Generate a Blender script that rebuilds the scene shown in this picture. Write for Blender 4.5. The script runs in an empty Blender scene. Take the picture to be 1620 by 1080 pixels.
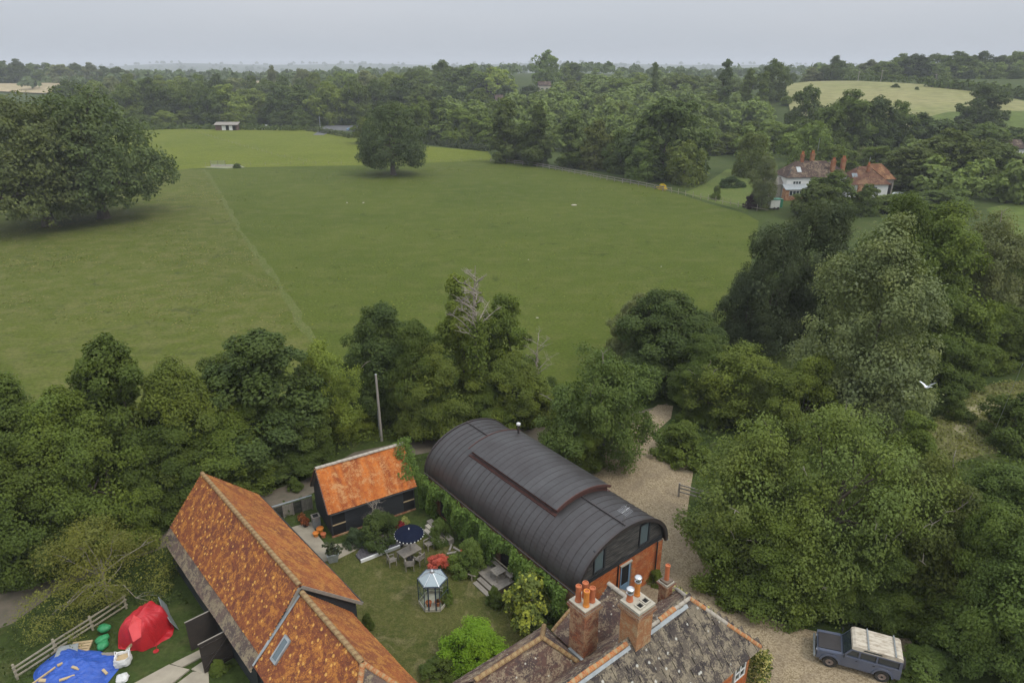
import bpy, math, random
import numpy as np
from mathutils import Vector, Matrix
rad = math.radians
sc = bpy.context.scene

# ------------------------------------------------------------------ camera, sky, sun, exposure
EYE = 33.0                      # camera height above the farmyard
PITCH = rad(21.938)
FPX = 1080.0                    # focal length in photo pixels (photo is 1620 wide)
cd = bpy.data.cameras.new('camera'); cam = bpy.data.objects.new('camera', cd)
sc.collection.objects.link(cam)
cd.sensor_width = 36.0; cd.lens = 24.0; cd.clip_start = 0.5; cd.clip_end = 30000
cam.location = (0, 0, EYE); cam.rotation_euler = (rad(90) - PITCH, 0, 0)
sc.camera = cam

SUN_DIR = Vector((0.62, -0.42, 1.0)).normalized()      # towards the veiled sun
w = bpy.data.worlds.new('World'); sc.world = w; w.use_nodes = True
nt = w.node_tree; nt.nodes.clear()
wo = nt.nodes.new('ShaderNodeOutputWorld'); bg = nt.nodes.new('ShaderNodeBackground')
sky = nt.nodes.new('ShaderNodeTexSky'); sky.sky_type = 'NISHITA'; sky.sun_disc = False
sky.sun_elevation = math.asin(SUN_DIR.z); sky.sun_rotation = math.atan2(SUN_DIR.x, SUN_DIR.y)
sky.air_density = 1.0; sky.dust_density = 4.0; sky.ozone_density = 1.0
hs = nt.nodes.new('ShaderNodeHueSaturation'); hs.inputs['Saturation'].default_value = 0.35
mx = nt.nodes.new('ShaderNodeMix'); mx.data_type = 'RGBA'
mx.inputs[0].default_value = 0.85                        # an even cloud deck over the clear sky
mx.inputs[7].default_value = (6.2, 6.48, 6.9, 1)
nt.links.new(sky.outputs[0], hs.inputs['Color']); nt.links.new(hs.outputs[0], mx.inputs[6])
tc0 = nt.nodes.new('ShaderNodeTexCoord'); mp0 = nt.nodes.new('ShaderNodeMapping'); mp0.inputs['Scale'].default_value = (1.2, 1.2, 7.0); nt.links.new(tc0.outputs['Generated'], mp0.inputs[0])
cn0 = nt.nodes.new('ShaderNodeTexNoise'); cn0.inputs['Scale'].default_value = 1.6; cn0.inputs['Detail'].default_value = 4; nt.links.new(mp0.outputs[0], cn0.inputs['Vector'])
cr0 = nt.nodes.new('ShaderNodeValToRGB'); cr0.color_ramp.elements[0].position = .3; cr0.color_ramp.elements[0].color = (5.2, 5.65, 6.25, 1); cr0.color_ramp.elements[1].position = .7; cr0.color_ramp.elements[1].color = (5.75, 6.05, 6.55, 1)
nt.links.new(cn0.outputs['Fac'], cr0.inputs[0]); nt.links.new(cr0.outputs[0], mx.inputs[7])
# overcast deck: three times as bright overhead as at the horizon (the standard overcast sky)
tcw = nt.nodes.new('ShaderNodeTexCoord'); spx = nt.nodes.new('ShaderNodeSeparateXYZ'); nt.links.new(tcw.outputs['Generated'], spx.inputs[0])
clm = nt.nodes.new('ShaderNodeClamp'); nt.links.new(spx.outputs['Z'], clm.inputs[0])
cie = nt.nodes.new('ShaderNodeMath'); cie.operation = 'MULTIPLY_ADD'; nt.links.new(clm.outputs[0], cie.inputs[0]); cie.inputs[1].default_value = 2.0; cie.inputs[2].default_value = 1.0
vm = nt.nodes.new('ShaderNodeVectorMath'); vm.operation = 'SCALE'; nt.links.new(mx.outputs[2], vm.inputs[0]); nt.links.new(cie.outputs[0], vm.inputs['Scale'])
nt.links.new(vm.outputs[0], bg.inputs['Color']); bg.inputs['Strength'].default_value = 0.10
nt.links.new(bg.outputs[0], wo.inputs['Surface'])

sd = bpy.data.lights.new('sun', 'SUN'); sd.energy = 1.2; sd.angle = rad(14); sd.color = (1.0, 0.95, 0.87)
so = bpy.data.objects.new('sun', sd); sc.collection.objects.link(so)
so.rotation_euler = SUN_DIR.to_track_quat('Z', 'Y').to_euler()
so.location = (40, -40, 80)
vs = sc.view_settings
sc.display_settings.display_device = 'sRGB'
vs.view_transform = 'Standard'; vs.look = 'None'; vs.exposure = 0.0; vs.gamma = 1.0; vs.use_curve_mapping = False
sc.render.engine = 'CYCLES'
cy = sc.cycles
cy.use_denoising = True
cy.max_bounces = 5; cy.diffuse_bounces = 3; cy.glossy_bounces = 3; cy.transmission_bounces = 4; cy.volume_bounces = 0
cy.transparent_max_bounces = 16

# ------------------------------------------------------------------ pixel of the photo -> place on the ground
CP, SP = math.cos(PITCH), math.sin(PITCH)
def ray(x, y):
    b = y - 540.0
    return x - 810.0, FPX * CP - b * SP, -(b * CP + FPX * SP)
def lerp_tab(x, xs, ys): return float(np.interp(x, xs, ys))
def smooth(t):
    t = np.clip(t, 0, 1); return t * t * (3 - 2 * t)
_az = [-.9, -.5, -.3, -.05, .08, .29, .37, .5, .9]
def terr(x, y):
    """height of the land: a level valley floor, rising to low hills all round, ridges far off"""
    x = np.asarray(x, float); y = np.asarray(y, float)
    az = x / np.maximum(y, 30.0)
    y0 = np.interp(az, _az, [480, 480, 470, 410, 400, 375, 262, 240, 240])
    ln = np.interp(az, _az, [330, 330, 330, 330, 280, 260, 260, 260, 260])
    hh = np.interp(az, _az, [15, 15, 14, 22, 24, 17, 21, 24, 26])
    z = hh * smooth((y - y0) / ln)
    z = z - 14 * smooth((y - 1100) / 900)
    ridge = 52 + 6 * np.sin(az * 9.0 + .6) + 4 * np.sin(az * 23.0)
    z = z + ridge * smooth((y - 3200) / 2800) * np.interp(az, [-.75, -.55, -.45, -.2, -.1, .1, .3, .6], [.35, .5, 1, 1, .75, .8, .75, .5])
    return np.where(y < 100, 0.0, z)
def T(x, y): return float(terr(x, y))
def at(x, y, z=0.0):
    a, b, c = ray(x, y); t = (z - EYE) / c
    return a * t, b * t
def on_land(x, y):
    """where the sight line through a pixel of the photo meets the land"""
    a, b, c = ray(x, y)
    t = 0.02
    lo = 30.0
    d = lo
    while d < 9000:
        t = d / b
        if EYE + c * t <= T(a * t, d): break
        d *= 1.004
    return a * t, d
def at_dist(x, y, Y):
    a, b, c = ray(x, y); t = Y / b
    return a * t, Y, EYE + c * t

# ------------------------------------------------------------------ objects
COL = sc.collection
def link(o): COL.objects.link(o); return o
def tag(o, label=None, cat=None, group=None, kind=None):
    if label: o['label'] = label
    if cat: o['category'] = cat
    if group: o['group'] = group
    if kind: o['kind'] = kind
    return o
def thing(name, label, cat, loc=(0, 0, 0), rz=0.0, group=None):
    o = link(bpy.data.objects.new(name, None))
    o.empty_display_size = 0.3
    o.location = loc; o.rotation_euler = (0, 0, rz)
    return tag(o, label, cat, group)
def kids(o): return [c for c in bpy.data.objects if c.parent == o]
def copy_tree(o, parent=None):
    c = link(o.copy()); c.parent = parent
    for ch in kids(o): copy_tree(ch, c)
    return c

class G:
    """collects quads (numpy blocks) and polygons, and links them as one mesh object"""
    def __init__(s): s.v = []; s.q = []; s.p = []; s.n = 0; s.att = []; s.patt = []
    def quads(s, V, F, att=None):
        V = np.asarray(V, float).reshape(-1, 3); F = np.asarray(F, int).reshape(-1, 4)
        s.v.append(V); s.q.append(F + s.n); s.n += len(V)
        s.att.append(np.full(len(F), .5) if att is None else np.asarray(att, float))
        return s
    def poly(s, V, F, att=.5):
        V = np.asarray(V, float).reshape(-1, 3)
        s.v.append(V)
        for f in F: s.p.append([i + s.n for i in f]); s.patt.append(att)
        s.n += len(V); return s
    def box(s, x0, x1, y0, y1, z0, z1, M=None, att=.5):
        V = [(x0, y0, z0), (x1, y0, z0), (x1, y1, z0), (x0, y1, z0), (x0, y0, z1), (x1, y0, z1), (x1, y1, z1), (x0, y1, z1)]
        V = np.array(V, float)
        if M is not None: V = np.array([M @ Vector(a) for a in V])
        return s.quads(V, [(3, 2, 1, 0), (4, 5, 6, 7), (0, 1, 5, 4), (1, 2, 6, 5), (2, 3, 7, 6), (3, 0, 4, 7)], [att] * 6)
    def bar(s, a, b, w, h=None, up=(0, 0, 1), att=.5):
        """a square bar from a to b"""
        a, b = Vector(a), Vector(b); d = b - a; L = d.length; d.normalize()
        h = w if h is None else h
        u = Vector(up)
        if abs(d.dot(u)) > .98: u = Vector((1, 0, 0))
        sx = d.cross(u).normalized(); sz = sx.cross(d)
        V = [p + sx * (i * w / 2) + sz * (j * h / 2) for p in (a, b) for i, j in ((-1, -1), (1, -1), (1, 1), (-1, 1))]
        return s.quads([tuple(p) for p in V], [(0, 1, 2, 3), (7, 6, 5, 4), (0, 4, 5, 1), (1, 5, 6, 2), (2, 6, 7, 3), (3, 7, 4, 0)], [att] * 6)
    def tube(s, pts, r, n=8, cap=True):
        pts = [Vector(p) for p in pts]; m = len(pts)
        rs = r if hasattr(r, '__len__') else [r] * m
        V = []; prev = None
        for i, p in enumerate(pts):
            d = (pts[min(i + 1, m - 1)] - pts[max(i - 1, 0)]).normalized()
            ref = Vector((0, 0, 1)) if abs(d.z) < .9 else Vector((1, 0, 0))
            if prev is not None and abs(prev.dot(d)) < .95: ref = prev
            x = d.cross(ref).normalized(); yv = d.cross(x)
            prev = ref
            V += [tuple(p + x * (rs[i] * math.cos(2 * math.pi * k / n)) + yv * (rs[i] * math.sin(2 * math.pi * k / n))) for k in range(n)]
        F = [(i * n + k, i * n + (k + 1) % n, (i + 1) * n + (k + 1) % n, (i + 1) * n + k) for i in range(m - 1) for k in range(n)]
        s.quads(V, F)
        if cap:
            s.poly(V[:n], [list(range(n))[::-1]]); s.poly(V[-n:], [list(range(n))])
        return s
    def lathe(s, prof, n=16, c=(0, 0, 0)):
        V = [(c[0] + r * math.cos(2 * math.pi * k / n), c[1] + r * math.sin(2 * math.pi * k / n), c[2] + z) for r, z in prof for k in range(n)]
        F = [(i * n + k, i * n + (k + 1) % n, (i + 1) * n + (k + 1) % n, (i + 1) * n + k) for i in range(len(prof) - 1) for k in range(n)]
        return s.quads(V, F)
    def prism(s, poly, y0, y1, plane='xz'):
        """polygon extruded along the third axis"""
        n = len(poly)
        if plane == 'xz': A = [(a, y0, b) for a, b in poly]; B = [(a, y1, b) for a, b in poly]
        elif plane == 'yz': A = [(y0, a, b) for a, b in poly]; B = [(y1, a, b) for a, b in poly]
        else: A = [(a, b, y0) for a, b in poly]; B = [(a, b, y1) for a, b in poly]
        F = [list(range(n))[::-1], list(range(n, 2 * n))] + [[i, (i + 1) % n, n + (i + 1) % n, n + i] for i in range(n)]
        return s.poly(A + B, F)
    def slab(s, pts, t):
        """a flat polygon given a thickness below it"""
        P = [Vector(p) for p in pts]; nrm = (P[1] - P[0]).cross(P[2] - P[0]).normalized()
        if nrm.z < 0: P = P[::-1]; nrm = -nrm
        n = len(P); B = [p - nrm * t for p in P]
        F = [list(range(n)), list(range(n, 2 * n))[::-1]] + [[i, n + i, n + (i + 1) % n, (i + 1) % n] for i in range(n)]
        return s.poly([tuple(p) for p in P + B], F)
    def mesh(s, name, m, smoothf=False):
        me = bpy.data.meshes.new(name)
        V = np.concatenate(s.v) if s.v else np.zeros((0, 3))
        q = np.concatenate(s.q) if s.q else np.zeros((0, 4), int)
        loops = q.reshape(-1).tolist() if len(q) < 200 else None
        lp = [q.reshape(-1)]; st = [np.arange(len(q)) * 4]; k = len(q) * 4; av = [np.concatenate(s.att)] if s.att else []
        if s.p:
            flat = np.array([i for f in s.p for i in f], int); lens = np.array([len(f) for f in s.p])
            lp.append(flat); st.append(k + np.concatenate([[0], np.cumsum(lens)[:-1]])); av.append(np.array(s.patt, float))
        L = np.concatenate(lp).astype(np.int32); S = np.concatenate(st).astype(np.int32); A = np.concatenate(av)
        me.vertices.add(len(V)); me.vertices.foreach_set('co', V.astype(np.float32).reshape(-1))
        me.loops.add(len(L)); me.loops.foreach_set('vertex_index', L)
        me.polygons.add(len(S)); me.polygons.foreach_set('loop_start', S)
        at_ = me.attributes.new('v', 'FLOAT', 'FACE'); at_.data.foreach_set('value', A.astype(np.float32))
        me.polygons.foreach_set('use_smooth', np.full(len(S), bool(smoothf)))
        me.update(calc_edges=True); me.validate()
        if m is not None: me.materials.append(m)
        return me
    def build(s, name, m, parent=None, loc=(0, 0, 0), rot=(0, 0, 0), smoothf=False, kind=None, label=None):
        o = link(bpy.data.objects.new(name, s.mesh(name, m, smoothf)))
        o.parent = parent; o.location = loc; o.rotation_euler = rot
        if kind: o['kind'] = kind
        if label: o['label'] = label
        return o
def inst(name, me, parent=None, loc=(0, 0, 0), rot=(0, 0, 0), scale=(1, 1, 1), color=None):
    o = link(bpy.data.objects.new(name, me)); o.parent = parent; o.location = loc; o.rotation_euler = rot; o.scale = scale
    if color is not None: o.color = (*color, 1)
    return o

# ------------------------------------------------------------------ materials (all procedural)
def _new(name):
    m = bpy.data.materials.new(name); m.use_nodes = True; n = m.node_tree
    return m, n, n.nodes['Principled BSDF'], n.nodes['Material Output']
def _noise(n, scale, detail=4, rough=.6, dist=0.0, vec=None):
    t = n.nodes.new('ShaderNodeTexNoise'); t.inputs['Scale'].default_value = scale
    t.inputs['Detail'].default_value = detail; t.inputs['Roughness'].default_value = rough; t.inputs['Distortion'].default_value = dist
    if vec is not None: n.links.new(vec, t.inputs['Vector'])
    return t.outputs['Fac']
def _ramp(n, fac, stops):
    r = n.nodes.new('ShaderNodeValToRGB'); e = r.color_ramp.elements
    while len(e) < len(stops): e.new(.5)
    for el, (p, c) in zip(e, stops):
        el.position = p; el.color = (*c, 1) if hasattr(c, '__len__') else (c, c, c, 1)
    n.links.new(fac, r.inputs[0]); return r.outputs[0]
def _mix(n, fac, a, b, mode='MIX'):
    m = n.nodes.new('ShaderNodeMix'); m.data_type = 'RGBA'; m.blend_type = mode
    for sock, v in ((m.inputs[0], fac), (m.inputs[6], a), (m.inputs[7], b)):
        if hasattr(v, 'is_linked'): n.links.new(v, sock)
        elif hasattr(v, '__len__'): sock.default_value = (*v, 1)
        else: sock.default_value = v
    return m.outputs[2]
def _pos(n, scale=None, world=False):
    if world: o = n.nodes.new('ShaderNodeNewGeometry').outputs['Position']
    else: o = n.nodes.new('ShaderNodeTexCoord').outputs['Object']
    if scale is not None:
        mp = n.nodes.new('ShaderNodeMapping'); mp.inputs['Scale'].default_value = scale
        n.links.new(o, mp.inputs[0]); o = mp.outputs[0]
    return o
def _attr(n, name='v'):
    a = n.nodes.new('ShaderNodeAttribute'); a.attribute_name = name; return a.outputs['Fac']
def _bump(n, b, h, strength, dist=.02):
    bp = n.nodes.new('ShaderNodeBump'); bp.inputs['Strength'].default_value = strength; bp.inputs['Distance'].default_value = dist
    n.links.new(h, bp.inputs['Height']); n.links.new(bp.outputs[0], b.inputs['Normal'])
def M_plain(name, c, rough=.6, c2=None, scale=3.0, amt=.5, metal=0.0, bump=0.0, world=False, stretch=None, spec=None, lo=.35, hi=.65):
    """two tones through a noise, some relief"""
    m, n, b, _ = _new(name)
    b.inputs['Roughness'].default_value = rough; b.inputs['Metallic'].default_value = metal
    if spec is not None: b.inputs['Specular IOR Level'].default_value = spec
    c2 = tuple(x * .6 for x in c) if c2 is None else c2
    p = _pos(n, stretch, world); f = _noise(n, scale, 6, .65, vec=p)
    col = _ramp(n, f, [(lo, c), (hi, tuple(a + (d - a) * amt * 2 if amt < .5 else d for a, d in zip(c, c2)))])
    rnd = n.nodes.new('ShaderNodeObjectInfo').outputs['Random']
    col = _mix(n, .25, col, _mix(n, rnd, tuple(x * .7 for x in c), tuple(min(1, x * 1.2) for x in c)))
    n.links.new(col, b.inputs['Base Color'])
    if bump: _bump(n, b, _noise(n, scale * 6, 5, vec=p), bump)
    return m
def M_tile(name, cols, lichen, lich_amt, lich_scale=1.1, dark=None, rough=.85, speck=None, world=False, spk=(2.6, .2), streak=None):
    """fired clay: every tile its own shade, lichen in patches, dirt streaks"""
    m, n, b, _ = _new(name); b.inputs['Roughness'].default_value = rough
    b.inputs['Specular IOR Level'].default_value = .25
    k = len(cols)
    fac_ = n.nodes.new('ShaderNodeObjectInfo').outputs['Random'] if world else _attr(n)
    base = _ramp(n, fac_, [(i / max(1, k - 1), c) for i, c in enumerate(cols)])
    p = _pos(n, None, world)
    big = _noise(n, .55, 4, .6, vec=_pos(n, streak, world) if streak else p)
    base = _mix(n, _ramp(n, big, [(.38, 0.0), (.66, .35 if world else .75)]), base, dark or tuple(x * .45 for x in cols[0]))
    f1 = _noise(n, lich_scale, 6, .75, .4, vec=p); f2 = _noise(n, lich_scale * 7, 5, .7, vec=p)
    mm = n.nodes.new('ShaderNodeMath'); mm.operation = 'MULTIPLY_ADD'; n.links.new(f2, mm.inputs[0]); mm.inputs[1].default_value = .6; n.links.new(f1, mm.inputs[2])
    lf = _ramp(n, mm.outputs[0], [(.86 - lich_amt * .3, 0.0), (.97 - lich_amt * .3, 1.0)])
    col = _mix(n, lf, base, lichen)
    if speck:
        v = n.nodes.new('ShaderNodeTexVoronoi'); v.inputs['Scale'].default_value = spk[0]; n.links.new(p, v.inputs['Vector'])
        d2 = n.nodes.new('ShaderNodeMath'); d2.operation = 'MULTIPLY_ADD'; n.links.new(f2, d2.inputs[0]); d2.inputs[1].default_value = .22; n.links.new(v.outputs['Distance'], d2.inputs[2])
        col = _mix(n, _ramp(n, d2.outputs[0], [(spk[1], .85), (spk[1] + .07, 0.0)]), col, speck)
    n.links.new(col, b.inputs['Base Color'])
    _bump(n, b, f2, .4, .01)
    return m
def M_leaf(name, spread=.35, tip=None, trans=.30):
    """leaves take the colour set on their object; each leaf varies a little"""
    m, n, b, out = _new(name)
    b.inputs['Roughness'].default_value = .65; b.inputs['Specular IOR Level'].default_value = .18
    oi = n.nodes.new('ShaderNodeObjectInfo')
    fac = _ramp(n, _attr(n), [(0, 1.12 * (1 - spread)), (1, 1.0)]); fac = _mix(n, 1.0, fac, (1 + spread * .9,) * 3, 'MULTIPLY')
    col = _mix(n, 1.0, oi.outputs['Color'], fac, 'MULTIPLY')
    f = _noise(n, .35, 3, .6, vec=_pos(n, world=True))
    warm = _mix(n, 1.0, col, (1.22, 1.12, .8), 'MULTIPLY')
    col = _mix(n, _ramp(n, f, [(.4, 0.0), (.7, .8)]), col, warm)
    if tip:
        a2 = _ramp(n, _attr(n), [(tip[1], 0.0), (tip[1] + .03, 1.0)]); col = _mix(n, a2, col, tip[0])
    n.links.new(col, b.inputs['Base Color'])
    tr = n.nodes.new('ShaderNodeBsdfTranslucent'); n.links.new(_mix(n, 1.0, col, (1.2, 1.25, .6), 'MULTIPLY'), tr.inputs['Color'])
    ms = n.nodes.new('ShaderNodeMixShader'); ms.inputs[0].default_value = trans
    n.links.new(b.outputs[0], ms.inputs[1]); n.links.new(tr.outputs[0], ms.inputs[2]); n.links.new(ms.outputs[0], out.inputs['Surface'])
    return m
def M_grass(name, a, bcol, dry, dry_amt=.3, fine=6.0, patch=.06, stretch=None, extra=None):
    m, n, b, _ = _new(name); b.inputs['Roughness'].default_value = .9; b.inputs['Specular IOR Level'].default_value = .1
    p = _pos(n, stretch, True)
    f = _noise(n, patch, 5, .6, .3, vec=p); g = _noise(n, patch * 9, 6, .7, vec=p); h = _noise(n, fine, 4, .7, vec=p)
    col = _mix(n, _ramp(n, f, [(.35, 0.0), (.65, 1.0)]), a, bcol)
    col = _mix(n, _ramp(n, g, [(.62 - dry_amt * .3, 0.0), (.85 - dry_amt * .2, .75)]), col, dry)
    if extra:
        e = _noise(n, extra[1], 4, .7, 1.0, vec=p); col = _mix(n, _ramp(n, e, [(extra[2], 0.0), (extra[2] + .12, .8)]), col, extra[0])
    col = _mix(n, 1.0, col, _ramp(n, h, [(.25, .62), (.75, 1.38)]), 'MULTIPLY')
    n.links.new(col, b.inputs['Base Color'])
    _bump(n, b, h, .9, .12)
    return m
def M_glass(name, tint=(.75, .85, .85), rough=.04):
    m, n, b, _ = _new(name)
    b.inputs['Base Color'].default_value = (*tint, 1); b.inputs['Roughness'].default_value = rough
    b.inputs['Transmission Weight'].default_value = .9; b.inputs['IOR'].default_value = 1.3
    return m
def M_thin(name, tint=(.92, .96, .95), white=0.0, gl=.03):
    '''thin glass: mostly clear, some sky in it, lime wash if asked'''
    m, n, b, out = _new(name); n.nodes.remove(b)
    tr = n.nodes.new('ShaderNodeBsdfTransparent'); tr.inputs[0].default_value = (*tint, 1); gs = n.nodes.new('ShaderNodeBsdfGlossy'); gs.inputs['Roughness'].default_value = .06
    fr = n.nodes.new('ShaderNodeLayerWeight'); pw_ = n.nodes.new('ShaderNodeMath'); pw_.operation = 'POWER'; pw_.inputs[1].default_value = 3.0; n.links.new(fr.outputs['Facing'], pw_.inputs[0]); ad = n.nodes.new('ShaderNodeMath'); ad.operation = 'MULTIPLY_ADD'; ad.inputs[1].default_value = .45; ad.inputs[2].default_value = gl; n.links.new(pw_.outputs[0], ad.inputs[0])
    ms = n.nodes.new('ShaderNodeMixShader'); n.links.new(ad.outputs[0], ms.inputs[0]); n.links.new(tr.outputs[0], ms.inputs[1]); n.links.new(gs.outputs[0], ms.inputs[2]); s_ = ms.outputs[0]
    if white:
        df = n.nodes.new('ShaderNodeBsdfDiffuse'); df.inputs[0].default_value = (.52, .60, .64, 1); m2 = n.nodes.new('ShaderNodeMixShader'); m2.inputs[0].default_value = white; n.links.new(s_, m2.inputs[1]); n.links.new(df.outputs[0], m2.inputs[2]); s_ = m2.outputs[0]
    n.links.new(s_, out.inputs['Surface']); return m
def M_pane(name, c=(.03, .04, .045), rough=.06):
    m, n, b, _ = _new(name); b.inputs['Base Color'].default_value = (*c, 1); b.inputs['Roughness'].default_value = rough
    b.inputs['Specular IOR Level'].default_value = .9
    f = _noise(n, .8, 2, vec=_pos(n, world=True)); _bump(n, b, f, .08, .05)
    return m
m_leaf = M_leaf('leaf', .42); m_leaf_wood = M_leaf('woodland_leaf', .5); m_leaf_pale = M_leaf('leaf_pale', .3, ((.26, .29, .16), .80)); m_leaf_big = M_leaf('leaf_glossy', .5, ((.38, .40, .06), .60))
m_flower = M_leaf('leaf_and_blossom', .35, ((.60, .54, .20), .52)); m_white_flower = M_leaf('leaf_and_white_blossom', .35, ((.75, .76, .72), .8))
m_bark = M_plain('bark', (.11, .085, .06), .9, (.05, .04, .03), 6, bump=.6)
m_bark_pale = M_plain('pale_bark', (.34, .30, .24), .9, (.16, .13, .10), 5, bump=.5)
m_clay = M_tile('orange_clay_tile', [(.135, .040, .021), (.195, .058, .024), (.255, .080, .030), (.155, .043, .022)], (.44, .175, .038), .24, 2.4, (.115, .036, .026), speck=(.66, .35, .085), spk=(2.4, .28))
m_clay_r = M_tile('bright_clay_tile', [(.23, .066, .024), (.29, .092, .028), (.335, .118, .036), (.23, .062, .022)], (.40, .175, .042), .25, 1.6, (.15, .052, .027), speck=(.55, .30, .10), spk=(1.8, .16))
m_clay_shed = M_tile('shed_clay_tile', [(.43, .115, .022), (.50, .15, .028), (.55, .175, .034), (.40, .095, .018)], (.50, .25, .10), .2, 1.8, (.17, .036, .016), streak=(3.2, .5, .5))
m_clay_dark = M_tile('weathered_dark_tile', [(.085, .06, .05), (.12, .08, .065), (.15, .10, .075), (.09, .07, .06)], (.24, .19, .12), .3, 1.5, (.06, .05, .05))
m_tile_house = M_tile('brown_house_tile', [(.075, .047, .04), (.11, .06, .045), (.14, .075, .055), (.065, .045, .042)], (.26, .20, .13), .25, 1.6, (.05, .04, .04), speck=(.55, .52, .42))
m_ridge = M_tile('lichened_ridge_tile', [(.15, .075, .035), (.20, .10, .045), (.24, .13, .06)], (.30, .21, .10), .45, 3.5)
m_ridge_grey = M_tile('grey_ridge_tile', [(.25, .21, .17), (.3, .26, .21)], (.36, .32, .26), .6, 2.5)
m_ridge_orange = M_tile('orange_ridge_tile', [(.42, .115, .028), (.46, .14, .034), (.34, .09, .026)], (.36, .24, .12), .45, 4)
m_slab = M_tile('stone_slab', [(.034, .028, .027), (.060, .048, .042), (.10, .080, .062), (.040, .032, .030), (.16, .132, .092), (.050, .040, .036)], (.23, .19, .13), .24, 1.9, (.07, .056, .05), speck=(.50, .48, .41), world=True, spk=(1.7, .2))
m_brick = M_tile('red_brick', [(.40, .10, .028), (.50, .15, .04), (.44, .115, .03), (.30, .075, .03)], (.45, .22, .09), .18, 1.5, (.30, .09, .04))
m_brick_far = M_tile('far_orange_brick', [(.27, .095, .045), (.32, .12, .055)], (.3, .17, .09), .3, 1.0)
m_brick_old = M_tile('sooty_brick', [(.30, .10, .05), (.36, .13, .06), (.24, .085, .05), (.17, .075, .05)], (.40, .25, .14), .35, 1.8, (.14, .07, .05))
m_brick_tan = M_tile('tan_brick', [(.40, .18, .075), (.46, .22, .10), (.36, .15, .06)], (.42, .29, .16), .3, 1.8, (.26, .12, .06))
m_mortar = M_plain('mortar', (.19, .145, .105), .95, (.13, .095, .07), 8)
m_black = M_plain('black_board', (.018, .020, .023), .55, (.035, .037, .042), 2.5, stretch=(1, 1, 8), bump=.2)
m_black_old = M_plain('weathered_black_board', (.018, .017, .017), .7, (.20, .185, .16), 2.2, stretch=(.6, .6, 11), bump=.3, lo=.45, hi=.72)
m_door_dark = M_plain('dark_door_timber', (.028, .022, .018), .8, (.045, .032, .024), 3, bump=.2)
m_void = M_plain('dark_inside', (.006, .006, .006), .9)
m_metal = M_plain('dark_metal_sheet', (.072, .069, .068), .46, (.046, .038, .037), .55, metal=.35, stretch=(1, 1, 1), bump=.0, world=True)
m_seam = M_plain('metal_seam', (.048, .043, .043), .5, (.065, .045, .04), 1.5, metal=.3)
m_rust = M_plain('rust_brown_metal', (.11, .045, .035), .6, (.06, .03, .025), 4)
m_lead = M_plain('lead', (.36, .38, .38), .5, (.22, .24, .24), 3, metal=.3)
m_wood = M_plain('grey_weathered_timber', (.27, .24, .20), .85, (.17, .15, .125), 3, stretch=(1, 1, 1), bump=.3)
m_wood_fresh = M_plain('pale_timber', (.48, .36, .20), .8, (.36, .26, .14), 4, bump=.2)
m_rail = M_plain('split_rail_timber', (.36, .32, .23), .9, (.22, .19, .14), 5, bump=.4)
m_pole = M_plain('pole_timber', (.34, .31, .27), .9, (.24, .215, .18), 2, stretch=(3, 3, .3), bump=.3)
m_white = M_plain('white_paint', (.74, .73, .70), .6, (.62, .61, .58), 1.5)
m_render = M_plain('white_render', (.70, .69, .66), .85, (.60, .59, .55), .8, bump=.2)
m_cream = M_plain('cement_cap', (.46, .42, .33), .9, (.33, .30, .24), 4, bump=.3)
m_pot = M_plain('terracotta', (.50, .15, .055), .8, (.38, .11, .045), 4)
m_pot_or = M_plain('bright_terracotta', (.62, .22, .03), .75, (.50, .16, .03), 4)
m_steel = M_plain('bright_steel', (.62, .63, .64), .3, (.5, .5, .5), 3, metal=.8)
m_pane = M_pane('window_pane'); m_pane_sky = M_pane('sky_window', (.10, .13, .14), .05)
m_glass = M_thin('greenhouse_glass'); m_glass_roof = M_thin('washed_greenhouse_glass', white=.48)
m_blue = M_plain('blue_paint', (.13, .22, .33), .6, (.18, .28, .38), 3)
m_navy = M_plain('navy_canvas', (.006, .009, .022), .9, (.010, .014, .03), 4, spec=.08)
m_navy_paint = M_plain('navy_paint', (.025, .04, .065), .5, (.04, .055, .08), 4)
m_red = M_plain('red_tarpaulin', (.47, .014, .020), .5, (.33, .010, .015), 2.5, bump=1.0)
m_red_hood = M_plain('faded_red_tarpaulin', (.66, .07, .07), .42, (.58, .04, .045), 1.5)
m_bluetarp = M_plain('blue_tarpaulin', (.032, .105, .45), .55, (.022, .07, .33), 1.6, bump=1.0)
m_bag = M_plain('white_woven_bag', (.66, .65, .62), .8, (.52, .51, .48), 6)
m_greenbag = M_plain('green_sack', (.03, .26, .09), .55, (.02, .17, .06), 4)
m_concrete = M_plain('stained_concrete', (.36, .315, .235), .95, (.25, .215, .16), .9, bump=.25, world=True)
m_slate = M_plain('slate_mulch', (.13, .12, .125), .9, (.07, .065, .07), 9, bump=1.0)
m_soil = M_plain('soil', (.11, .085, .06), .95, (.17, .135, .09), 1.8, bump=.6, world=True)
m_rubber = M_plain('tyre_rubber', (.02, .019, .018), .85, (.07, .06, .045), 5)
m_rim = M_plain('pale_wheel', (.30, .24, .20), .6, (.18, .12, .09), 6)
m_car = M_plain('slate_blue_car_paint', (.082, .098, .145), .42, (.125, .13, .15), 1.2)
m_car_dark = M_plain('dark_bonnet', (.05, .045, .045), .5, (.035, .03, .03), 2)
m_car_roof = M_plain('dirty_white_roof', (.56, .50, .40), .7, (.30, .24, .17), 2.2, stretch=(1, 3, 1), lo=.45, hi=.62)
m_car_white = M_plain('faded_white_paint', (.62, .63, .58), .5, (.5, .5, .45), 2)
m_trim = M_plain('black_trim', (.025, .025, .026), .6)
m_road = M_plain('asphalt', (.10, .10, .10), .9, (.08, .08, .08), .3, world=True)
m_leafmaple = M_leaf('maple_leaf', .35)
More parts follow.
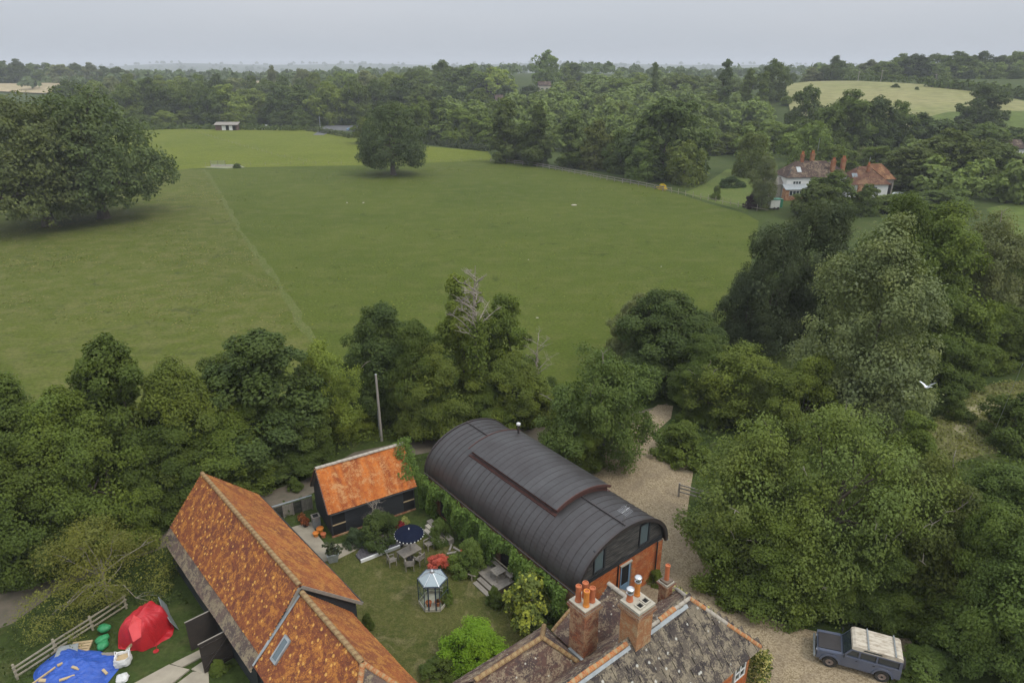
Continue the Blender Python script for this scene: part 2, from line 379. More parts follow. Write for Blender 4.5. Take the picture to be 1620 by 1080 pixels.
m_bird = M_plain('white_feather', (.78, .79, .82), .8, (.66, .68, .72), 10)
m_tealpaint = M_plain('green_panel', (.05, .22, .13), .6)

# ------------------------------------------------------------------ land
import bmesh
def wobble(pts, step, amt, seed, closed=True):
    rng = random.Random(seed); out = []
    for (a, b), (c, d) in zip(pts, pts[1:] + (pts[:1] if closed else [])):
        L = math.hypot(c - a, d - b); k = max(1, int(L / step))
        for i in range(k):
            t = i / k; j = amt if i else amt * .3
            out.append((a + (c - a) * t + rng.uniform(-j, j), b + (d - b) * t + rng.uniform(-j, j)))
    return out
def sheet(name, pts, z, m, cut=None, kind='structure'):
    """a ground surface following the land"""
    me = bpy.data.meshes.new(name); bm = bmesh.new()
    bm.faces.new([bm.verts.new((x, y, 0)) for x, y in pts])
    if cut:
        xs = [p[0] for p in pts]; ys = [p[1] for p in pts]
        bmesh.ops.triangulate(bm, faces=bm.faces[:])
        for ax, lo, hi in ((0, min(xs), max(xs)), (1, min(ys), max(ys))):
            k = lo + cut
            while k < hi:
                co = (k, 0, 0) if ax == 0 else (0, k, 0); no = (1, 0, 0) if ax == 0 else (0, 1, 0)
                bmesh.ops.bisect_plane(bm, geom=bm.verts[:] + bm.edges[:] + bm.faces[:], plane_co=co, plane_no=no); k += cut
    for v in bm.verts: v.co.z = T(v.co.x, v.co.y) + z
    bmesh.ops.recalc_face_normals(bm, faces=bm.faces[:])
    bm.to_mesh(me); bm.free()
    if len(me.polygons) and me.polygons[0].normal.z < 0: me.flip_normals()
    me.materials.append(m)
    o = link(bpy.data.objects.new(name, me)); o['kind'] = kind; return o
def flat_px(pp): return [at(x, y) for x, y in pp]
def land_px(pp): return [on_land(x, y) for x, y in pp]

m_rough = M_grass('rough_grass', (.040, .060, .014), (.056, .074, .018), (.11, .105, .04), .35, 3.0, .05)
m_field = M_grass('pasture', (.062, .084, .010), (.080, .099, .014), (.115, .118, .032), .50, 2.4, .022, (1, 1.3, 1), ((.044, .062, .007), .16, .585))
m_field2 = M_grass('thin_pasture', (.071, .089, .013), (.089, .105, .017), (.150, .138, .050), .60, 2.2, .03, (1, 1.25, 1), ((.056, .068, .018), .15, .575))
m_paddock = M_grass('paddock', (.096, .120, .010), (.122, .142, .014), (.160, .160, .034), .5, 1.2, .03)
m_track = M_grass('track_grass', (.088, .108, .024), (.10, .118, .03), (.15, .14, .06), .5, 3.0, .08)
m_lawn = M_grass('lawn', (.056, .070, .015), (.095, .098, .026), (.155, .136, .052), .60, 9.0, .28, None, ((.175, .15, .07), .55, .54))
m_wheat = M_grass('stubble', (.32, .26, .15), (.36, .29, .17), (.4, .33, .22), .4, .2, .01)
m_hayfield = M_grass('hay_field', (.185, .190, .070), (.235, .22, .095), (.29, .26, .14), .5, .15, .012, (1, 3, 1))
m_green_hill = M_grass('hill_grass', (.085, .115, .025), (.10, .13, .03), (.15, .15, .05), .3, .3, .02)
m_meadow = M_grass('long_dry_grass', (.125, .130, .045), (.16, .155, .062), (.26, .225, .115), .6, 4.0, .35)
m_garden = M_grass('garden_lawn', (.080, .112, .022), (.10, .125, .028), (.15, .145, .055), .4, 2, .08)
m_dirt = M_plain('worn_lane', (.155, .125, .09), .95, (.095, .085, .055), 1.1, bump=.7, world=True)
def _gravel():
    m, n, b, _ = _new('gravel_drive'); b.inputs['Roughness'].default_value = .95; b.inputs['Specular IOR Level'].default_value = .15
    p = _pos(n, None, True)
    v = n.nodes.new('ShaderNodeTexVoronoi'); v.inputs['Scale'].default_value = 13.0; n.links.new(p, v.inputs['Vector'])
    sep = n.nodes.new('ShaderNodeSeparateColor'); n.links.new(v.outputs['Color'], sep.inputs[0])
    col = _ramp(n, sep.outputs[0], [(0, (.18, .134, .077)), (.45, (.29, .226, .138)), (1, (.39, .317, .205))])
    f = _noise(n, .35, 5, .65, .5, vec=p)
    col = _mix(n, _ramp(n, f, [(.42, 0.0), (.68, .7)]), col, (.19, .145, .10))
    g = _noise(n, 1.5, 5, .7, vec=p)
    col = _mix(n, _ramp(n, g, [(.62, 0.0), (.78, .55)]), col, (.115, .095, .055))
    n.links.new(col, b.inputs['Base Color']); _bump(n, b, v.outputs['Distance'], .35, .03)
    return m
m_gravel = _gravel()

rr = [0, 6, 12, 18, 24, 30, 36, 44, 54, 66, 80, 100, 125, 150, 180]
while rr[-1] < 9000: rr.append(rr[-1] * 1.06)
NA = 180
ang = np.linspace(0, 2 * math.pi, NA, endpoint=False)
RR, AA = np.meshgrid(np.array(rr[1:]), ang, indexing='ij')
gx, gy = RR * np.sin(AA), RR * np.cos(AA); gz = terr(gx, gy)
V = np.stack([gx, gy, gz], -1).reshape(-1, 3)
F = [(i * NA + k, (i + 1) * NA + k, (i + 1) * NA + (k + 1) % NA, i * NA + (k + 1) % NA) for i in range(len(rr) - 2) for k in range(NA)]
g = G(); g.quads(V, np.array(F)[:, ::-1]); c0 = [list(range(NA))[::-1]]; g.poly(V[:NA], c0)
land = g.build('ground', m_rough, smoothf=True, kind='structure')

track_c = [(322, 268), (334, 282), (346, 302), (358, 326), (371, 349), (386, 374), (403, 398), (424, 424), (443, 450), (462, 483), (482, 520), (502, 560)]
tw = flat_px(track_c)
fr = [(502, 560), (540, 700), (700, 690), (900, 640), (1080, 600), (1170, 520), (1200, 350), (1178, 338), (1120, 322), (1080, 309), (1010, 292), (900, 272), (782, 254), (560, 262)]
sheet('pasture', tw + wobble(flat_px(fr), 12, .25, 3, False)[1:] + [at(*fr[-1])], .030, m_field)
fl = [(300, 267), (150, 284), (-150, 292), (-420, 420), (-300, 640), (0, 720), (540, 700)]
sheet('thin_pasture', tw[::-1] + flat_px(fl) + [at(502, 560)][:0], .022, m_field2)
# faint path of longer grass along the electric fence line
L = [Vector((*p, 0)) for p in tw]; pl = []; pr = []
for i, p in enumerate(L):
    d = (L[min(i + 1, len(L) - 1)] - L[max(i - 1, 0)]).normalized(); s = Vector((-d.y, d.x, 0)) * (.55 + .25 * math.sin(i * 2.1))
    pl.append((p + s)[:2]); pr.append((p - s)[:2])
sheet('grass_track', wobble([tuple(p) for p in pl] + [tuple(p) for p in pr[::-1]], 3, .45, 8), .040, m_track)
sheet('paddock', flat_px([(782, 254), (560, 262), (300, 267), (150, 284), (-60, 288), (60, 235), (230, 206), (330, 203), (490, 204), (560, 214), (680, 232), (772, 240)]), .034, m_paddock)
sheet('bare_trough_ground', wobble(flat_px([(322, 265), (345, 262), (380, 262), (388, 265), (360, 267)]), 5, .3, 5), .055, M_plain('bare_chalky_ground', (.24, .24, .15), .95, (.15, .165, .07), .4, world=True))
sheet('lawn', flat_px([(505, 880), (560, 868), (640, 850), (700, 850), (780, 900), (830, 950), (900, 1010), (800, 1110), (600, 1110), (480, 930)]), .020, m_lawn)
sheet('gravel_drive', wobble(flat_px([(1005, 668), (1040, 640), (1065, 642), (1062, 662), (1030, 690), (1060, 722), (1100, 735), (1092, 770), (1085, 820), (1110, 880), (1165, 935), (1235, 985), (1300, 1000), (1440, 1010), (1560, 1200), (1500, 1400), (1250, 1400), (1150, 1000), (1040, 960), (985, 935), (960, 905), (940, 880), (900, 800), (840, 760), (820, 735), (840, 712)]), 3, .22, 11), .030, m_gravel)
sheet('lane', wobble(flat_px([(-260, 1010), (-60, 960), (60, 905), (250, 835), (400, 785), (480, 760), (560, 715), (690, 690), (800, 683), (880, 672), (960, 668), (1015, 650), (1055, 638), (1062, 646), (1040, 668), (1000, 690), (930, 705), (870, 712), (790, 715), (700, 712), (600, 730), (520, 770), (430, 805), (300, 850), (90, 935), (20, 985), (-200, 1070)]), 3, .2, 4), .024, m_dirt)
sheet('dry_meadow', wobble(flat_px([(1455, 690), (1500, 640), (1570, 608), (1680, 600), (1720, 690), (1560, 720), (1480, 740)]), 4, .4, 6), .02, m_meadow)
sheet('meadow_path', wobble(flat_px([(1500, 672), (1530, 645), (1600, 628), (1690, 622), (1690, 632), (1590, 640), (1550, 655), (1525, 690)]), 3, .3, 9), .032, M_plain('trodden_path', (.33, .28, .16), .95, (.2, .19, .09), .6, world=True))
sheet('farm_path', flat_px([(1640, 470), (1605, 455), (1610, 440), (1660, 450)]), .03, m_dirt)
sheet('garden_lawn', flat_px([(1082, 306), (1120, 288), (1150, 268), (1230, 262), (1240, 300), (1210, 330), (1178, 334), (1120, 318)]), .03, m_garden)
sheet('side_field', flat_px([(1560, 330), (1700, 300), (1760, 380), (1640, 380), (1600, 370)]), .02, m_green_hill)
sheet('courtyard_paving', wobble(flat_px([(440, 840), (492, 825), (515, 862), (560, 858), (600, 850), (560, 872), (535, 885), (505, 890), (480, 880)]), 1.5, .12, 12), .028, m_concrete)
# far fields on the rising land
sheet('stubble_field', land_px([(-40, 145), (70, 150), (128, 139), (128, 127), (60, 124), (-60, 123)]), 1.0, m_wheat, 40)
sheet('far_field', land_px([(385, 137), (515, 139), (515, 130), (385, 129)]), 1.0, m_wheat, 40)
sheet('village_field', land_px([(756, 150), (790, 152), (800, 138), (760, 137)]), .8, m_green_hill, 25)
sheet('hay_field', land_px([(1240, 137), (1250, 180), (1400, 215), (1640, 215), (1640, 166), (1560, 150), (1480, 137), (1380, 131), (1290, 129)]), .5, m_hayfield, 12)
sheet('hill_pasture', land_px([(1440, 195), (1500, 180), (1640, 178), (1640, 232), (1460, 232)]), .9, m_green_hill, 12)
sheet('main_road', flat_px([(495, 214), (520, 196), (575, 194), (578, 210), (530, 206), (512, 214)]), .04, m_road)

# ------------------------------------------------------------------ foliage
def leaf_quads(g, P, N, size, rng, asp=.62, att=None):
    k = len(P); N = N / np.maximum(np.linalg.norm(N, axis=1, keepdims=True), 1e-6)
    r = rng.normal(size=(k, 3)); t = np.cross(N, r); t /= np.maximum(np.linalg.norm(t, axis=1, keepdims=True), 1e-6)
    b = np.cross(N, t); s = size * rng.uniform(.65, 1.35, (k, 1))
    t = t * s * .5; b = b * s * .5 * asp
    V = np.stack([P - t, P - b + N * s * .08, P + t, P + b + N * s * .08], 1).reshape(-1, 3)
    g.quads(V, np.arange(4 * k).reshape(-1, 4), rng.uniform(0, 1, k) if att is None else att)
def sphere_dirs(rng, k):
    d = rng.normal(size=(k, 3)); return d / np.linalg.norm(d, axis=1, keepdims=True)
PROF = {
    'round': lambda t: np.sqrt(np.clip(1 - ((t - .45) / .58) ** 2, 0, 1)),
    'oak': lambda t: np.clip(1 - ((t - .33) / .70) ** 2, 0, 1) ** .55,
    'dome': lambda t: np.clip(1 - (t / 1.03) ** 2.4, 0, 1) ** .6,
    'tall': lambda t: np.clip(1 - ((t - .40) / .63) ** 2, 0, 1) ** .6 * (1 - .25 * t),
    'cone': lambda t: (1.02 - t) ** .75 * np.clip(t / .12, .6, 1),
    'column': lambda t: np.clip(1 - ((t - .45) / .58) ** 2, 0, 1) ** .45,
    'willow': lambda t: np.clip(1 - ((t - .42) / .62) ** 2, 0, 1) ** .5,
}
def crown(seed, R, H, z0, prof, nb, nl, leaf, rb=(.20, .32), lob=.2, up=.35, droop=0.0, inner=.12, jit=.38, wisp=0.0, asp=.66, nlobe=None, lr=(.32, .48), fill=.9):
    """boughs fill an uneven envelope, clumps sit on the boughs, leaf sprays make up the clumps"""
    rng = np.random.default_rng(seed); g = G(); pf = PROF[prof]
    ph = rng.uniform(0, 6.28, 4); hc = H - z0; lobes = []; cs = []
    tt = np.linspace(0, 1, 60); wgt = (pf(tt) + .12) * (1.45 - .8 * tt); wgt /= wgt.sum(); nlobe = nlobe or max(10, nb // 5); cdf = np.cumsum(wgt); strat = (rng.permutation(nlobe) + rng.uniform(.2, .8, nlobe)) / nlobe
    for i in range(nlobe):
        t = float(np.interp(strat[i], cdf, tt)); a = i * 2.39996 + rng.uniform(-.45, .45)
        lobe = 1 + lob * math.sin(2 * a + ph[0] + 2 * t) + lob * .7 * math.sin(3 * a + ph[1] - 4 * t)
        r_ = R * float(pf(np.array([t]))[0]) * lobe; b = R * rng.uniform(*lr) * (1.08 - .2 * t); b = min(b, r_ * .9 + .2 * R)
        rho = max(0.0, r_ - b * .85) * (rng.uniform(.8, 1.0) if rng.random() > inner else rng.uniform(.1, .5)); zc = z0 + t * hc - b * (.75 if t > .8 else .4 if t > .25 else 0)
        lobes.append((rho * math.cos(a), rho * math.sin(a), max(zc, z0 + b * .5 if z0 > 2 else z0 * .75 + b * .35), b, rng.uniform(0, 1)))
    lobes += [(0, 0, z0 + hc * .98 - R * .30, R * .34, .5), (.12 * R * math.cos(ph[0]), .12 * R * math.sin(ph[0]), z0 + hc * .72, R * .42, .4)]
    W_l = np.array([l[3] ** 2 for l in lobes]); W_l /= W_l.sum()
    for i in range(nb):
        lx, ly, lz, lb, lt = lobes[rng.choice(len(lobes), p=W_l)] if i >= len(lobes) else lobes[i]
        o = np.array([lx, ly, (lz - z0 - hc * .3) * .7]); o = o / (np.linalg.norm(o) + 1e-6) * .75 + np.array([0, 0, up]); 
        for _ in range(6):
            d = rng.normal(size=3); d /= np.linalg.norm(d)
            if d @ o > -.15: break
        b = R * rng.uniform(*rb) * .62; q = rng.uniform(.7, 1.0); cs.append((lx + d[0] * lb * q, ly + d[1] * lb * q, lz + d[2] * lb * q * .9, b, d, lt))
    for lx, ly, lz, lb, lt in lobes:
        k = int(nl * fill); d = sphere_dirs(rng, k); P = np.array([lx, ly, lz]) + d * lb * rng.uniform(.55, .85, (k, 1)) * np.array([1, 1, .9]); P[:, 2] = np.maximum(P[:, 2], z0 * .6 + .05)
        leaf_quads(g, P, d + rng.normal(size=d.shape) * .3 + np.array([0, 0, .3]), leaf * 1.25, rng, .75, np.clip(.4 * rng.random(k) + .6 * lt, 0, 1))
    for cx, cyy, cz, b, dl, lt in cs:
        k = int(nl * rng.uniform(.7, 1.3) * min(1.6, (b / (R * .16)) ** 2)); d = sphere_dirs(rng, k * 2)
        o = dl * .7 + np.array([0, 0, up]); o /= np.linalg.norm(o)
        d = d[d @ o > rng.uniform(-.75, .1, len(d))][:k]; rr_ = b * rng.uniform(.45, 1.12, (len(d), 1))
        if wisp: rr_ = rr_ * (1 + wisp * rng.random((len(d), 1)) ** 3)
        P = np.array([cx, cyy, cz]) + d * rr_ * np.array([1.1, 1.1, .85])
        if droop: P[:, 2] -= droop * rng.random(len(d)) ** 2 * hc * np.clip(np.hypot(P[:, 0], P[:, 1]) / R, 0, 1.2)
        P[:, 2] = np.maximum(P[:, 2], .05)
        N = (d * .6 + dl * .4) * (1 - jit) + rng.normal(size=d.shape) * jit + np.array([0, 0, .45])
        if droop: N[:, 2] *= .3
        leaf_quads(g, P, N, leaf, rng, asp, np.clip(.34 * rng.random(len(d)) + .33 * rng.random() + .33 * lt, 0, 1))
    return g, [c[:4] for c in cs[len(lobes) // 2:]] + [l[:4] for l in lobes]
def limbs(seed, H, z0, R, cs, r0, k=7, fine=5):
    rng = random.Random(seed); g = G(); lean = (rng.uniform(-.05, .05) * H, rng.uniform(-.05, .05) * H)
    zt = z0 + (H - z0) * .45
    def tr(t): return (lean[0] * t * t, lean[1] * t * t, zt * t)
    g.tube([(0, 0, -.4), (0, 0, .02 * H)] + [tr(t) for t in (.15, .35, .6, .85, 1.0)], [r0 * 1.6, r0 * 1.25, r0, r0 * .9, r0 * .8, r0 * .6, r0 * .4], 9)
    sel = rng.sample(range(len(cs)), min(k, len(cs)))
    for i in sel:
        cx, cyy, cz, b = cs[i]; t = min(.97, max(.4, (z0 * .8 + rng.uniform(0, .4) * (H - z0)) / zt)); a = Vector(tr(t)); e = Vector((cx, cyy, cz))
        m1 = a.lerp(e, .4) + Vector((rng.uniform(-1, 1), rng.uniform(-1, 1), 1.0)) * .05 * H; m2 = a.lerp(e, .75) + Vector((rng.uniform(-1, 1), rng.uniform(-1, 1), .4)) * .04 * H
        g.tube([a, m1, m2, e], [r0 * .42, r0 * .3, r0 * .2, r0 * .08], 6)
        for j in range(2):
            e2 = e + Vector((rng.uniform(-1, 1), rng.uniform(-1, 1), rng.uniform(-.2, .9))) * b; g.tube([m2, m2.lerp(e2, .5) + Vector((0, 0, .03 * H)), e2], [r0 * .16, r0 * .1, r0 * .04], 5)
    return g
def bare_twigs(seed, H, R, r0, n1=9, n2=5, z0=.35, n3=3):
    rng = random.Random(seed); g = G()
    g.tube([(0, 0, -.3), (.01 * H, 0, H * .3), (-.02 * H, .01 * H, H * .6), (0, 0, H * .95)], [r0 * 1.2, r0, r0 * .6, r0 * .1], 8)
    for i in range(n1):
        z = H * (z0 + (.9 - z0) * i / n1); a = rng.uniform(0, 6.28); L = R * rng.uniform(.6, 1.05) * (1.15 - .5 * i / n1)
        e = Vector((math.cos(a) * L, math.sin(a) * L, z + L * rng.uniform(.25, .9))); s = Vector((0, 0, z)); mid = s.lerp(e, .5) + Vector((rng.uniform(-.1, .1) * L, rng.uniform(-.1, .1) * L, .12 * L))
        g.tube([s, mid, e], [r0 * .35, r0 * .22, r0 * .05], 6)
        for j in range(n2):
            q = s.lerp(mid, rng.random()) if rng.random() < .3 else mid.lerp(e, rng.random()); b = rng.uniform(0, 6.28); l2 = L * rng.uniform(.25, .5)
            e2 = q + Vector((math.cos(b) * l2, math.sin(b) * l2, l2 * rng.uniform(.1, .9))); g.tube([q, q.lerp(e2, .5) + Vector((0, 0, .05 * l2)), e2], [r0 * .13, r0 * .09, r0 * .025], 5)
            for _ in range(n3):
                q3 = q.lerp(e2, rng.uniform(.3, 1)); b3 = rng.uniform(0, 6.28); l3 = l2 * rng.uniform(.25, .5)
                g.tube([q3, q3 + Vector((math.cos(b3) * l3, math.sin(b3) * l3, l3 * rng.uniform(.0, .8)))], [r0 * .06, r0 * .02], 4)
    return g

KINDS = {}
def kind(name, H, R, z0, prof, nb, nl, leaf, m=None, bark=None, r0=.16, k=8, variants=2, **kw):
    vs_ = []
    for i in range(variants):
        g, cs = crown(hash_(name) + i, R, H, z0, prof, nb, nl, leaf, **kw)
        dead = None
        if name in ('huge', 'airy'):
            rd = random.Random(i + 5); gd = G()
            for cx, cyy, cz, b in rd.sample(cs, 34 if name == 'huge' else 12):
                v = Vector((cx, cyy, (cz - z0) * .6)).normalized(); p = Vector((cx, cyy, cz)) + v * b * .5; e = p + (v + Vector((rd.uniform(-.8, .8), rd.uniform(-.8, .8), rd.uniform(0, .7)))) * rd.uniform(.5, 1.1); m1 = p.lerp(e, .5) + Vector((rd.uniform(-.2, .2), rd.uniform(-.2, .2), .12)); gd.tube([p, m1, e], [.035, .028, .012], 5)
                gd.tube([m1, m1 + Vector((rd.uniform(-.5, .5), rd.uniform(-.5, .5), .3))], [.02, .008], 4)
            dead = gd.mesh('dead_branches', m_bark_pale)
        cm = g.mesh('crown', m or m_leaf); tm = limbs(hash_(name) + 7 + i, H, z0, R, cs, r0, k).mesh('trunk', bark or m_bark, True)
        vs_.append((cm, tm, dead))
    KINDS[name] = (H, R, vs_)
def hash_(s): return sum((i + 1) * ord(c) for i, c in enumerate(s)) % 9973
kind('broad', 10, 4.2, .6, 'oak', 210, 320, .18, variants=3, rb=(.18, .34))
kind('airy', 10, 4.0, 1.6, 'round', 170, 210, .175, variants=2, rb=(.16, .28), lob=.26, inner=.2, wisp=.6)
kind('tallish', 10, 3.0, 1.0, 'tall', 140, 300, .175, variants=2)
kind('huge', 15, 8.6, 1.0, 'oak', 440, 260, .205, variants=1, rb=(.10, .18), lob=.22, inner=.2, wisp=.5, r0=.3, k=24, nlobe=75, lr=(.2, .32))
kind('shrub', 4, 2.4, .05, 'dome', 90, 150, .17, variants=3, r0=.06)
kind('round_shrub', 3, 2.2, .05, 'dome', 140, 190, .11, variants=1, r0=.06, lob=.08)
kind('feathery', 16, 5.2, .8, 'tall', 340, 300, .185, m=m_leaf_pale, bark=m_bark, variants=1, rb=(.13, .24), lob=.16, inner=.3, wisp=.6, r0=.20, k=5, nlobe=60, lr=(.26, .42))
kind('spiky', 6, 3.6, .4, 'dome', 170, 190, .12, variants=1, rb=(.14, .26), lob=.3, fill=.15, wisp=1.2, inner=.25, bark=m_bark_pale, r0=.1, k=18, asp=.45)
kind('glossy', 4.5, 2.2, .9, 'round', 90, 50, .26, m=m_leaf_big, variants=1, rb=(.18, .3), lob=.25, r0=.08, bark=m_bark_pale, k=14)
kind('oak_field', 20, 12, 3.6, 'oak', 460, 130, .50, variants=2, rb=(.12, .20), lob=.12, fill=.35, r0=.85, k=10, nlobe=84, lr=(.28, .40))
kind('far_broad', 14, 6.2, .3, 'oak', 150, 72, .60, variants=4, rb=(.19, .32))
kind('far_round', 14, 6.0, .3, 'round', 150, 72, .58, variants=2, rb=(.19, .30), lob=.24)
kind('far_cone', 16, 4.6, .4, 'cone', 110, 75, .55, variants=2, rb=(.22, .36), lob=.14)
kind('far_column', 20, 2.4, .6, 'column', 110, 60, .48, variants=1, rb=(.4, .6), lob=.06, nlobe=34, lr=(.5, .7))
kind('far_willow', 12, 5.8, .4, 'willow', 90, 75, .5, variants=2, rb=(.19, .30), droop=.3, jit=.6)
kind('pine', 12, 5.0, .8, 'oak', 130, 230, .24, variants=1, rb=(.2, .34), lob=.3, asp=.34, r0=.22)
_vi = {}
def plant(kd, loc, H, R, col, label, group=None, name='tree', cat='tree', seed=0, part=('crown', 'trunk'), rz=None):
    Ha, Ra, vs_ = KINDS[kd]; rng = random.Random(seed * 131 + int(abs(loc[0]) * 7 + abs(loc[1]) * 13))
    lum = rng.uniform(.9, 1.12); _vi[kd] = _vi.get(kd, -1) + 1; cm, tm, dead = vs_[_vi[kd] % len(vs_)]
    rz = rng.uniform(0, 6.28) if rz is None else rz
    t = thing(name, label, cat, loc, rz, group); sx = R / Ra; sz = H / Ha
    c = inst(part[0], cm, t, scale=(sx * rng.uniform(.95, 1.05), sx * rng.uniform(.95, 1.05), sz), color=tuple(max(.004, x * lum) for x in col))
    inst(part[1], tm, t, scale=(sx, sx, sz))
    if dead: inst('dead_branches', dead, t, scale=(sx, sx, sz))
    return t
def depth(X, Y, Z): return Y * CP - (Z - EYE) * SP
def tree_px(kd, x, yb, yt, wpx, col, label, group=None, name='tree', cat='tree', seed=0, Y=None, Hmax=None, part=('crown', 'trunk')):
    if Y is None: X, Y = on_land(x, yb)
    else: X = at_dist(x, yt, Y)[0]
    z = T(X, Y); zt = at_dist(x, yt, Y)[2]; H = max(1.0, zt - z)
    if Hmax: H = min(H, Hmax)
    R = wpx / 2 * depth(X, Y, z + H * .6) / FPX
    return plant(kd, (X, Y, z - .1), H, R, col, label, group, name, cat, seed, part)
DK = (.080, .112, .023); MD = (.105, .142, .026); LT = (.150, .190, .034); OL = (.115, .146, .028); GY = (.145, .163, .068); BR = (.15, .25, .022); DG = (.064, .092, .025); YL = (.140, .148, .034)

# ------------------------------------------------------------------ trees one can name
HG = 'trees in the overgrown hedgerow along the lane'
for i, (kd, x, yb, yt, wd, col, lab) in enumerate([
    ('broad', -45, 850, 618, 230, MD, 'mid green hedgerow tree cut by the picture edge, leftmost behind the lane'),
    ('broad', 55, 830, 600, 200, DK, 'dark hedgerow tree, second from the left end of the row behind the lane'),
    ('broad', 30, 905, 690, 190, DK, 'dark low tree at the lower left, in front of the hedgerow row'),
    ('broad', 130, 845, 622, 190, MD, 'mid green hedgerow tree with pale tips above the yellow green tree'),
    ('tallish', 215, 800, 532, 170, DK, 'dark peaked hedgerow tree above the far end of the orange roofed barn'),
    ('broad', 175, 850, 660, 170, MD, 'bushy tree directly above the yellow green thorn tree'),
    ('broad', 305, 775, 572, 170, OL, 'olive hedgerow tree just behind the peak of the large orange roof'),
    ('broad', 285, 800, 668, 150, DK, 'dark low tree beside the far gable of the large orange barn'),
    ('tallish', 432, 735, 520, 190, DG, 'tallest dark tree of the left hedgerow, behind the black shed'),
    ('broad', 372, 765, 640, 150, MD, 'mid green tree over the lane above the bin enclosure'),
    ('broad', 378, 720, 560, 150, DK, 'dark rounded tree standing behind the olive one in the left hedgerow'),
    ('airy', 520, 702, 540, 108, LT, 'light green loose tree left of the wooden pole'),
    ('broad', 478, 728, 628, 120, DK, 'dark bushy tree low behind the shed ridge'),
    ('broad', 551, 682, 600, 74, LT, 'light green bush close to the left of the wooden pole'),
    ('broad', 612, 648, 478, 140, DG, 'dark greyish tree rising behind the wooden pole'),
    ('broad', 668, 672, 505, 120, DK, 'dark dense tree left of the half dead tree'),
    ('broad', 690, 688, 548, 130, OL, 'yellowish green round tree in front of the hedgerow right of the pole'),
    ('tallish', 735, 640, 432, 105, LT, 'light green tall tree behind the bare crown of the half dead tree'),
    ('tallish', 800, 640, 462, 95, MD, 'bright tall tree right of the half dead tree'),
    ('broad', 810, 668, 562, 130, OL, 'olive ivy clad tree right of the half dead trunk'),
    ('broad', 770, 672, 600, 90, DK, 'dark low tree in the gap under the half dead tree'),
    ('broad', 868, 655, 598, 70, DK, 'small dark bush under the bare grey sapling'),
]):
    tree_px(kd, x, yb, yt, wd, col, lab, HG, seed=i)
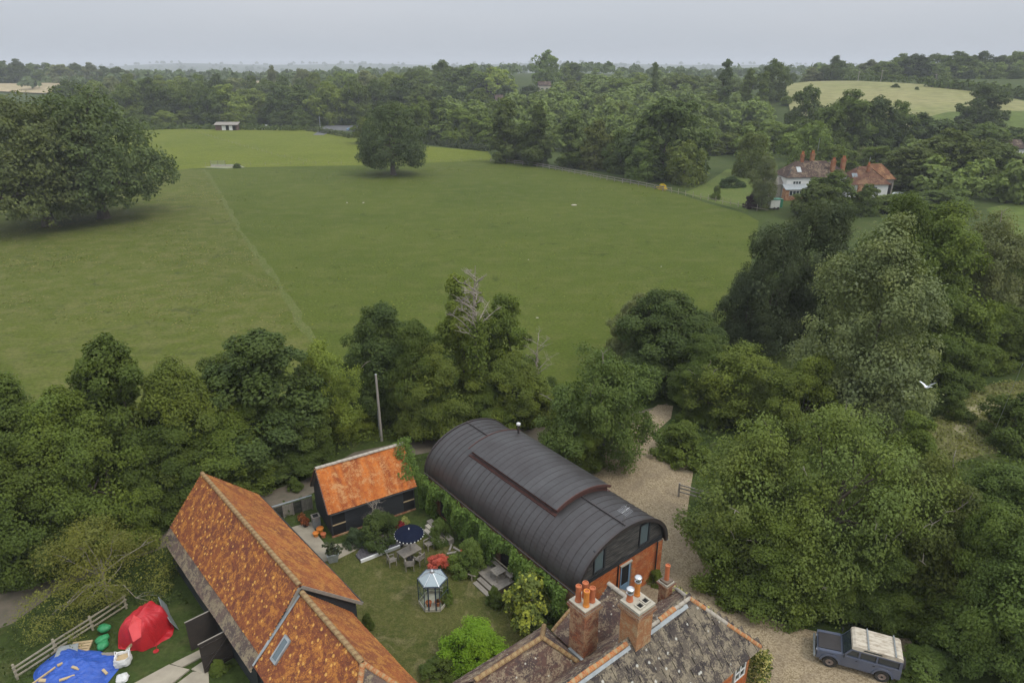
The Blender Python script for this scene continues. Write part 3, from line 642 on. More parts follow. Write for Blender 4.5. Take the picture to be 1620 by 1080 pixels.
for i, (kd, x, yb, yt, wd, col, lab, grp) in enumerate([
    ('airy', 950, 738, 548, 165, (0.096, 0.137, 0.034), 'spreading walnut like tree overhanging the drive beside the arched barn', None),
    ('broad', 905, 742, 640, 90, MD, 'low leafy bough tree leaning against the far side of the arched barn', None),
    ('broad', 1052, 600, 460, 165, DG, 'dark round tree on the pasture edge right of the overhanging tree', 'trees round the drive mouth'),
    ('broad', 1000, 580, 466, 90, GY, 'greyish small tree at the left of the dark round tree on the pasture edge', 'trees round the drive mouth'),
    ('broad', 1105, 640, 530, 110, DK, 'dark tree behind the low round bush by the drive', 'trees round the drive mouth'),
    ('airy', 1165, 672, 545, 150, OL, 'olive loose tree between the drive and the tall pale poplar', 'trees round the drive mouth'),
    ('broad', 1120, 660, 590, 90, MD, 'low mid green tree close behind the round bush', 'trees round the drive mouth'),
    ('feathery', 1342, 690, 338, 235, (.160, .190, .082), 'tall silvery green poplar towering over the right hand trees', None),
    ('pine', 1200, 560, 345, 130, (0.048, 0.063, 0.031), 'dark pine at the right corner of the pasture', 'dark pines by the pasture corner'),
    ('pine', 1270, 540, 300, 170, (0.059, 0.076, 0.036), 'dark spreading pine in front of the white house', 'dark pines by the pasture corner'),
    ('pine', 1170, 570, 430, 90, (0.053, 0.070, 0.034), 'smaller dark pine lowest on the pasture edge', 'dark pines by the pasture corner'),
    ('broad', 1450, 565, 325, 180, MD, 'mid green broad tree behind the poplar to its right', 'trees right of the poplar'),
    ('broad', 1390, 560, 305, 130, DK, 'dark tree below the orange roofed garage of the white house', 'trees right of the poplar'),
    ('airy', 1530, 545, 330, 150, GY, 'grey green willow like tree on the right, below the side field', 'trees right of the poplar'),
    ('broad', 1608, 530, 400, 130, DK, 'dark tree at the right picture edge above the meadow', 'trees right of the poplar'),
    ('broad', 1474, 588, 440, 140, DK, 'dark green tree directly right of the poplar crown', 'trees right of the poplar'),
    ('broad', 1570, 570, 480, 130, MD, 'mid green tree above the dry meadow', 'trees right of the poplar'),
    ('shrub', 1500, 656, 605, 75, DK, 'dark bush on the dry meadow below the flying bird', 'bushes on the meadow'),
    ('shrub', 1605, 700, 622, 110, DK, 'dark bush at the right end of the dry meadow', 'bushes on the meadow'),
    ('huge', 1285, 905, 634, 325, (0.119, 0.157, 0.039), 'huge sprawling tree filling the lower right above the drive', None),
    ('airy', 1175, 890, 690, 190, (0.104, 0.133, 0.033), 'loose tree at the left front of the huge tree, leaning over the drive', 'trees right of the drive'),
    ('broad', 1200, 930, 800, 170, MD, 'leafy low tree beside the drive opposite the farmhouse', 'trees right of the drive'),
    ('airy', 1418, 930, 712, 200, (0.098, 0.119, 0.030), 'olive tree behind the blue off road car', 'trees right of the drive'),
    ('broad', 1370, 965, 840, 150, DK, 'dark low tree just behind the white roof of the blue car', 'trees right of the drive'),
    ('broad', 1565, 860, 738, 175, (0.088, 0.126, 0.028), 'fresh green round tree under the dry meadow at the right edge', 'trees right of the drive'),
    ('broad', 1525, 1010, 800, 170, DK, 'dark tree right of the blue car in the shaded hollow', 'trees right of the drive'),
    ('broad', 1580, 1050, 830, 190, (0.098, 0.140, 0.035), 'bright leafy tree in the lower right corner', 'trees right of the drive'),
    ('broad', 1275, 962, 862, 120, MD, 'leafy overhanging tree above the bonnet of the blue car', 'trees right of the drive'),
    ('tallish', 1428, 770, 650, 90, MD, 'slim green tree at the foot of the poplar on its right', 'trees right of the poplar'),
    ('broad', 1260, 700, 560, 120, OL, 'olive tree at the foot of the poplar on its left', 'trees right of the poplar'),
    ('broad', 1705, 880, 715, 190, DK, 'dark tree mostly outside the right picture edge', 'trees right of the drive'),
]):
    tree_px(kd, x, yb, yt, wd, col, lab, grp, seed=50 + i)
# the three big field trees
tree_px('oak_field', 165, 346, 133, 222, (0.081, 0.109, 0.040), 'great spreading oak on the left with a pale flared trunk base', 'old trees standing in the pasture', seed=3)
tree_px('oak_field', 78, 357, 150, 235, (0.105, 0.127, 0.044), 'great spreading oak at the left edge, left of the oak with the flared trunk', 'old trees standing in the pasture', seed=4)
tree_px('oak_field', 622, 277, 158, 116, (0.069, 0.095, 0.036), 'lone dark round oak standing in the middle of the pasture', 'old trees standing in the pasture', seed=5)
# half dead tree with its bare crown, the grey sapling, dead boughs
x, y = on_land(757, 668); t = thing('half_dead_tree', 'half dead tree with bare pale branches above an ivy clad trunk', 'tree', (x, y, 0))
bare_twigs(5, 17.0, 2.5, .21, 22, 7, .50, 4).build('trunk', m_bark_pale, t, smoothf=True)
rng0 = np.random.default_rng(4); g = G(); P = np.stack([rng0.normal(0, .5, 3800), rng0.normal(0, .5, 3800), rng0.uniform(2, 11, 3800)], 1); leaf_quads(g, P, P * np.array([1, 1, .05]) + rng0.normal(size=P.shape) * .6, .26, rng0)
o = g.build('ivy', m_leaf, t); o.color = (*MD, 1)
x, y = on_land(850, 652); t = thing('bare_sapling', 'bare grey leafless sapling right of the half dead tree', 'tree', (x, y, 0))
bare_twigs(11, 9.2, 2.2, .12, 14, 7, .3).build('trunk', m_bark_pale, t, smoothf=True)
# shrubs near the yard
for i, (kd, x, yb, yt, wd, col, lab, nm, cat) in enumerate([
    ('spiky', 172, 950, 818, 196, YL, 'straggly yellow green thorn tree beside the large orange barn', 'thorn_tree', 'tree'),
    ('round_shrub', 756, 1052, 986, 116, BR, 'bright lime green rounded shrub on the lawn edge', 'shrub', 'shrub'),
    ('glossy', 832, 985, 905, 96, (0.133, 0.168, 0.042), 'small glossy leaved tree with yellowish foliage in the garden', 'garden_tree', 'tree'),
    ('shrub', 1077, 722, 668, 88, MD, 'low round dark green bush at the turn of the gravel drive', 'bush', 'bush'),
    ('shrub', 1455, 1078, 1028, 105, (0.098, 0.140, 0.035), 'green bush hiding the tail of the blue car', 'bush', 'bush'),
    ('shrub', 1400, 1120, 1066, 60, (0.088, 0.126, 0.032), 'low green bush under the rear wheel of the blue car', 'bush', 'bush'),
    ('shrub', 1105, 845, 808, 45, (0.083, 0.119, 0.030), 'small clipped bush where the drive narrows', 'bush', 'bush'),
    ('shrub', 598, 856, 808, 74, DG, 'dark green shrub against the front of the black shed', 'shrub', 'shrub'),
    ('shrub', 563, 862, 832, 34, (0.063, 0.091, 0.042), 'small dark shrub left of the slate bed', 'shrub', 'shrub'),
    ('shrub', 742, 905, 848, 58, (0.108, 0.154, 0.038), 'yellow green shrub in front of the ivy covered wall', 'shrub', 'shrub'),
    ('shrub', 695, 858, 818, 40, (0.088, 0.126, 0.032), 'leafy border plants behind the navy parasol', 'shrub', 'shrub'),
    ('shrub', 783, 955, 925, 30, (0.078, 0.112, 0.028), 'small plant beside the garden steps', 'shrub', 'shrub'),
    ('shrub', 582, 992, 968, 22, DK, 'small dark plant with a white bloom at the barn corner', 'shrub', 'shrub'),
    ('shrub', 708, 950, 925, 24, (0.119, 0.168, 0.042), 'bright small plant right of the greenhouse', 'shrub', 'shrub'),
    ('shrub', 700, 1065, 1040, 62, DK, 'dark low shrub between the orange roof and the lime green shrub', 'shrub', 'shrub'),
    ('shrub', 855, 1010, 975, 40, DK, 'dark shrub behind the farmhouse roof hip', 'shrub', 'shrub'),
    ('shrub', 1037, 925, 898, 30, MD, 'green shrub against the brick end wall of the arched barn', 'shrub', 'shrub'),
    ('shrub', 468, 775, 752, 26, DK, 'small round bush by the lane next to the black shed', 'bush', 'bush'),
    ('shrub', 350, 1078, 1040, 34, MD, 'weedy green bush at the foot of the open barn door', 'bush', 'bush'),
]):
    tree_px(kd, x, yb, yt, wd, col, lab, None, nm, cat, seed=90 + i, part=('crown', 'trunk') if cat == 'tree' else ('foliage', 'stem'))
x, y = on_land(594, 845); t = thing('bare_shrub', 'bare grey twiggy shrub against the black shed wall', 'shrub', (x, y, 0)); bare_twigs(21, 3.2, 1.1, .06, 12, 6, .3).build('stem', m_bark_pale, t)
x, y = on_land(694, 905); t = thing('maple', 'small red leaved maple behind the greenhouse', 'tree', (x, y, 0))
g, cs = crown(77, .85, 1.25, .6, 'dome', 46, 60, .12, rb=(.22, .36), asp=.4); o = g.build('crown', m_leafmaple, t); o.color = (.45, .11, .085, 1); limbs(3, 1.8, .7, .9, cs, .05, 5).build('trunk', m_bark, t)

# ------------------------------------------------------------------ belts of trees further off
ORD = 'first second third fourth fifth sixth seventh eighth ninth tenth eleventh twelfth thirteenth fourteenth fifteenth sixteenth seventeenth eighteenth nineteenth twentieth'.split()
def row(kds, Y, pts, wd, cols, where, group, seed, step=.62, jit=8, dY=20):
    """a belt: tree tops follow the line pts (photo pixels), bases on the land at distance Y"""
    r = random.Random(seed); x = pts[0][0]; xs = [p[0] for p in pts]; ys = [p[1] for p in pts]; k = 0
    while x <= pts[-1][0]:
        w_ = wd * r.uniform(.75, 1.3); yt = lerp_tab(x, xs, ys) + r.uniform(-.45, 1) * jit
        Yd = Y + r.uniform(-dY, dY); X, _, zt = at_dist(x, yt, Yd); z = T(X, Yd); H = max(5.0, zt - z); H = min(H, 27)
        R = w_ / 2 * depth(X, Yd, z + 8) / FPX; R = min(R, H * .75)
        c = r.choice(cols); q_ = r.uniform(.75, 1.3); lum = c[1] * q_
        if x < -w_ * .4 or x > 1620 + w_ * .4: x += w_ * step; continue
        if x > 4 and x < 1618:
            lab = f"{'dark' if lum < .1 else 'mid' if lum < .15 else 'light'} {'slim' if R < H * .4 else 'broad'} tree, {ORD[min(k, 19)]} from the left {where}"; k += 1
        else: lab = f"tree at the picture edge {where}"
        plant(r.choice(kds), (X, Yd, z - .3), H, R, tuple(v * q_ for v in c), lab, group, seed=seed * 100 + k)
        x += w_ * step
B_ = ['far_broad', 'far_broad', 'far_round']; C_ = [DK, MD, DG, MD, OL, LT]
def single(kd, x, Y, yt, wd, col, lab, group=None, seed=0): tree_px(kd, x, 0, yt, wd, col, lab, group, Y=Y, seed=seed)
row(B_, 448, [(132, 160), (180, 128), (215, 122), (250, 124), (300, 126), (350, 136), (400, 128), (450, 135), (490, 130), (530, 124), (570, 140)], 56, C_, 'in the belt behind the paddock', 'trees behind the paddock', 1)
row(B_, 428, [(225, 172), (300, 165), (345, 175), (420, 168), (520, 165), (560, 168)], 40, [MD, LT, OL, DK], 'in the low front row behind the paddock', 'front trees behind the paddock', 2)
row(B_, 330, [(575, 178), (640, 150), (690, 160), (740, 170), (775, 178)], 50, C_, 'behind the hedge right of the oak', 'trees behind the lone oak', 3, jit=14)
row(B_, 440, [(560, 118), (600, 112), (660, 118), (720, 128), (800, 150), (850, 145), (880, 160)], 62, C_, 'halfway up the wooded rise', 'trees on the wooded rise', 4, jit=12)
row(B_, 560, [(540, 105), (600, 98), (640, 96), (700, 94), (740, 88), (790, 100)], 58, [MD, LT, DK, GY], 'on top of the wooded rise', 'skyline trees in the middle', 5, jit=6, dY=30)
row(B_, 520, [(800, 128), (850, 132), (900, 128), (960, 118), (1020, 118), (1080, 118), (1130, 122), (1180, 122), (1240, 118)], 52, C_, 'in the far wood right of the village', 'trees right of the village', 6, jit=9, dY=30)
row(B_, 400, [(880, 172), (930, 160), (980, 150), (1040, 150), (1100, 140), (1150, 150), (1220, 145), (1270, 160)], 62, C_, 'in the wood behind the limes', 'trees in the middle wood', 7, jit=16)
row(B_, 300, [(1120, 196), (1170, 190), (1230, 180), (1260, 178), (1300, 182)], 62, C_, 'behind the garden willows', 'trees behind the white house garden', 8, jit=14)
row(B_, 270, [(1318, 155), (1360, 142), (1410, 148), (1450, 166), (1490, 174), (1530, 190), (1600, 196), (1660, 200)], 72, [DK, DG, MD, DK], 'in the line below the hay field', 'dark trees below the hay field', 9, step=.45, jit=10, dY=14)
row(B_, 235, [(1290, 232), (1330, 222), (1400, 225), (1450, 236)], 54, [GY, DK, MD], 'close behind the white house', 'trees close behind the white house', 10, jit=8, dY=8)
row(B_, 560, [(1255, 112), (1290, 100), (1330, 106), (1370, 98), (1400, 92), (1440, 84), (1490, 82), (1540, 84), (1590, 80), (1660, 78)], 48, [DK, MD, DG, MD, GY], 'along the top of the hay field', 'trees along the top of the hay field', 11, jit=6, dY=35)
row(B_, 520, [(1500, 108), (1550, 106), (1600, 102), (1670, 100)], 56, [DK, MD, DG], 'before the hilltop wood', 'front trees of the hilltop wood', 12, jit=8, dY=15)
row(B_, 820, [(-40, 100), (20, 95), (70, 96), (120, 97), (160, 102), (210, 108)], 34, [DK, MD, GY], 'beyond the pale stubble field', 'trees beyond the stubble field', 13, jit=5, dY=40)
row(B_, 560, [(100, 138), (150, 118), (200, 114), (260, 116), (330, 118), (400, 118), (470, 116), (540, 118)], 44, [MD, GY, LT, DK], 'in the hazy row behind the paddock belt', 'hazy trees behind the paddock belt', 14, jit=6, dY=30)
row(B_, 360, [(-60, 145), (0, 150), (40, 160)], 46, [DK, MD], 'behind the great oaks', 'trees behind the great oaks', 15)
single('far_cone', 800, 258, 152, 62, (0.092, 0.120, 0.030), 'first tall lime at the head of the pasture fence', 'limes along the pasture fence', 1)
single('far_cone', 851, 252, 156, 62, (0.084, 0.112, 0.028), 'second tall lime along the pasture fence', 'limes along the pasture fence', 2)
single('far_cone', 905, 246, 176, 62, (0.101, 0.137, 0.034), 'third lime along the fence, lighter and shorter', 'limes along the pasture fence', 3)
single('far_broad', 944, 242, 190, 60, (0.115, 0.133, 0.033), 'fourth tree along the fence with warm olive top', 'limes along the pasture fence', 4)
single('far_broad', 828, 262, 190, 44, DK, 'dark filler tree between the first and second limes', None, 5)
single('far_broad', 985, 235, 205, 50, DK, 'dark tree between the limes and the big garden tree', None, 6)
single('far_broad', 1058, 222, 146, 118, (0.063, 0.090, 0.022), 'massive dark tree at the corner of the garden with golden top', None, 7)
single('far_broad', 1016, 214, 224, 54, (0.108, 0.154, 0.038), 'small light green tree in front of the massive dark tree', None, 8)
single('far_willow', 1088, 210, 218, 84, (0.119, 0.147, 0.037), 'grey green willow left of the garden lawn', 'willows round the garden', 9)
single('far_willow', 1195, 225, 207, 70, (0.112, 0.140, 0.035), 'grey green willow behind the garden lawn', 'willows round the garden', 10)
single('far_willow', 1290, 235, 188, 105, (0.119, 0.161, 0.040), 'big pale willow behind the white house', 'willows round the garden', 11)
tree_px('airy', 1204, 332, 246, 48, (0.119, 0.140, 0.063), 'slender birch with pale trunk in front of the white house', seed=12)
single('far_column', 1152, 390, 93, 24, DG, 'tall dark lombardy poplar on the skyline', 'columnar poplars', 13)
single('far_column', 1038, 480, 98, 16, DK, 'slim distant poplar left of the tall dark one', 'columnar poplars', 14)
single('far_column', 1188, 400, 108, 22, MD, 'paler columnar poplar right of the tall dark one', 'columnar poplars', 15)
single('far_column', 1212, 395, 112, 20, MD, 'shorter columnar poplar beside the broad skyline tree', 'columnar poplars', 16)
single('far_round', 1228, 430, 92, 56, (0.098, 0.133, 0.033), 'broad light tree on the skyline right of the poplars', None, 17)
single('far_broad', 1282, 330, 132, 52, DK, 'dark round tree at the left end of the hay field', None, 18)
single('far_broad', 1566, 330, 134, 72, (0.070, 0.098, 0.025), 'large round oak alone on the right of the hay field', None, 19)
single('far_round', 865, 600, 79, 42, (0.140, 0.196, 0.049), 'tall pale tree standing above the village skyline', None, 20)
single('far_broad', 906, 640, 97, 40, DK, 'dark skyline tree right of the tall pale tree', None, 21)
single('far_broad', 776, 540, 106, 32, (0.049, 0.031, 0.039), 'purple copper beech on the wooded rise', None, 22)
single('far_round', 1448, 200, 226, 92, (0.085, 0.108, 0.027), 'olive tree right of the garage, left of the broad olive crowned one', None, 23)
single('far_round', 1515, 205, 204, 118, (0.088, 0.112, 0.028), 'broad olive crowned tree right of the white house', None, 32)
single('far_broad', 1580, 200, 222, 104, (0.078, 0.104, 0.026), 'olive tree at the right edge beside the broad olive crowned one', None, 33)
single('far_broad', 1322, 166, 270, 84, DK, 'dark tree before the white house hiding its middle', None, 24)
single('far_broad', 1296, 160, 286, 76, (0.063, 0.084, 0.021), 'dark green tree before the white house wall', None, 25)
single('far_broad', 1378, 163, 291, 46, (.085, .118, .028), 'small tree before the white wall of the right hand wing', None, 34)
single('far_broad', 1425, 168, 306, 80, MD, 'rounded tree in front of the garage of the white house', None, 26)
single('far_broad', 1490, 172, 300, 80, (0.084, 0.119, 0.030), 'leafy tree between the garage and the side field', None, 27)
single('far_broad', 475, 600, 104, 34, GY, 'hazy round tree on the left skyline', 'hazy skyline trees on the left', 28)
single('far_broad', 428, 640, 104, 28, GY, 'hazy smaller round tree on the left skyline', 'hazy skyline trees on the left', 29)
single('far_broad', 102, 480, 124, 46, DK, 'dark round tree before the stubble field', None, 30)
single('far_broad', 1325, 545, 88, 34, DK, 'high domed tree at the left of the hilltop wood', None, 31)
for x, yb, yt, wd, c, lab in [(1048, 300, 290, 18, (.50, .38, .02), 'bright yellow flowering bush at the pasture fence'), (1188, 330, 306, 26, (.030, .014, .018), 'dark purple shrub at the garden corner'), (1132, 316, 292, 18, MD, 'small lone apple tree on the garden lawn'), (1155, 296, 278, 40, (.05, .08, .025), 'clipped green hedge mound at the back of the garden lawn'), (1418, 140, 132, 12, DK, 'small dark bush on the hay field'), (1451, 144, 137, 9, DK, 'tiny dark bush on the hay field right of the other'), (375, 266, 258, 16, DK, 'dark bramble bush beside the field trough')]:
    if yb < 200: X, Y = on_land(x, yb); tree_px('shrub', x, yb, yt, wd, c, lab, None, 'bush', 'bush', Y=Y, part=('foliage', 'stem'))
    else: tree_px('shrub', x, yb, yt, wd, c, lab, None, 'bush', 'bush', part=('foliage', 'stem'))

# hedges: leafy banks
def hedge(name, px, w_, h_, col, label, n, size, seed, group=None, cat='hedge'):
    r = np.random.default_rng(seed); pts = np.array([on_land(*p) for p in px]); seg = np.linalg.norm(np.diff(pts, axis=0), axis=1); cum = np.concatenate([[0], np.cumsum(seg)])
    s = r.uniform(0, cum[-1], n); X = np.interp(s, cum, pts[:, 0]); Y = np.interp(s, cum, pts[:, 1])
    a = r.uniform(0, math.pi, n); bulge = 1 + .18 * np.sin(s * .9) + .12 * np.sin(s * 2.3 + 1)
    off = np.cos(a) * w_ / 2 * r.uniform(.7, 1.05, n); Z = np.abs(np.sin(a)) ** .6 * h_ * bulge * r.uniform(.55, 1.05, n)
    d = np.gradient(pts, axis=0)[0]; d = (pts[-1] - pts[0]) / np.linalg.norm(pts[-1] - pts[0]); nx, ny = -d[1], d[0]
    P = np.stack([X + nx * off, Y + ny * off, Z + terr(X, Y)], 1); N = np.stack([nx * np.cos(a), ny * np.cos(a), np.sin(a) + .3], 1) + r.normal(size=(n, 3)) * .5
    g = G(); leaf_quads(g, P, N, size, r); o = g.build(name, m_leaf); o.color = (*col, 1); return tag(o, label, cat, group)
hedge('hedge', [(560, 216), (620, 222), (690, 230), (772, 240)], 3.0, 2.6, (.05, .065, .025), 'trimmed hedge along the far side of the paddock right of the lone oak', 3500, 1.0, 1)
hedge('hedge', [(225, 206), (290, 204), (345, 205), (470, 207), (490, 205)], 3.0, 2.6, DK, 'dark hedge at the far side of the paddock behind the field shelter', 3000, 1.1, 2)
hedge('hedge', [(484, 207), (515, 211), (558, 219)], 2.6, 2.2, (.07, .09, .03), 'light hedge along the road left of the lone oak', 1500, .9, 3)
hedge('hedge', [(1290, 128), (1380, 129), (1470, 134)], 5, 4, DK, 'low hedge along the top edge of the hay field', 1500, 2.0, 4)
hedge('hedge', [(1465, 138), (1550, 146), (1640, 160)], 6, 5, DK, 'hedge stepping down the right side of the hay field', 1500, 2.2, 5)

# the far country: woods one cannot count
rs = np.random.default_rng(9); g = G()
def proj(x, y, z):
    zc = y * CP - (z - EYE) * SP; return 810 + FPX * x / zc, 540 - FPX * (y * SP + (z - EYE) * CP) / zc
KEEP_OPEN = [[(1235, 136), (1290, 126), (1480, 134), (1640, 150), (1640, 232), (1460, 225), (1440, 205), (1400, 178), (1350, 160), (1300, 150), (1262, 170), (1240, 176)], [(752, 156), (800, 156), (805, 134), (755, 134)], [(820, 140), (880, 140), (880, 118), (820, 118)], [(-60, 150), (140, 150), (140, 120), (-60, 120)], [(385, 139), (520, 140), (520, 128), (385, 128)], [(1080, 310), (1120, 280), (1150, 262), (1235, 255), (1240, 340), (1080, 340)], [(490, 216), (520, 192), (582, 192), (584, 214)], [(1200, 320), (1235, 240), (1420, 240), (1440, 330)]]
SKY_X = [-100, 200, 450, 545, 600, 640, 740, 800, 900, 1000, 1100, 1240, 1260, 1330, 1440, 1700]; SKY_Y = [134, 124, 122, 122, 100, 96, 87, 97, 100, 106, 108, 110, 100, 100, 80, 78]
MW = [crown(900 + i, 6.2, 14, .3, ('oak', 'round', 'oak', 'dome')[i % 4], 46, 9, 1.45, rb=(.24, .40), lob=.16, jit=.36)[0] for i in range(8)]
MW = [(np.concatenate(m.v), np.concatenate(m.att)) for m in MW]
def mid_wood(n, azlo, azhi, dlo, dhi, hlo, hhi):
    for i in range(n):
        d = math.sqrt(rs.uniform(dlo ** 2, dhi ** 2)); az = rs.uniform(azlo, azhi); X = az * d; z = T(X, d); Hh = rs.uniform(hlo, hhi); R = Hh * rs.uniform(.40, .60); wv = rs.uniform(.0, 1.0)
        px_ = proj(X, d, z)[0]; ztop = at_dist(px_, np.interp(px_, SKY_X, SKY_Y) + rs.uniform(0, 9) + max(0.0, 640 - d) * (.16 if az > -.1 else 0), d)[2]; Hh = min(Hh, ztop - z); R = min(R, Hh * .7)
        if Hh < 6: continue
        pts = np.array([proj(X, d, z), proj(X, d, z + Hh), proj(X, d, z + Hh * .5), proj(X - R, d, z + Hh * .6), proj(X + R, d, z + Hh * .6)])
        if any(inpoly_(pts, q).any() for q in KEEP_OPEN): continue
        V_, at_ = MW[rs.integers(len(MW))]; th = rs.uniform(0, 6.28); c_, s_ = math.cos(th), math.sin(th)
        Q = V_ @ np.array([[c_, s_, 0], [-s_, c_, 0], [0, 0, 1]]) * np.array([R / 6.2, R / 6.2, Hh / 14]) + np.array([X, d, z - .3])
        g.quads(Q, np.arange(len(Q)).reshape(-1, 4), np.clip(.72 * wv + .28 * at_, 0, 1))
def inpoly_(q, poly):
    p = np.asarray(poly, float); ins = np.zeros(len(q), bool); j = len(p) - 1
    for i in range(len(p)):
        ins ^= ((p[i, 1] > q[:, 1]) != (p[j, 1] > q[:, 1])) & (q[:, 0] < (p[j, 0] - p[i, 0]) * (q[:, 1] - p[i, 1]) / (p[j, 1] - p[i, 1] + 1e-12) + p[i, 0]); j = i
    return ins
def far_wood(n, azlo, azhi, dlo, dhi, hlo, hhi, leaf):
    for i in range(n):
        d = rs.uniform(dlo, dhi); az = rs.uniform(azlo, azhi); X = az * d; Hh = rs.uniform(hlo, hhi); R = Hh * rs.uniform(.4, .6); z = T(X, d); k = 42
        dd = sphere_dirs(rs, k); dd[:, 2] = np.abs(dd[:, 2]) * 1.0 - .15
        P = np.array([X, d, z + Hh * .45]) + dd * np.array([R, R, Hh * .55]) * rs.uniform(.75, 1.05, (k, 1))
        leaf_quads(g, P, dd + rs.normal(size=dd.shape) * .45, leaf * R, rs, .8, np.clip(rs.uniform(.2, .8) + rs.normal(size=k) * .15, 0, 1))
mid_wood(230, -.10, .36, 335, 470, 11, 19)
mid_wood(150, -.10, .36, 470, 640, 12, 20)
mid_wood(70, -.02, .30, 285, 335, 8, 13)
mid_wood(170, -.62, -.08, 475, 680, 11, 18)
mid_wood(70, .30, .80, 250, 300, 8, 13)
mid_wood(170, .40, .85, 505, 680, 11, 18)
mid_wood(60, .50, .80, 175, 235, 7, 11)
o = g.build('woodland', m_leaf_wood, kind='stuff'); o.color = (.140, .185, .050, 1); g = G()
far_wood(170, -.80, -.22, 700, 1050, 9, 16, .75)
far_wood(150, -.30, .60, 690, 1000, 9, 15, .75)
far_wood(260, -.85, .75, 1050, 2000, 10, 18, .8)
far_wood(330, -.85, .75, 3400, 6000, 16, 26, .95)
o = g.build('far_woodland', m_leaf_wood, kind='stuff'); o.color = (.10, .135, .06, 1)

# undergrowth along the lane, the verges and the wild corners
def scrub(name, polys, dens, size, hgt, cols, seed):
    r = np.random.default_rng(seed); g = G(); tot = []
    for poly in polys:
        pts = np.array([at(*p) for p in poly]); lo, hi = pts.min(0), pts.max(0); n = int((hi - lo).prod() * dens)
        q = r.uniform(lo, hi, (n, 2)); ins = np.zeros(n, bool); j = len(pts) - 1
        for i in range(len(pts)):
            c = ((pts[i, 1] > q[:, 1]) != (pts[j, 1] > q[:, 1])) & (q[:, 0] < (pts[j, 0] - pts[i, 0]) * (q[:, 1] - pts[i, 1]) / (pts[j, 1] - pts[i, 1] + 1e-9) + pts[i, 0]); ins ^= c; j = i
        tot.append(q[ins])
    q = np.concatenate(tot)
    hz_ = hgt * (.35 + .65 * (np.sin(q[:, 0] * .9 + 1.3 * np.sin(q[:, 1] * .5)) * np.sin(q[:, 1] * 1.1 + q[:, 0] * .3) * .5 + .5)) * r.uniform(.1, 1.1, len(q))
    P = np.column_stack([q, hz_ + .03]); leaf_quads(g, P, r.normal(size=P.shape) * .7 + np.array([0, 0, .8]), size, r)
    o = g.build(name, m_leaf, kind='stuff'); o.color = (*cols, 1); return o
scrub('undergrowth', [[(-60, 760), (300, 740), (480, 690), (600, 640), (860, 628), (1010, 610), (1050, 634), (960, 662), (880, 668), (690, 684), (560, 708), (480, 752), (400, 778), (250, 830), (-60, 950)]], 16, .3, 1.3, MD, 1)
scrub('undergrowth', [[(-80, 1000), (20, 995), (90, 945), (160, 905), (255, 880), (300, 960), (200, 960), (120, 1015), (40, 1080), (-80, 1100)], [(430, 812), (520, 780), (600, 738), (700, 718), (690, 735), (640, 760), (500, 800), (440, 830)]], 20, .24, .7, (.058, .08, .024), 2)
scrub('undergrowth', [[(1062, 668), (1110, 740), (1100, 800), (1130, 890), (1200, 940), (1300, 985), (1420, 1000), (1500, 1060), (1700, 1090), (1700, 700), (1560, 725), (1460, 745), (1440, 690), (1280, 690), (1150, 650)], [(1150, 560), (1450, 600), (1700, 590), (1700, 420), (1500, 400), (1200, 400)]], 9, .34, 1.0, DK, 3)
scrub('long_grass', [[(1455, 690), (1500, 640), (1570, 608), (1680, 600), (1720, 690), (1560, 720), (1480, 740)]], 26, .28, .5, (.165, .175, .06), 4)

def tufts(name, poly, n, size, hgt, col, seed, thr):
    r = np.random.default_rng(seed); pts = np.array([at(*q) for q in poly]); lo, hi = pts.min(0), pts.max(0); q = r.uniform(lo, hi, (n * 3, 2)); q = q[inpoly_(q, pts)]
    w_ = np.sin(q[:, 0] * .11 + 1.7 * np.sin(q[:, 1] * .07 + seed)) * np.sin(q[:, 1] * .13 + 1.3 * np.sin(q[:, 0] * .09)) + .5 * np.sin(q[:, 0] * .41 + q[:, 1] * .23) * np.sin(q[:, 1] * .37)
    q = q[w_ + r.normal(0, .35, len(q)) > thr][:n]; P = np.column_stack([q, r.uniform(.03, hgt, len(q))]); g = G(); leaf_quads(g, P, r.normal(size=P.shape) * .35 + np.array([0, -.1, 1.6]), size, r, .7)
    o = g.build(name, m_leaf, kind='stuff'); o.color = (*col, 1)
FIELD = [(-60, 560), (200, 540), (520, 545), (850, 560), (1080, 560), (1150, 400), (1150, 345), (1010, 298), (800, 262), (330, 272), (180, 300), (-100, 330)]
tufts('grass_tufts', FIELD, 6000, .36, .07, (.080, .108, .014), 3, .45)
tufts('grass_tufts', [(-60, 560), (200, 540), (480, 520), (400, 395), (330, 285), (-60, 380)], 5000, .34, .08, (.16, .155, .05), 8, .35)
tufts('grass_tufts', FIELD, 3500, .34, .07, (.125, .14, .028), 15, .5)

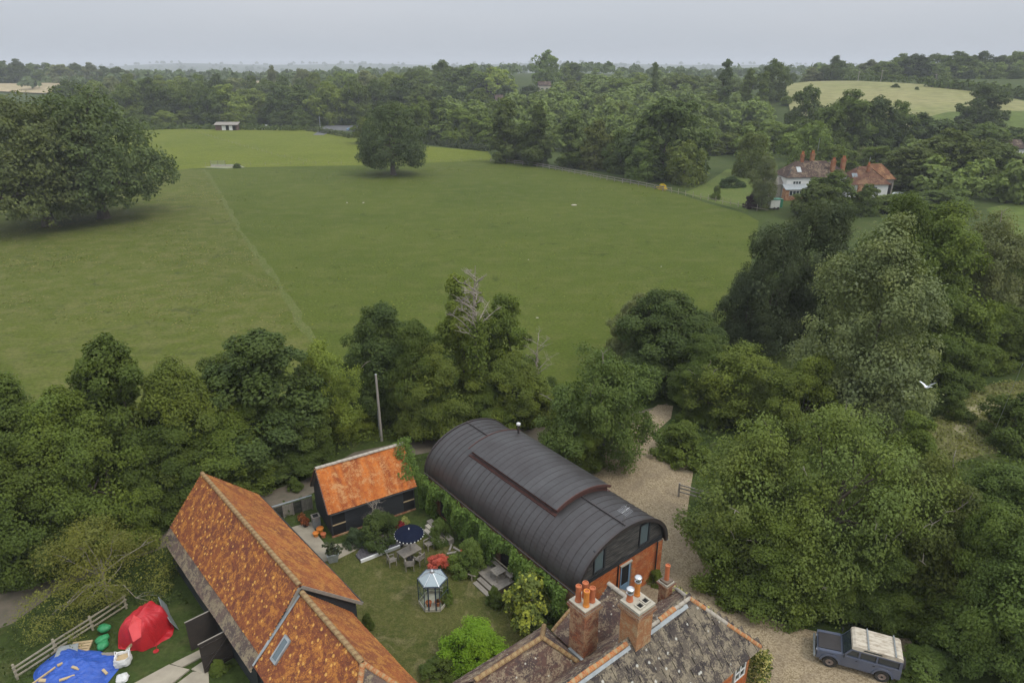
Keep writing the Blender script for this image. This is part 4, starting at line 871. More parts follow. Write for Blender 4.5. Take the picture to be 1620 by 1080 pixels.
# ------------------------------------------------------------------ building pieces
def inpoly(q, poly):
    p = np.asarray(poly); ins = np.zeros(len(q), bool); j = len(p) - 1
    for i in range(len(p)):
        ins ^= ((p[i, 1] > q[:, 1]) != (p[j, 1] > q[:, 1])) & (q[:, 0] < (p[j, 0] - p[i, 0]) * (q[:, 1] - p[i, 1]) / (p[j, 1] - p[i, 1] + 1e-12) + p[i, 0]); j = i
    return ins
def axes(O, U, V):
    O, U, V = np.array(O, float), np.array(U, float), np.array(V, float); U /= np.linalg.norm(U); V /= np.linalg.norm(V); N = np.cross(U, V)
    if N[2] < 0: N = -N
    return O, U, V, N
def tile_field(O, U, V, poly, tw=.17, te=.105, th=.022, seed=1, sag=.0):
    """plain tiles in bonded courses on a slope: U along the ridge, V down the slope"""
    O, U, V, N = axes(O, U, V); r = np.random.default_rng(abs(seed)); p = np.array(poly, float); g = G()
    us = np.arange(p[:, 0].min(), p[:, 0].max() + tw, tw); vs_ = np.arange(p[:, 1].min(), p[:, 1].max(), te)
    uu, vv = np.meshgrid(us, vs_); off = (np.arange(len(vs_)) % 2 * tw / 2)[:, None]; q = np.column_stack([(uu + off).ravel(), vv.ravel() + te / 2])
    q = q[inpoly(q, poly)]; k = len(q); u0 = q[:, 0] - tw / 2 + .004; u1 = q[:, 0] + tw / 2 - .004; v0 = q[:, 1] - te / 2; v1 = v0 + te * 1.06 + r.normal(0, .004, k)
    wav = sag * (np.sin(q[:, 0] * .55 + seed) + .6 * np.sin(q[:, 0] * 1.3 + q[:, 1] * .8)); h0 = .006 + wav; h1 = th * r.uniform(.75, 1.5, k) + wav; sk = r.normal(0, .0035, k)
    P = lambda u, v, h: O + np.outer(u, U) + np.outer(v, V) + np.outer(h, N)
    A = [P(u0, v0, h0), P(u1, v0, h0), P(u1, v1, h1 + sk), P(u0, v1, h1 - sk), P(u0, v1, wav - .01), P(u1, v1, wav - .01)]
    Vt = np.stack(A, 1).reshape(-1, 3); b = np.arange(k)[:, None] * 6
    f = np.array([[0, 1, 2, 3], [3, 2, 5, 4]])
    if np.dot(np.cross(U, V), N) < 0: f = f[:, ::-1]
    a = np.clip(r.beta(1.6, 1.6, k), 0, 1); g.quads(Vt, (b[:, None, :] + f[None]).reshape(-1, 4) if False else np.concatenate([b + f[0], b + f[1]]), np.concatenate([a, a * .6]))
    return g
def p3(O, U, V, poly, lift=0.0):
    O, U, V, N = axes(O, U, V); return [tuple(O + U * a + V * b + N * lift) for a, b in poly]
def roof_slope(parent, O, U, V, poly, m, tw=.17, te=.105, seed=1, sag=.012, name='roof', deck=None, th=.022):
    g = G(); g.slab(p3(O, U, V, poly, -.03), .07); d = g.build(name, deck or m_black, parent)
    tile_field(O, U, V, poly, tw, te, th, seed, sag).build('roof_tiles', m, d, kind='stuff'); return d
_rt = {}
def ridge_tiles(parent, A, B, m, r=.13, L=.36, name='ridge_tile', seed=0, lift=.0):
    """half round tiles bedded along a ridge or hip, each a piece"""
    A, B = Vector(A), Vector(B); d = (B - A); n = max(1, round(d.length / L)); d.normalize(); x = d.cross(Vector((0, 0, 1))).normalized(); z = x.cross(d)
    rng = random.Random(seed); l = (B - A).length / n
    for i in range(n):
        key = (m.name, round(r, 3), rng.randrange(5))
        if key not in _rt:
            g = G(); s = 7; rg = random.Random(key[2] * 7 + 1)
            ring = [(r * 1.06 * math.cos(math.pi * (k / s)), r * .9 * math.sin(math.pi * (k / s)) + .01) for k in range(s + 1)]
            V_ = [(a, 0, b) for a, b in ring] + [(a * .96, 1, b * .94) for a, b in ring] + [(a * .8, 0, b * .8 - .02) for a, b in ring]
            m_ = s + 1; F = [(k, k + 1, m_ + k + 1, m_ + k) for k in range(s)] + [(k + 1, k, 2 * m_ + k, 2 * m_ + k + 1) for k in range(s)]
            g.quads(V_, F, [rg.random()] * len(F)); _rt[key] = g.mesh(name, m)
        p = A + d * (l * i) + z * (lift + rng.uniform(-.012, .012))
        M = Matrix(((x.x, d.x * l * 1.04, z.x, p.x), (x.y, d.y * l * 1.04, z.y, p.y), (x.z, d.z * l * 1.04, z.z, p.z), (0, 0, 0, 1)))
        o = link(bpy.data.objects.new(name, _rt[key])); o.parent = parent; o.matrix_basis = M
def bricks(g, O, U, w_, h_, nrm, bl=.215, bh=.065, j=.011, dep=.007, skip=(), seed=1, V=(0, 0, 1)):
    """a face of bricks laid in bond, proud of their mortar"""
    r = np.random.default_rng(seed); O, U, V, N = np.array(O, float), np.array(U, float), np.array(V, float), np.array(nrm, float)
    rows = int(h_ / (bh + j)); X0 = []; 
    for i in range(rows):
        x = -(bl + j) / 2 * (i % 2)
        if i % 4 == 3: st = (bl + j) / 2
        else: st = bl + j
        while x < w_:
            a, b = max(x, 0), min(x + st - j, w_); z = i * (bh + j)
            if b - a > .03 and not any(s[0] - .02 < b and a < s[1] + .02 and s[2] - .02 < z + bh and z < s[3] for s in skip): X0.append((a, b, z, z + bh))
            x += st
    X = np.array(X0); k = len(X); d = dep * r.uniform(.5, 1.4, k); c = [(0, 2), (1, 2), (1, 3), (0, 3)]
    F0 = [O + np.outer(X[:, a], U) + np.outer(X[:, b], V) + np.outer(d, N) for a, b in c]; B0 = [O + np.outer(X[:, a], U) + np.outer(X[:, b], V) - .004 * N for a, b in c]
    Vt = np.stack(F0 + B0, 1).reshape(-1, 3); b = np.arange(k)[:, None] * 8; fs = [(0, 1, 2, 3), (3, 2, 6, 7), (1, 0, 4, 5), (0, 3, 7, 4), (2, 1, 5, 6)]
    if np.dot(np.cross(U, V), N) < 0: fs = [f[::-1] for f in fs]
    a = r.random(k); g.quads(Vt, np.concatenate([b + np.array(f) for f in fs]), np.concatenate([a] * 5)); return g
def boards(parent, O, U, nrm, spans, h_, m, seed=1, name='board'):
    """horizontal feather edged boards: spans(z) gives the stretches from O along U at height z"""
    rng = random.Random(seed); O, U, N = Vector(O), Vector(U), Vector(nrm); z = spans.z0
    while z < spans.z1 - .02:
        for a, b in spans(z + h_ * .5):
            if b - a < .08: continue
            o0 = rng.uniform(.024, .034); zz = min(z + h_ * 1.08, spans.z1)
            V_ = [O + U * x + N * y + Vector((0, 0, q)) for x in (a, b) for y, q in ((0, z), (o0, z), (.008, zz), (0, zz))]
            g = G(); V_ = [tuple(v) for v in V_]; f = [(0, 1, 2, 3), (7, 6, 5, 4), (1, 0, 4, 5), (2, 1, 5, 6), (3, 2, 6, 7), (0, 3, 7, 4)]
            if U.cross(N).z < 0: f = [q[::-1] for q in f]
            g.quads(V_, f, [rng.random()] * 6); g.build(name, m, parent)
        z += h_
class Spans:
    def __init__(s, z0, z1, f): s.z0, s.z1, s.f = z0, z1, f
    def __call__(s, z): return s.f(z)
def minus(a, b, holes):
    out = [(a, b)]
    for x0, x1 in holes:
        nw = []
        for p, q in out:
            if x1 <= p or x0 >= q: nw.append((p, q)); continue
            if x0 > p: nw.append((p, x0))
            if x1 < q: nw.append((x1, q))
        out = nw
    return out

# ------------------------------------------------------------------ the arched barn
A38 = rad(38.8)
ab = thing('arched_barn', 'long barn with a curved dark standing seam metal roof and a brick end', 'barn', (4.0, 32.84, 0), A38)
W_, L_, EZ, RS = 8.28, 17.3, 3.3, 2.9
def arch_z(x, e=EZ, r=RS): return e + r * math.sqrt(max(0.0, 1 - ((x - W_ / 2) / (W_ / 2)) ** 2))
def arc_pts(t0, t1, n, up=0.0, grow=0.0): return [(W_ / 2 - (W_ / 2 + grow) * math.cos(t0 + (t1 - t0) * i / n), EZ + up + (RS + grow) * math.sin(t0 + (t1 - t0) * i / n)) for i in range(n + 1)]
def arc_strip(pts_in, pts_out, y0, y1):
    g = G(); n = len(pts_in); V_ = [(x, y, z) for y in (y0, y1) for pp in (pts_in, pts_out) for x, z in pp]; F = []
    for i in range(n - 1): F += [(n + i, n + i + 1, 3 * n + i + 1, 3 * n + i), (i + 1, i, 2 * n + i, 2 * n + i + 1), (i, i + 1, n + i + 1, n + i), (2 * n + i + 1, 2 * n + i, 3 * n + i, 3 * n + i + 1)]
    F += [(0, n, 3 * n, 2 * n), (2 * n - 1, n - 1, 3 * n - 1, 4 * n - 1)]
    g.quads(V_, [f[::-1] for f in F]); return g
NP = 30; pw = L_ / NP
e0 = -.035
sheet_me = [arc_strip(arc_pts(e0, math.pi - e0, 34, 0, -.05), arc_pts(e0, math.pi - e0, 34, 0, .004 * (i - 1)), .004, pw - .004).mesh('roof_sheet', m_metal, False) for i in range(3)]
seam_me = arc_strip(arc_pts(e0, math.pi - e0, 34, 0, -.02), arc_pts(e0, math.pi - e0, 34, 0, .024), -.011, .011).mesh('seam', m_seam)
for i in range(NP): inst('roof_sheet', sheet_me[(i * 7 + i // 3) % 3], ab, (0, i * pw, 0))
for i in range(1, NP): inst('seam', seam_me, ab, (0, i * pw, 0))
arc_strip(arc_pts(e0, math.pi - e0, 34, 0, -.16), arc_pts(e0, math.pi - e0, 34, 0, .085), -.10, .05).build('verge_trim', m_seam, ab)
arc_strip(arc_pts(e0, math.pi - e0, 34, 0, -.16), arc_pts(e0, math.pi - e0, 34, 0, .085), L_ - .05, L_ + .08).build('verge_trim', m_seam, ab)
g = G(); g.box(W_ / 2 - .05, W_ / 2 + .05, -.08, 4.05, EZ + RS + .03, EZ + RS + .085); g.build('ridge_strip', m_seam, ab)
g = G(); g.box(W_ / 2 - .05, W_ / 2 + .05, 13.9, L_ + .05, EZ + RS + .03, EZ + RS + .085); g.build('ridge_strip', m_seam, ab)
# raised centre of the roof
mx0, mx1, my0, my1, mu = 2.06, 6.70, 4.15, 13.75, .48
def sub(xa, xb, n, up, grow): 
    ta = math.acos((W_ / 2 - xa) / (W_ / 2)); tb = math.acos((W_ / 2 - xb) / (W_ / 2)); return arc_pts(ta, tb, n, up, grow)
nm = 17; mp = (my1 - my0 + .3) / nm
rs_me = arc_strip(sub(mx0 - .22, mx1 + .22, 18, mu, -.05), sub(mx0 - .22, mx1 + .22, 18, mu, .015), .004, mp - .004).mesh('raised_roof_sheet', m_metal, False)
sm_me = arc_strip(sub(mx0 - .22, mx1 + .22, 18, mu, -.02), sub(mx0 - .22, mx1 + .22, 18, mu, .028), -.011, .011).mesh('seam', m_seam)
for i in range(nm): inst('raised_roof_sheet', rs_me, ab, (0, my0 - .15 + i * mp, 0))
for i in range(1, nm): inst('seam', sm_me, ab, (0, my0 - .15 + i * mp, 0))
for y in (my0, my1 - .12):
    a = sub(mx0, mx1, 18, -.15, 0); b = sub(mx0, mx1, 18, mu - .05, 0)
    arc_strip(a, b, y, y + .12).build('raised_roof_end', m_rust, ab)
for y in (my0 - .17, my1 + .12): arc_strip(sub(mx0 - .22, mx1 + .22, 18, mu, -.12), sub(mx0 - .22, mx1 + .22, 18, mu, .07), y, y + .05).build('raised_roof_trim', m_rust, ab)
for xx, sgn in ((mx0, 1), (mx1, -1)):
    zb = arch_z(xx) - .1; zt = arch_z(xx) + mu - .04; fr = G()
    fr.box(min(xx, xx + sgn * .1), max(xx, xx + sgn * .1), my0 + .12, my1 - .12, zb, zb + .22); fr.box(min(xx, xx + sgn * .1), max(xx, xx + sgn * .1), my0 + .12, my1 - .12, zt - .05, zt + .03)
    fr = fr.build('clerestory_frame', m_rust, ab); n_ = 9; wl = (my1 - my0 - .24) / n_
    for i in range(n_):
        y = my0 + .12 + i * wl; g = G(); g.box(min(xx + sgn * .05, xx + sgn * .07), max(xx + sgn * .05, xx + sgn * .07), y + .045, y + wl - .045, zb + .21, zt - .04); g.build('pane', m_pane_sky if i % 3 == 1 else m_pane, fr)
        g = G(); g.box(min(xx - sgn * .01, xx + sgn * .1), max(xx - sgn * .01, xx + sgn * .1), y - .045, y + .045, zb + .2, zt - .03); g.build('mullion', m_rust, fr)
    g = G(); g.box(min(xx - sgn * .30, xx - sgn * .03), max(xx - sgn * .30, xx - sgn * .03), my0 - .05, my1 + .05, arch_z(xx - sgn * .30) - .02, arch_z(xx - sgn * .30) + .10); g.build('flashing', m_rust, ab)
# flue and aerial
g = G(); z0 = arch_z(6.13) + mu - .05; g.tube([(6.13, 13.2, z0), (6.13, 13.2, z0 + .75)], .085, 12); f_ = g.build('flue', m_seam, ab, smoothf=True)
G().lathe([(.09, z0 + .75), (.16, z0 + .80), (.17, z0 + .93), (.13, z0 + .97), (0, z0 + .99)], 14, (6.13, 13.2, 0)).build('flue_cowl', m_white, f_, smoothf=True)
g = G(); g.tube([(3.99, .12, 6.1), (3.99, .12, 7.75)], .02, 6)
for k in range(6): g.tube([(3.72 + .11 * k, -.28, 7.35 + .02 * k), (3.72 + .11 * k, .52, 7.35 + .02 * k)], .008, 4)
g.tube([(3.68, .12, 7.36), (4.4, .12, 7.48)], .010, 4); g.tube([(3.6, -.1, 7.6), (4.3, .3, 7.6)], .009, 4)
g.build('aerial', m_steel, ab)
# gable end towards the farmhouse
yb = .22
g = G(); g.box(.2, 8.08, yb, yb + .25, 0, 3.3); g.prism([(.3, 3.3)] + [p for p in arc_pts(.0, math.pi, 20, 0, -.2)] + [(8.0, 3.3)], yb + .02, yb + .2); g.build('end_wall', m_mortar, ab)
g = G(); bricks(g, (.2, yb, 0), (1, 0, 0), 7.88, 3.28, (0, -1, 0), skip=[(4.08, 4.95, 0, 2.98)], seed=4); g.build('brickwork', m_brick, ab, kind='stuff')
for x in (7.62,): 
    gq = G(); gq.box(x + .01, 8.11, yb - .10, yb + .01, 0, 3.2); pr_ = gq.build('brick_pier', m_mortar, ab); gq = G(); bricks(gq, (x, yb - .10, 0), (1, 0, 0), .5, 3.2, (0, -1, 0), seed=6); bricks(gq, (x + .01, yb, 0), (0, -1, 0), .1, 3.2, (-1, 0, 0), seed=7); gq.build('brickwork', m_brick, pr_, kind='stuff')
holes = [(1.45, 2.5, 3.75, 5.55), (5.65, 6.7, 3.75, 5.45)]
def gsp(z):
    k = max(0.0, 1 - ((z - EZ) / (RS - .15)) ** 2); hw = (W_ / 2 - .2) * math.sqrt(k); return minus(W_ / 2 - hw, W_ / 2 + hw, [(h[0], h[1]) for h in holes if h[2] < z < h[3]])
boards(ab, (0, yb - .002, 0), (1, 0, 0), (0, -1, 0), Spans(3.62, 6.02, gsp), .165, m_black_old, 5)
g = G(); g.box(.25, 8.05, yb - .07, yb + .02, 3.28, 3.61); g.build('fascia', m_black, ab)
for x0, x1, z0, z1 in holes:
    g = G()
    for a, b, c, d in ((x0, x0 + .10, z0, z1), (x1 - .16, x1, z0, z1), (x0 + .1, x1 - .16, z0, z0 + .1), (x0 + .1, x1 - .16, z1 - .1, z1)): g.box(a, b, yb - .09, yb + .03, c, d)
    wn = g.build('window', m_black, ab); g = G(); g.box(x0 + .1, x1 - .16, yb - .02, yb, z0 + .1, z1 - .1); g.build('pane', m_pane_sky, wn)
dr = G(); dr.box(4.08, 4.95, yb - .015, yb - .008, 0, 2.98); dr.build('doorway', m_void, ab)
g = G(); g.box(4.16, 4.86, yb - .05, yb - .018, .05, 1.35); d1 = g.build('stable_door', m_blue, ab); 
g = G(); g.box(4.2, 4.82, yb - .07, yb - .052, .62, .74); g.box(4.2, 4.82, yb - .07, yb - .052, .1, .2); g.build('door_rail', m_blue, d1)
g = G(); g.box(4.08, 4.16, yb - .06, yb + .0, 0, 2.95); g.box(4.86, 4.97, yb - .06, yb + .0, 0, 2.95); g.build('door_frame', m_blue, ab)
g = G(); g.box(4.0, 5.08, yb - .13, yb + .01, 2.96, 3.06); g.build('door_lintel', m_cream, ab)
g = G(); g.tube([(3.8, yb - .06, 0), (3.8, yb - .06, 3.3)], .045, 8); g.build('downpipe', m_trim, ab, smoothf=True)
g = G(); g.tube([(7.55, yb - .14, 0), (7.55, yb - .14, 3.3)], .045, 8); g.build('downpipe', m_trim, ab, smoothf=True)
g = G(); g.box(.12, .3, .3, L_ - .1, 0, 3.2); g.box(7.98, 8.16, .3, L_ - .1, 0, 3.2); g.prism([(.3, 0), (.3, 3.3)] + arc_pts(0, math.pi, 20, 0, -.2) + [(8.0, 3.3), (8.0, 0)], L_ - .35, L_ - .1); g.build('side_wall', m_mortar, ab)
g = G(); bricks(g, (.12, L_ - .1, 0), (0, -1, 0), L_ - .4, 3.2, (-1, 0, 0), seed=9, bl=.44); g.build('brickwork', m_brick_old, ab, kind='stuff')
for y in (14.3, 6.6): g = G(); g.box(.06, .11, y, y + 1.1, .15, 2.1); dd = g.build('side_door', m_void, ab); g = G(); g.box(.03, .055, y - .08, y, .1, 2.2); g.box(.03, .055, y + 1.1, y + 1.18, .1, 2.2); g.box(.03, .055, y - .08, y + 1.18, 2.1, 2.2); g.build('door_frame', m_rust, dd)
g = G(); g.tube([(-.12, -.1, EZ - .12), (-.12, L_, EZ - .12)], .055, 8); g.build('gutter', m_seam, ab, smoothf=True)
g = G(); g.tube([(W_ + .12, -.1, EZ - .12), (W_ + .12, L_, EZ - .12)], .06, 8); g.build('gutter', m_lead, ab, smoothf=True)

def to_local(o, pts): return [o.matrix_world.inverted() @ Vector(p) for p in pts]
def leaf_mass(name, n, fn, size, m, col, label, cat, seed, loc=(0, 0, 0), rz=0.0):
    r = np.random.default_rng(seed); P, N = fn(r, n); g = G(); leaf_quads(g, P, N + r.normal(size=P.shape) * .55, size, r); o = g.build(name, m, None, loc, (0, 0, rz)); o.color = (*col, 1); return tag(o, label, cat)
def ivy_wall(r, n):
    y = r.uniform(.6, 17.2, n); z = r.uniform(0, 3.15, n); bul = .35 + .22 * np.sin(y * 1.7) + .16 * np.sin(y * 3.9 + z * 2) + .25 * (z / 3.15)
    keep = ~(((y > 14.2) & (y < 15.5) & (z < 2.0)) | ((y > 6.3) & (y < 7.8) & (z < 2.0)) | ((y > 11.2) & (y < 14.2) & (z < .7 + .5 * np.sin(y * 3))))
    x = -bul * r.uniform(.25, 1.15, n) - .02; P = np.stack([x, y, z], 1)[keep]; return P, np.tile([-.8, 0, .55], (len(P), 1))
leaf_mass('ivy', 17000, ivy_wall, .21, m_leaf, (.105, .165, .035), 'ivy covering the long garden side of the arched barn below its metal roof', 'ivy', 3, (4.0, 32.84, 0), A38)

# ------------------------------------------------------------------ the black shed
A31 = rad(31.5); LS = 6.8; DS = 4.16
sh = thing('black_shed', 'small black boarded shed with a bright orange tiled roof', 'shed', (-13.55, 42.3, 0), A31)
g = G(); g.box(.05, LS - .05, .05, DS - .05, 0, 2.35); g.prism([(.05, 2.35), (DS / 2, 4.85), (DS - .05, 2.35)], .05, LS - .05, 'yz'); g.build('walls', m_black, sh)
sl = math.hypot(DS / 2 + .15, 2.6 + .18); dn = (DS / 2 + .15) / sl, (2.78) / sl
for s_, nm_ in ((-1, 1), (1, 2)):
    roof_slope(sh, (-.15, DS / 2, 5.0), (1, 0, 0), (0, s_ * dn[0], -dn[1]), [(0, 0), (LS + .3, 0), (LS + .3, sl), (0, sl)], m_clay_shed, seed=20 + nm_, deck=m_wood)
ridge_tiles(sh, (-.17, DS / 2, 4.98), (LS + .17, DS / 2, 4.98), m_ridge_grey, .15, .42, seed=3)
hol = [(.12, 1.1, 0, 2.1), (5.84, 6.72, 0, 2.2)]
boards(sh, (0, .04, 0), (1, 0, 0), (0, -1, 0), Spans(.12, 2.36, lambda z: minus(0, LS, [(a, b) for a, b, c, d in hol if z < d])), .185, m_black, 8)
boards(sh, (.04, 0, 0), (0, 1, 0), (-1, 0, 0), Spans(.12, 4.8, lambda z: [(0, DS)] if z < 2.4 else [((z - 2.4) * DS / 2 / 2.6, DS - (z - 2.4) * DS / 2 / 2.6)]), .185, m_black, 9)
for a, b, c, d in hol:
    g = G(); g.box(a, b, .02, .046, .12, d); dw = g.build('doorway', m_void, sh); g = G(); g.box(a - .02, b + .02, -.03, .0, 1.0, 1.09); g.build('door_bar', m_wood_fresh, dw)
g = G(); g.box(-.02, LS + .02, -.06, .05, 0, .12); g.build('plinth', m_brick_old, sh)
g = G(); g.bar((-.19, -.18, 2.2), (-.19, DS / 2, 4.96), .04, .16); g.bar((-.19, DS + .18, 2.2), (-.19, DS / 2, 4.96), .04, .16); g.build('barge_board', m_black, sh)
g = G(); g.tube([(-.05, -.26, 2.16), (LS + .05, -.26, 2.16)], .05, 8); g.build('gutter', m_trim, sh, smoothf=True)
def creeper(r, n):
    u = r.uniform(0, 1, n); a = r.uniform(0, 1, n) ** 1.3; y = -.5 + u * 3.6; ridge = 2.2 + (2.08 - np.abs(y - 2.08)) * 1.3 + .25
    x = 7.1 - a * (.8 + .7 * np.sin(y * 3) ** 2) * (y > .2); z = np.where(y < .1, r.uniform(.2, 2.7, n), ridge * r.uniform(.75, 1.06, n) + .1); x = x + r.uniform(0, .5, n)
    P = np.stack([x, y, z], 1); return P, np.tile([.2, -.6, .8], (n, 1))
leaf_mass('creeper', 3800, creeper, .19, m_leaf, (.10, .155, .035), 'leafy creeper climbing over the right hand end of the orange shed roof', 'creeper', 5, (-13.55, 42.3, 0), A31)

# ------------------------------------------------------------------ the big orange roofed barn and its lower extension
A42 = rad(42.1)
rb = thing('tiled_barn', 'large black barn under a steep rust orange tiled roof', 'barn', (-11.75, 30.0, 0), A42)
RZ = 6.4; xr, zr = 3.55, 3.0; xl, zl = -3.35, 2.45; LB = 15.05
def slope(par, x1, z1, zr_, y0, y1, m, seed, mlow=None, split=None, tw=.17, te=.105):
    L = math.hypot(x1, zr_ - z1); V_ = (x1 / L, 0, -(zr_ - z1) / L); O = (0, y0, zr_); d = y1 - y0
    if split is None: return roof_slope(par, O, (0, 1, 0), V_, [(0, 0), (d, 0), (d, L), (0, L)], m, seed=seed, tw=tw, te=te, sag=.02)
    roof_slope(par, O, (0, 1, 0), V_, [(0, 0), (d, 0), (d, L - split), (0, L - split)], m, seed=seed, tw=tw, te=te, sag=.02)
    return roof_slope(par, O, (0, 1, 0), V_, [(0, L - split + .004), (d, L - split + .004), (d, L), (0, L)], mlow, seed=seed + 1, name='lower_roof', sag=.02)
slope(rb, xr, zr, RZ, 0, LB, m_clay_r, 31)
slope(rb, xl, zl, RZ, 0, LB, m_clay, 33, m_clay_dark, .95)
ridge_tiles(rb, (0, -.03, RZ), (0, LB + .03, RZ), m_ridge, .14, .40, seed=5)
g = G(); g.box(-3.0, 3.2, .12, LB - .15, 0, 2.6); g.prism([(-3.0, 2.6), (0, RZ - .3), (3.2, 2.6)], .12, LB - .15); g.build('walls', m_black, rb)
boards(rb, (0, .12, 0), (1, 0, 0), (0, -1, 0), Spans(.15, 6.1, lambda z: [(-3.0 if z < 2.7 else -(RZ - .12 - z) * 3.35 / 3.95, 3.25 if z < 3.2 else (RZ - .12 - z) * 3.55 / 3.4)]), .17, m_black, 12)
boards(rb, (3.22, 0.1, 0), (0, 1, 0), (1, 0, 0), Spans(.15, 3.1, lambda z: [(0, LB - .2)]), .18, m_black, 13)
boards(rb, (-3.0, 0.1, 0), (0, 1, 0), (-1, 0, 0), Spans(.15, 2.6, lambda z: minus(0, LB - .2, [(3.95, 6.2)] if z < 2.4 else [])), .18, m_black, 14)
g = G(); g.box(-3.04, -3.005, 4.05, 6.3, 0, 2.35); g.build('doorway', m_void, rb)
for y, s_ in ((4.05, -1), (6.3, 1)):
    g = G(); n_ = 6
    g.box(-4.75, -3.06, y - .02, y + .02, .08, 2.25); dl = g.build('barn_door', m_door_dark, rb); g = G()
    for k in range(3): g.box(-4.7, -3.1, y - .06 if s_ < 0 else y + .02, y - .02 if s_ < 0 else y + .06, .3 + .8 * k, .42 + .8 * k)
    g.bar((-4.65, y + s_ * .075, .42), (-3.15, y + s_ * .075, 1.9), .1, .03); g.build('door_brace', m_door_dark, dl); g = G(); g.box(-4.78, -3.04, y - .035, y + .035, 2.251, 2.29); g.build('door_cap', m_wood, dl)
g = G(); g.bar((.05, -.09, RZ - .1), (xr + .05, -.09, zr - .08), .05, .18); g.bar((-.05, -.09, RZ - .1), (-.9, -.09, RZ - 1.2), .05, .18); g.build('barge_board', m_wood, rb)
g = G(); g.tube([(xr + .1, 0, zr - .1), (xr + .1, LB, zr - .1)], .06, 8); g.build('gutter', m_trim, rb, smoothf=True)
lb = thing('lower_barn', 'lower orange tiled barn extension with a hipped end and a rooflight', 'barn', (-11.75, 30.0, 0), A42)
Z2 = 6.0; yh = -6.65; ye = -9.9; xr2, zr2, xl2, zl2 = 2.85, 2.72, -3.15, 2.80
for x1, z1, m, sd in ((xr2, zr2, m_clay_r, 41), (xl2, zl2, m_clay, 43)):
    L = math.hypot(x1, Z2 - z1); V_ = (x1 / L, 0, -(Z2 - z1) / L)
    roof_slope(lb, (0, -.16, Z2), (0, -1, 0), V_, [(0, 0), (-yh - .16, 0), (-ye - .16, L), (0, L)], m, seed=sd, sag=.02)
Lh = math.hypot(yh - ye, Z2 - zr2); roof_slope(lb, (0, yh, Z2), (1, 0, 0), (0, -(yh - ye) / Lh, -(Z2 - zr2) / Lh), [(0, 0), (xr2, Lh), (xl2, Lh)], m_clay_dark, seed=45, sag=.02)
ridge_tiles(lb, (0, -.16, Z2), (0, yh, Z2), m_ridge, .15, .42, seed=6)
ridge_tiles(lb, (0, yh, Z2), (xl2, ye, zl2), m_ridge_orange, .14, .36, seed=7, lift=-.02); ridge_tiles(lb, (0, yh, Z2), (xr2, ye, zr2), m_ridge_orange, .14, .36, seed=8, lift=-.02)
g = G(); g.box(-2.9, 2.6, ye + .4, -.02, 0, 2.6); g.build('walls', m_black, lb)
boards(lb, (-2.9, ye + .4, 0), (0, 1, 0), (-1, 0, 0), Spans(.15, 2.75, lambda z: [(0, -ye - .42)]), .18, m_black, 15)
boards(lb, (2.6, ye + .4, 0), (0, 1, 0), (1, 0, 0), Spans(.15, 2.75, lambda z: [(0, -ye - .42)]), .18, m_black, 16)
def on_left(x, y, h=0.0):
    L = math.hypot(xl2, Z2 - zl2); n_ = Vector((-(Z2 - zl2) / L, 0, -xl2 / L)); return Vector((x, y, Z2 + (Z2 - zl2) * x / -xl2)) + n_ * h
g = G(); g.slab([on_left(-.12, .0, .075), on_left(-.12, -.26, .075), on_left(xl2 + .9, -.2, .075), on_left(xl2 + .9, .0, .075)], .03); g.slab([on_left(xl2 + .9, .0, .07), on_left(xl2 + .9, -.2, .07), on_left(xl2, -.12, .07), on_left(xl2, .0, .07)], .03); g.build('lead_flashing', m_lead, lb)
g = G(); a, b, y0, y1 = -1.45, -2.45, -.95, -1.55
for (xa, xb_, ya, yb_) in ((a, b, y0, y0 - .1), (a, b, y1 + .1, y1), (a, a - .1, y0 - .1, y1 + .1), (b + .1, b, y0 - .1, y1 + .1)): g.slab([on_left(xa, ya, .12), on_left(xb_, ya, .12), on_left(xb_, yb_, .12), on_left(xa, yb_, .12)], .13)
rl = g.build('rooflight', m_lead, lb); g = G(); g.slab([on_left(a - .1, y0 - .1, .09), on_left(b + .1, y0 - .1, .09), on_left(b + .1, y1 + .1, .09), on_left(a - .1, y1 + .1, .09)], .03); g.build('pane', m_pane_sky, rl)

# ------------------------------------------------------------------ the farmhouse in front
ho = thing('farmhouse', 'brick farmhouse with stone slab roof, tiled wings and tall chimneys', 'house', (2.79, 23.07, 0), A38)
g = G(); g.box(-3.4, 11.0, -2.5, 2.5, 0, 3.95); g.box(-3.0, 3.1, 1.6, 5.6, 0, 3.6); g.box(4.9, 9.2, 1.5, 4.25, 0, 3.7); g.prism([(4.9, 3.7), (7.08, 5.4), (9.2, 3.7)], 1.5, 4.25); g.build('walls', m_mortar, ho)
g = G(); bricks(g, (-3.4, -2.5, 0), (1, 0, 0), 14.4, 3.95, (0, -1, 0), seed=3, skip=[(13.0, 14.02, 2.3, 3.45)]); bricks(g, (11.0, -2.5, 0), (0, 1, 0), 5.0, 3.95, (1, 0, 0), seed=4); bricks(g, (3.1, 5.6, 0), (0, -1, 0), 3, 3.6, (1, 0, 0), seed=5); bricks(g, (-3.0, 5.6, 0), (1, 0, 0), 6.1, 3.6, (0, 1, 0), seed=5); g.build('brickwork', m_brick, ho, kind='stuff')
g = G(); x0, x1, z0, z1 = 9.62, 10.6, 2.32, 3.42
for a, b, c, d in ((x0, x0 + .08, z0, z1), (x1 - .08, x1, z0, z1), (x0 + .08, x1 - .08, z0, z0 + .08), (x0 + .08, x1 - .08, z1 - .08, z1), (x0 + .45, x0 + .53, z0 + .08, z1 - .08), (x0 + .08, x0 + .45, z0 + .5, z0 + .56), (x0 + .53, x1 - .08, z0 + .5, z0 + .56)): g.box(a, b, -2.56, -2.5, c, d)
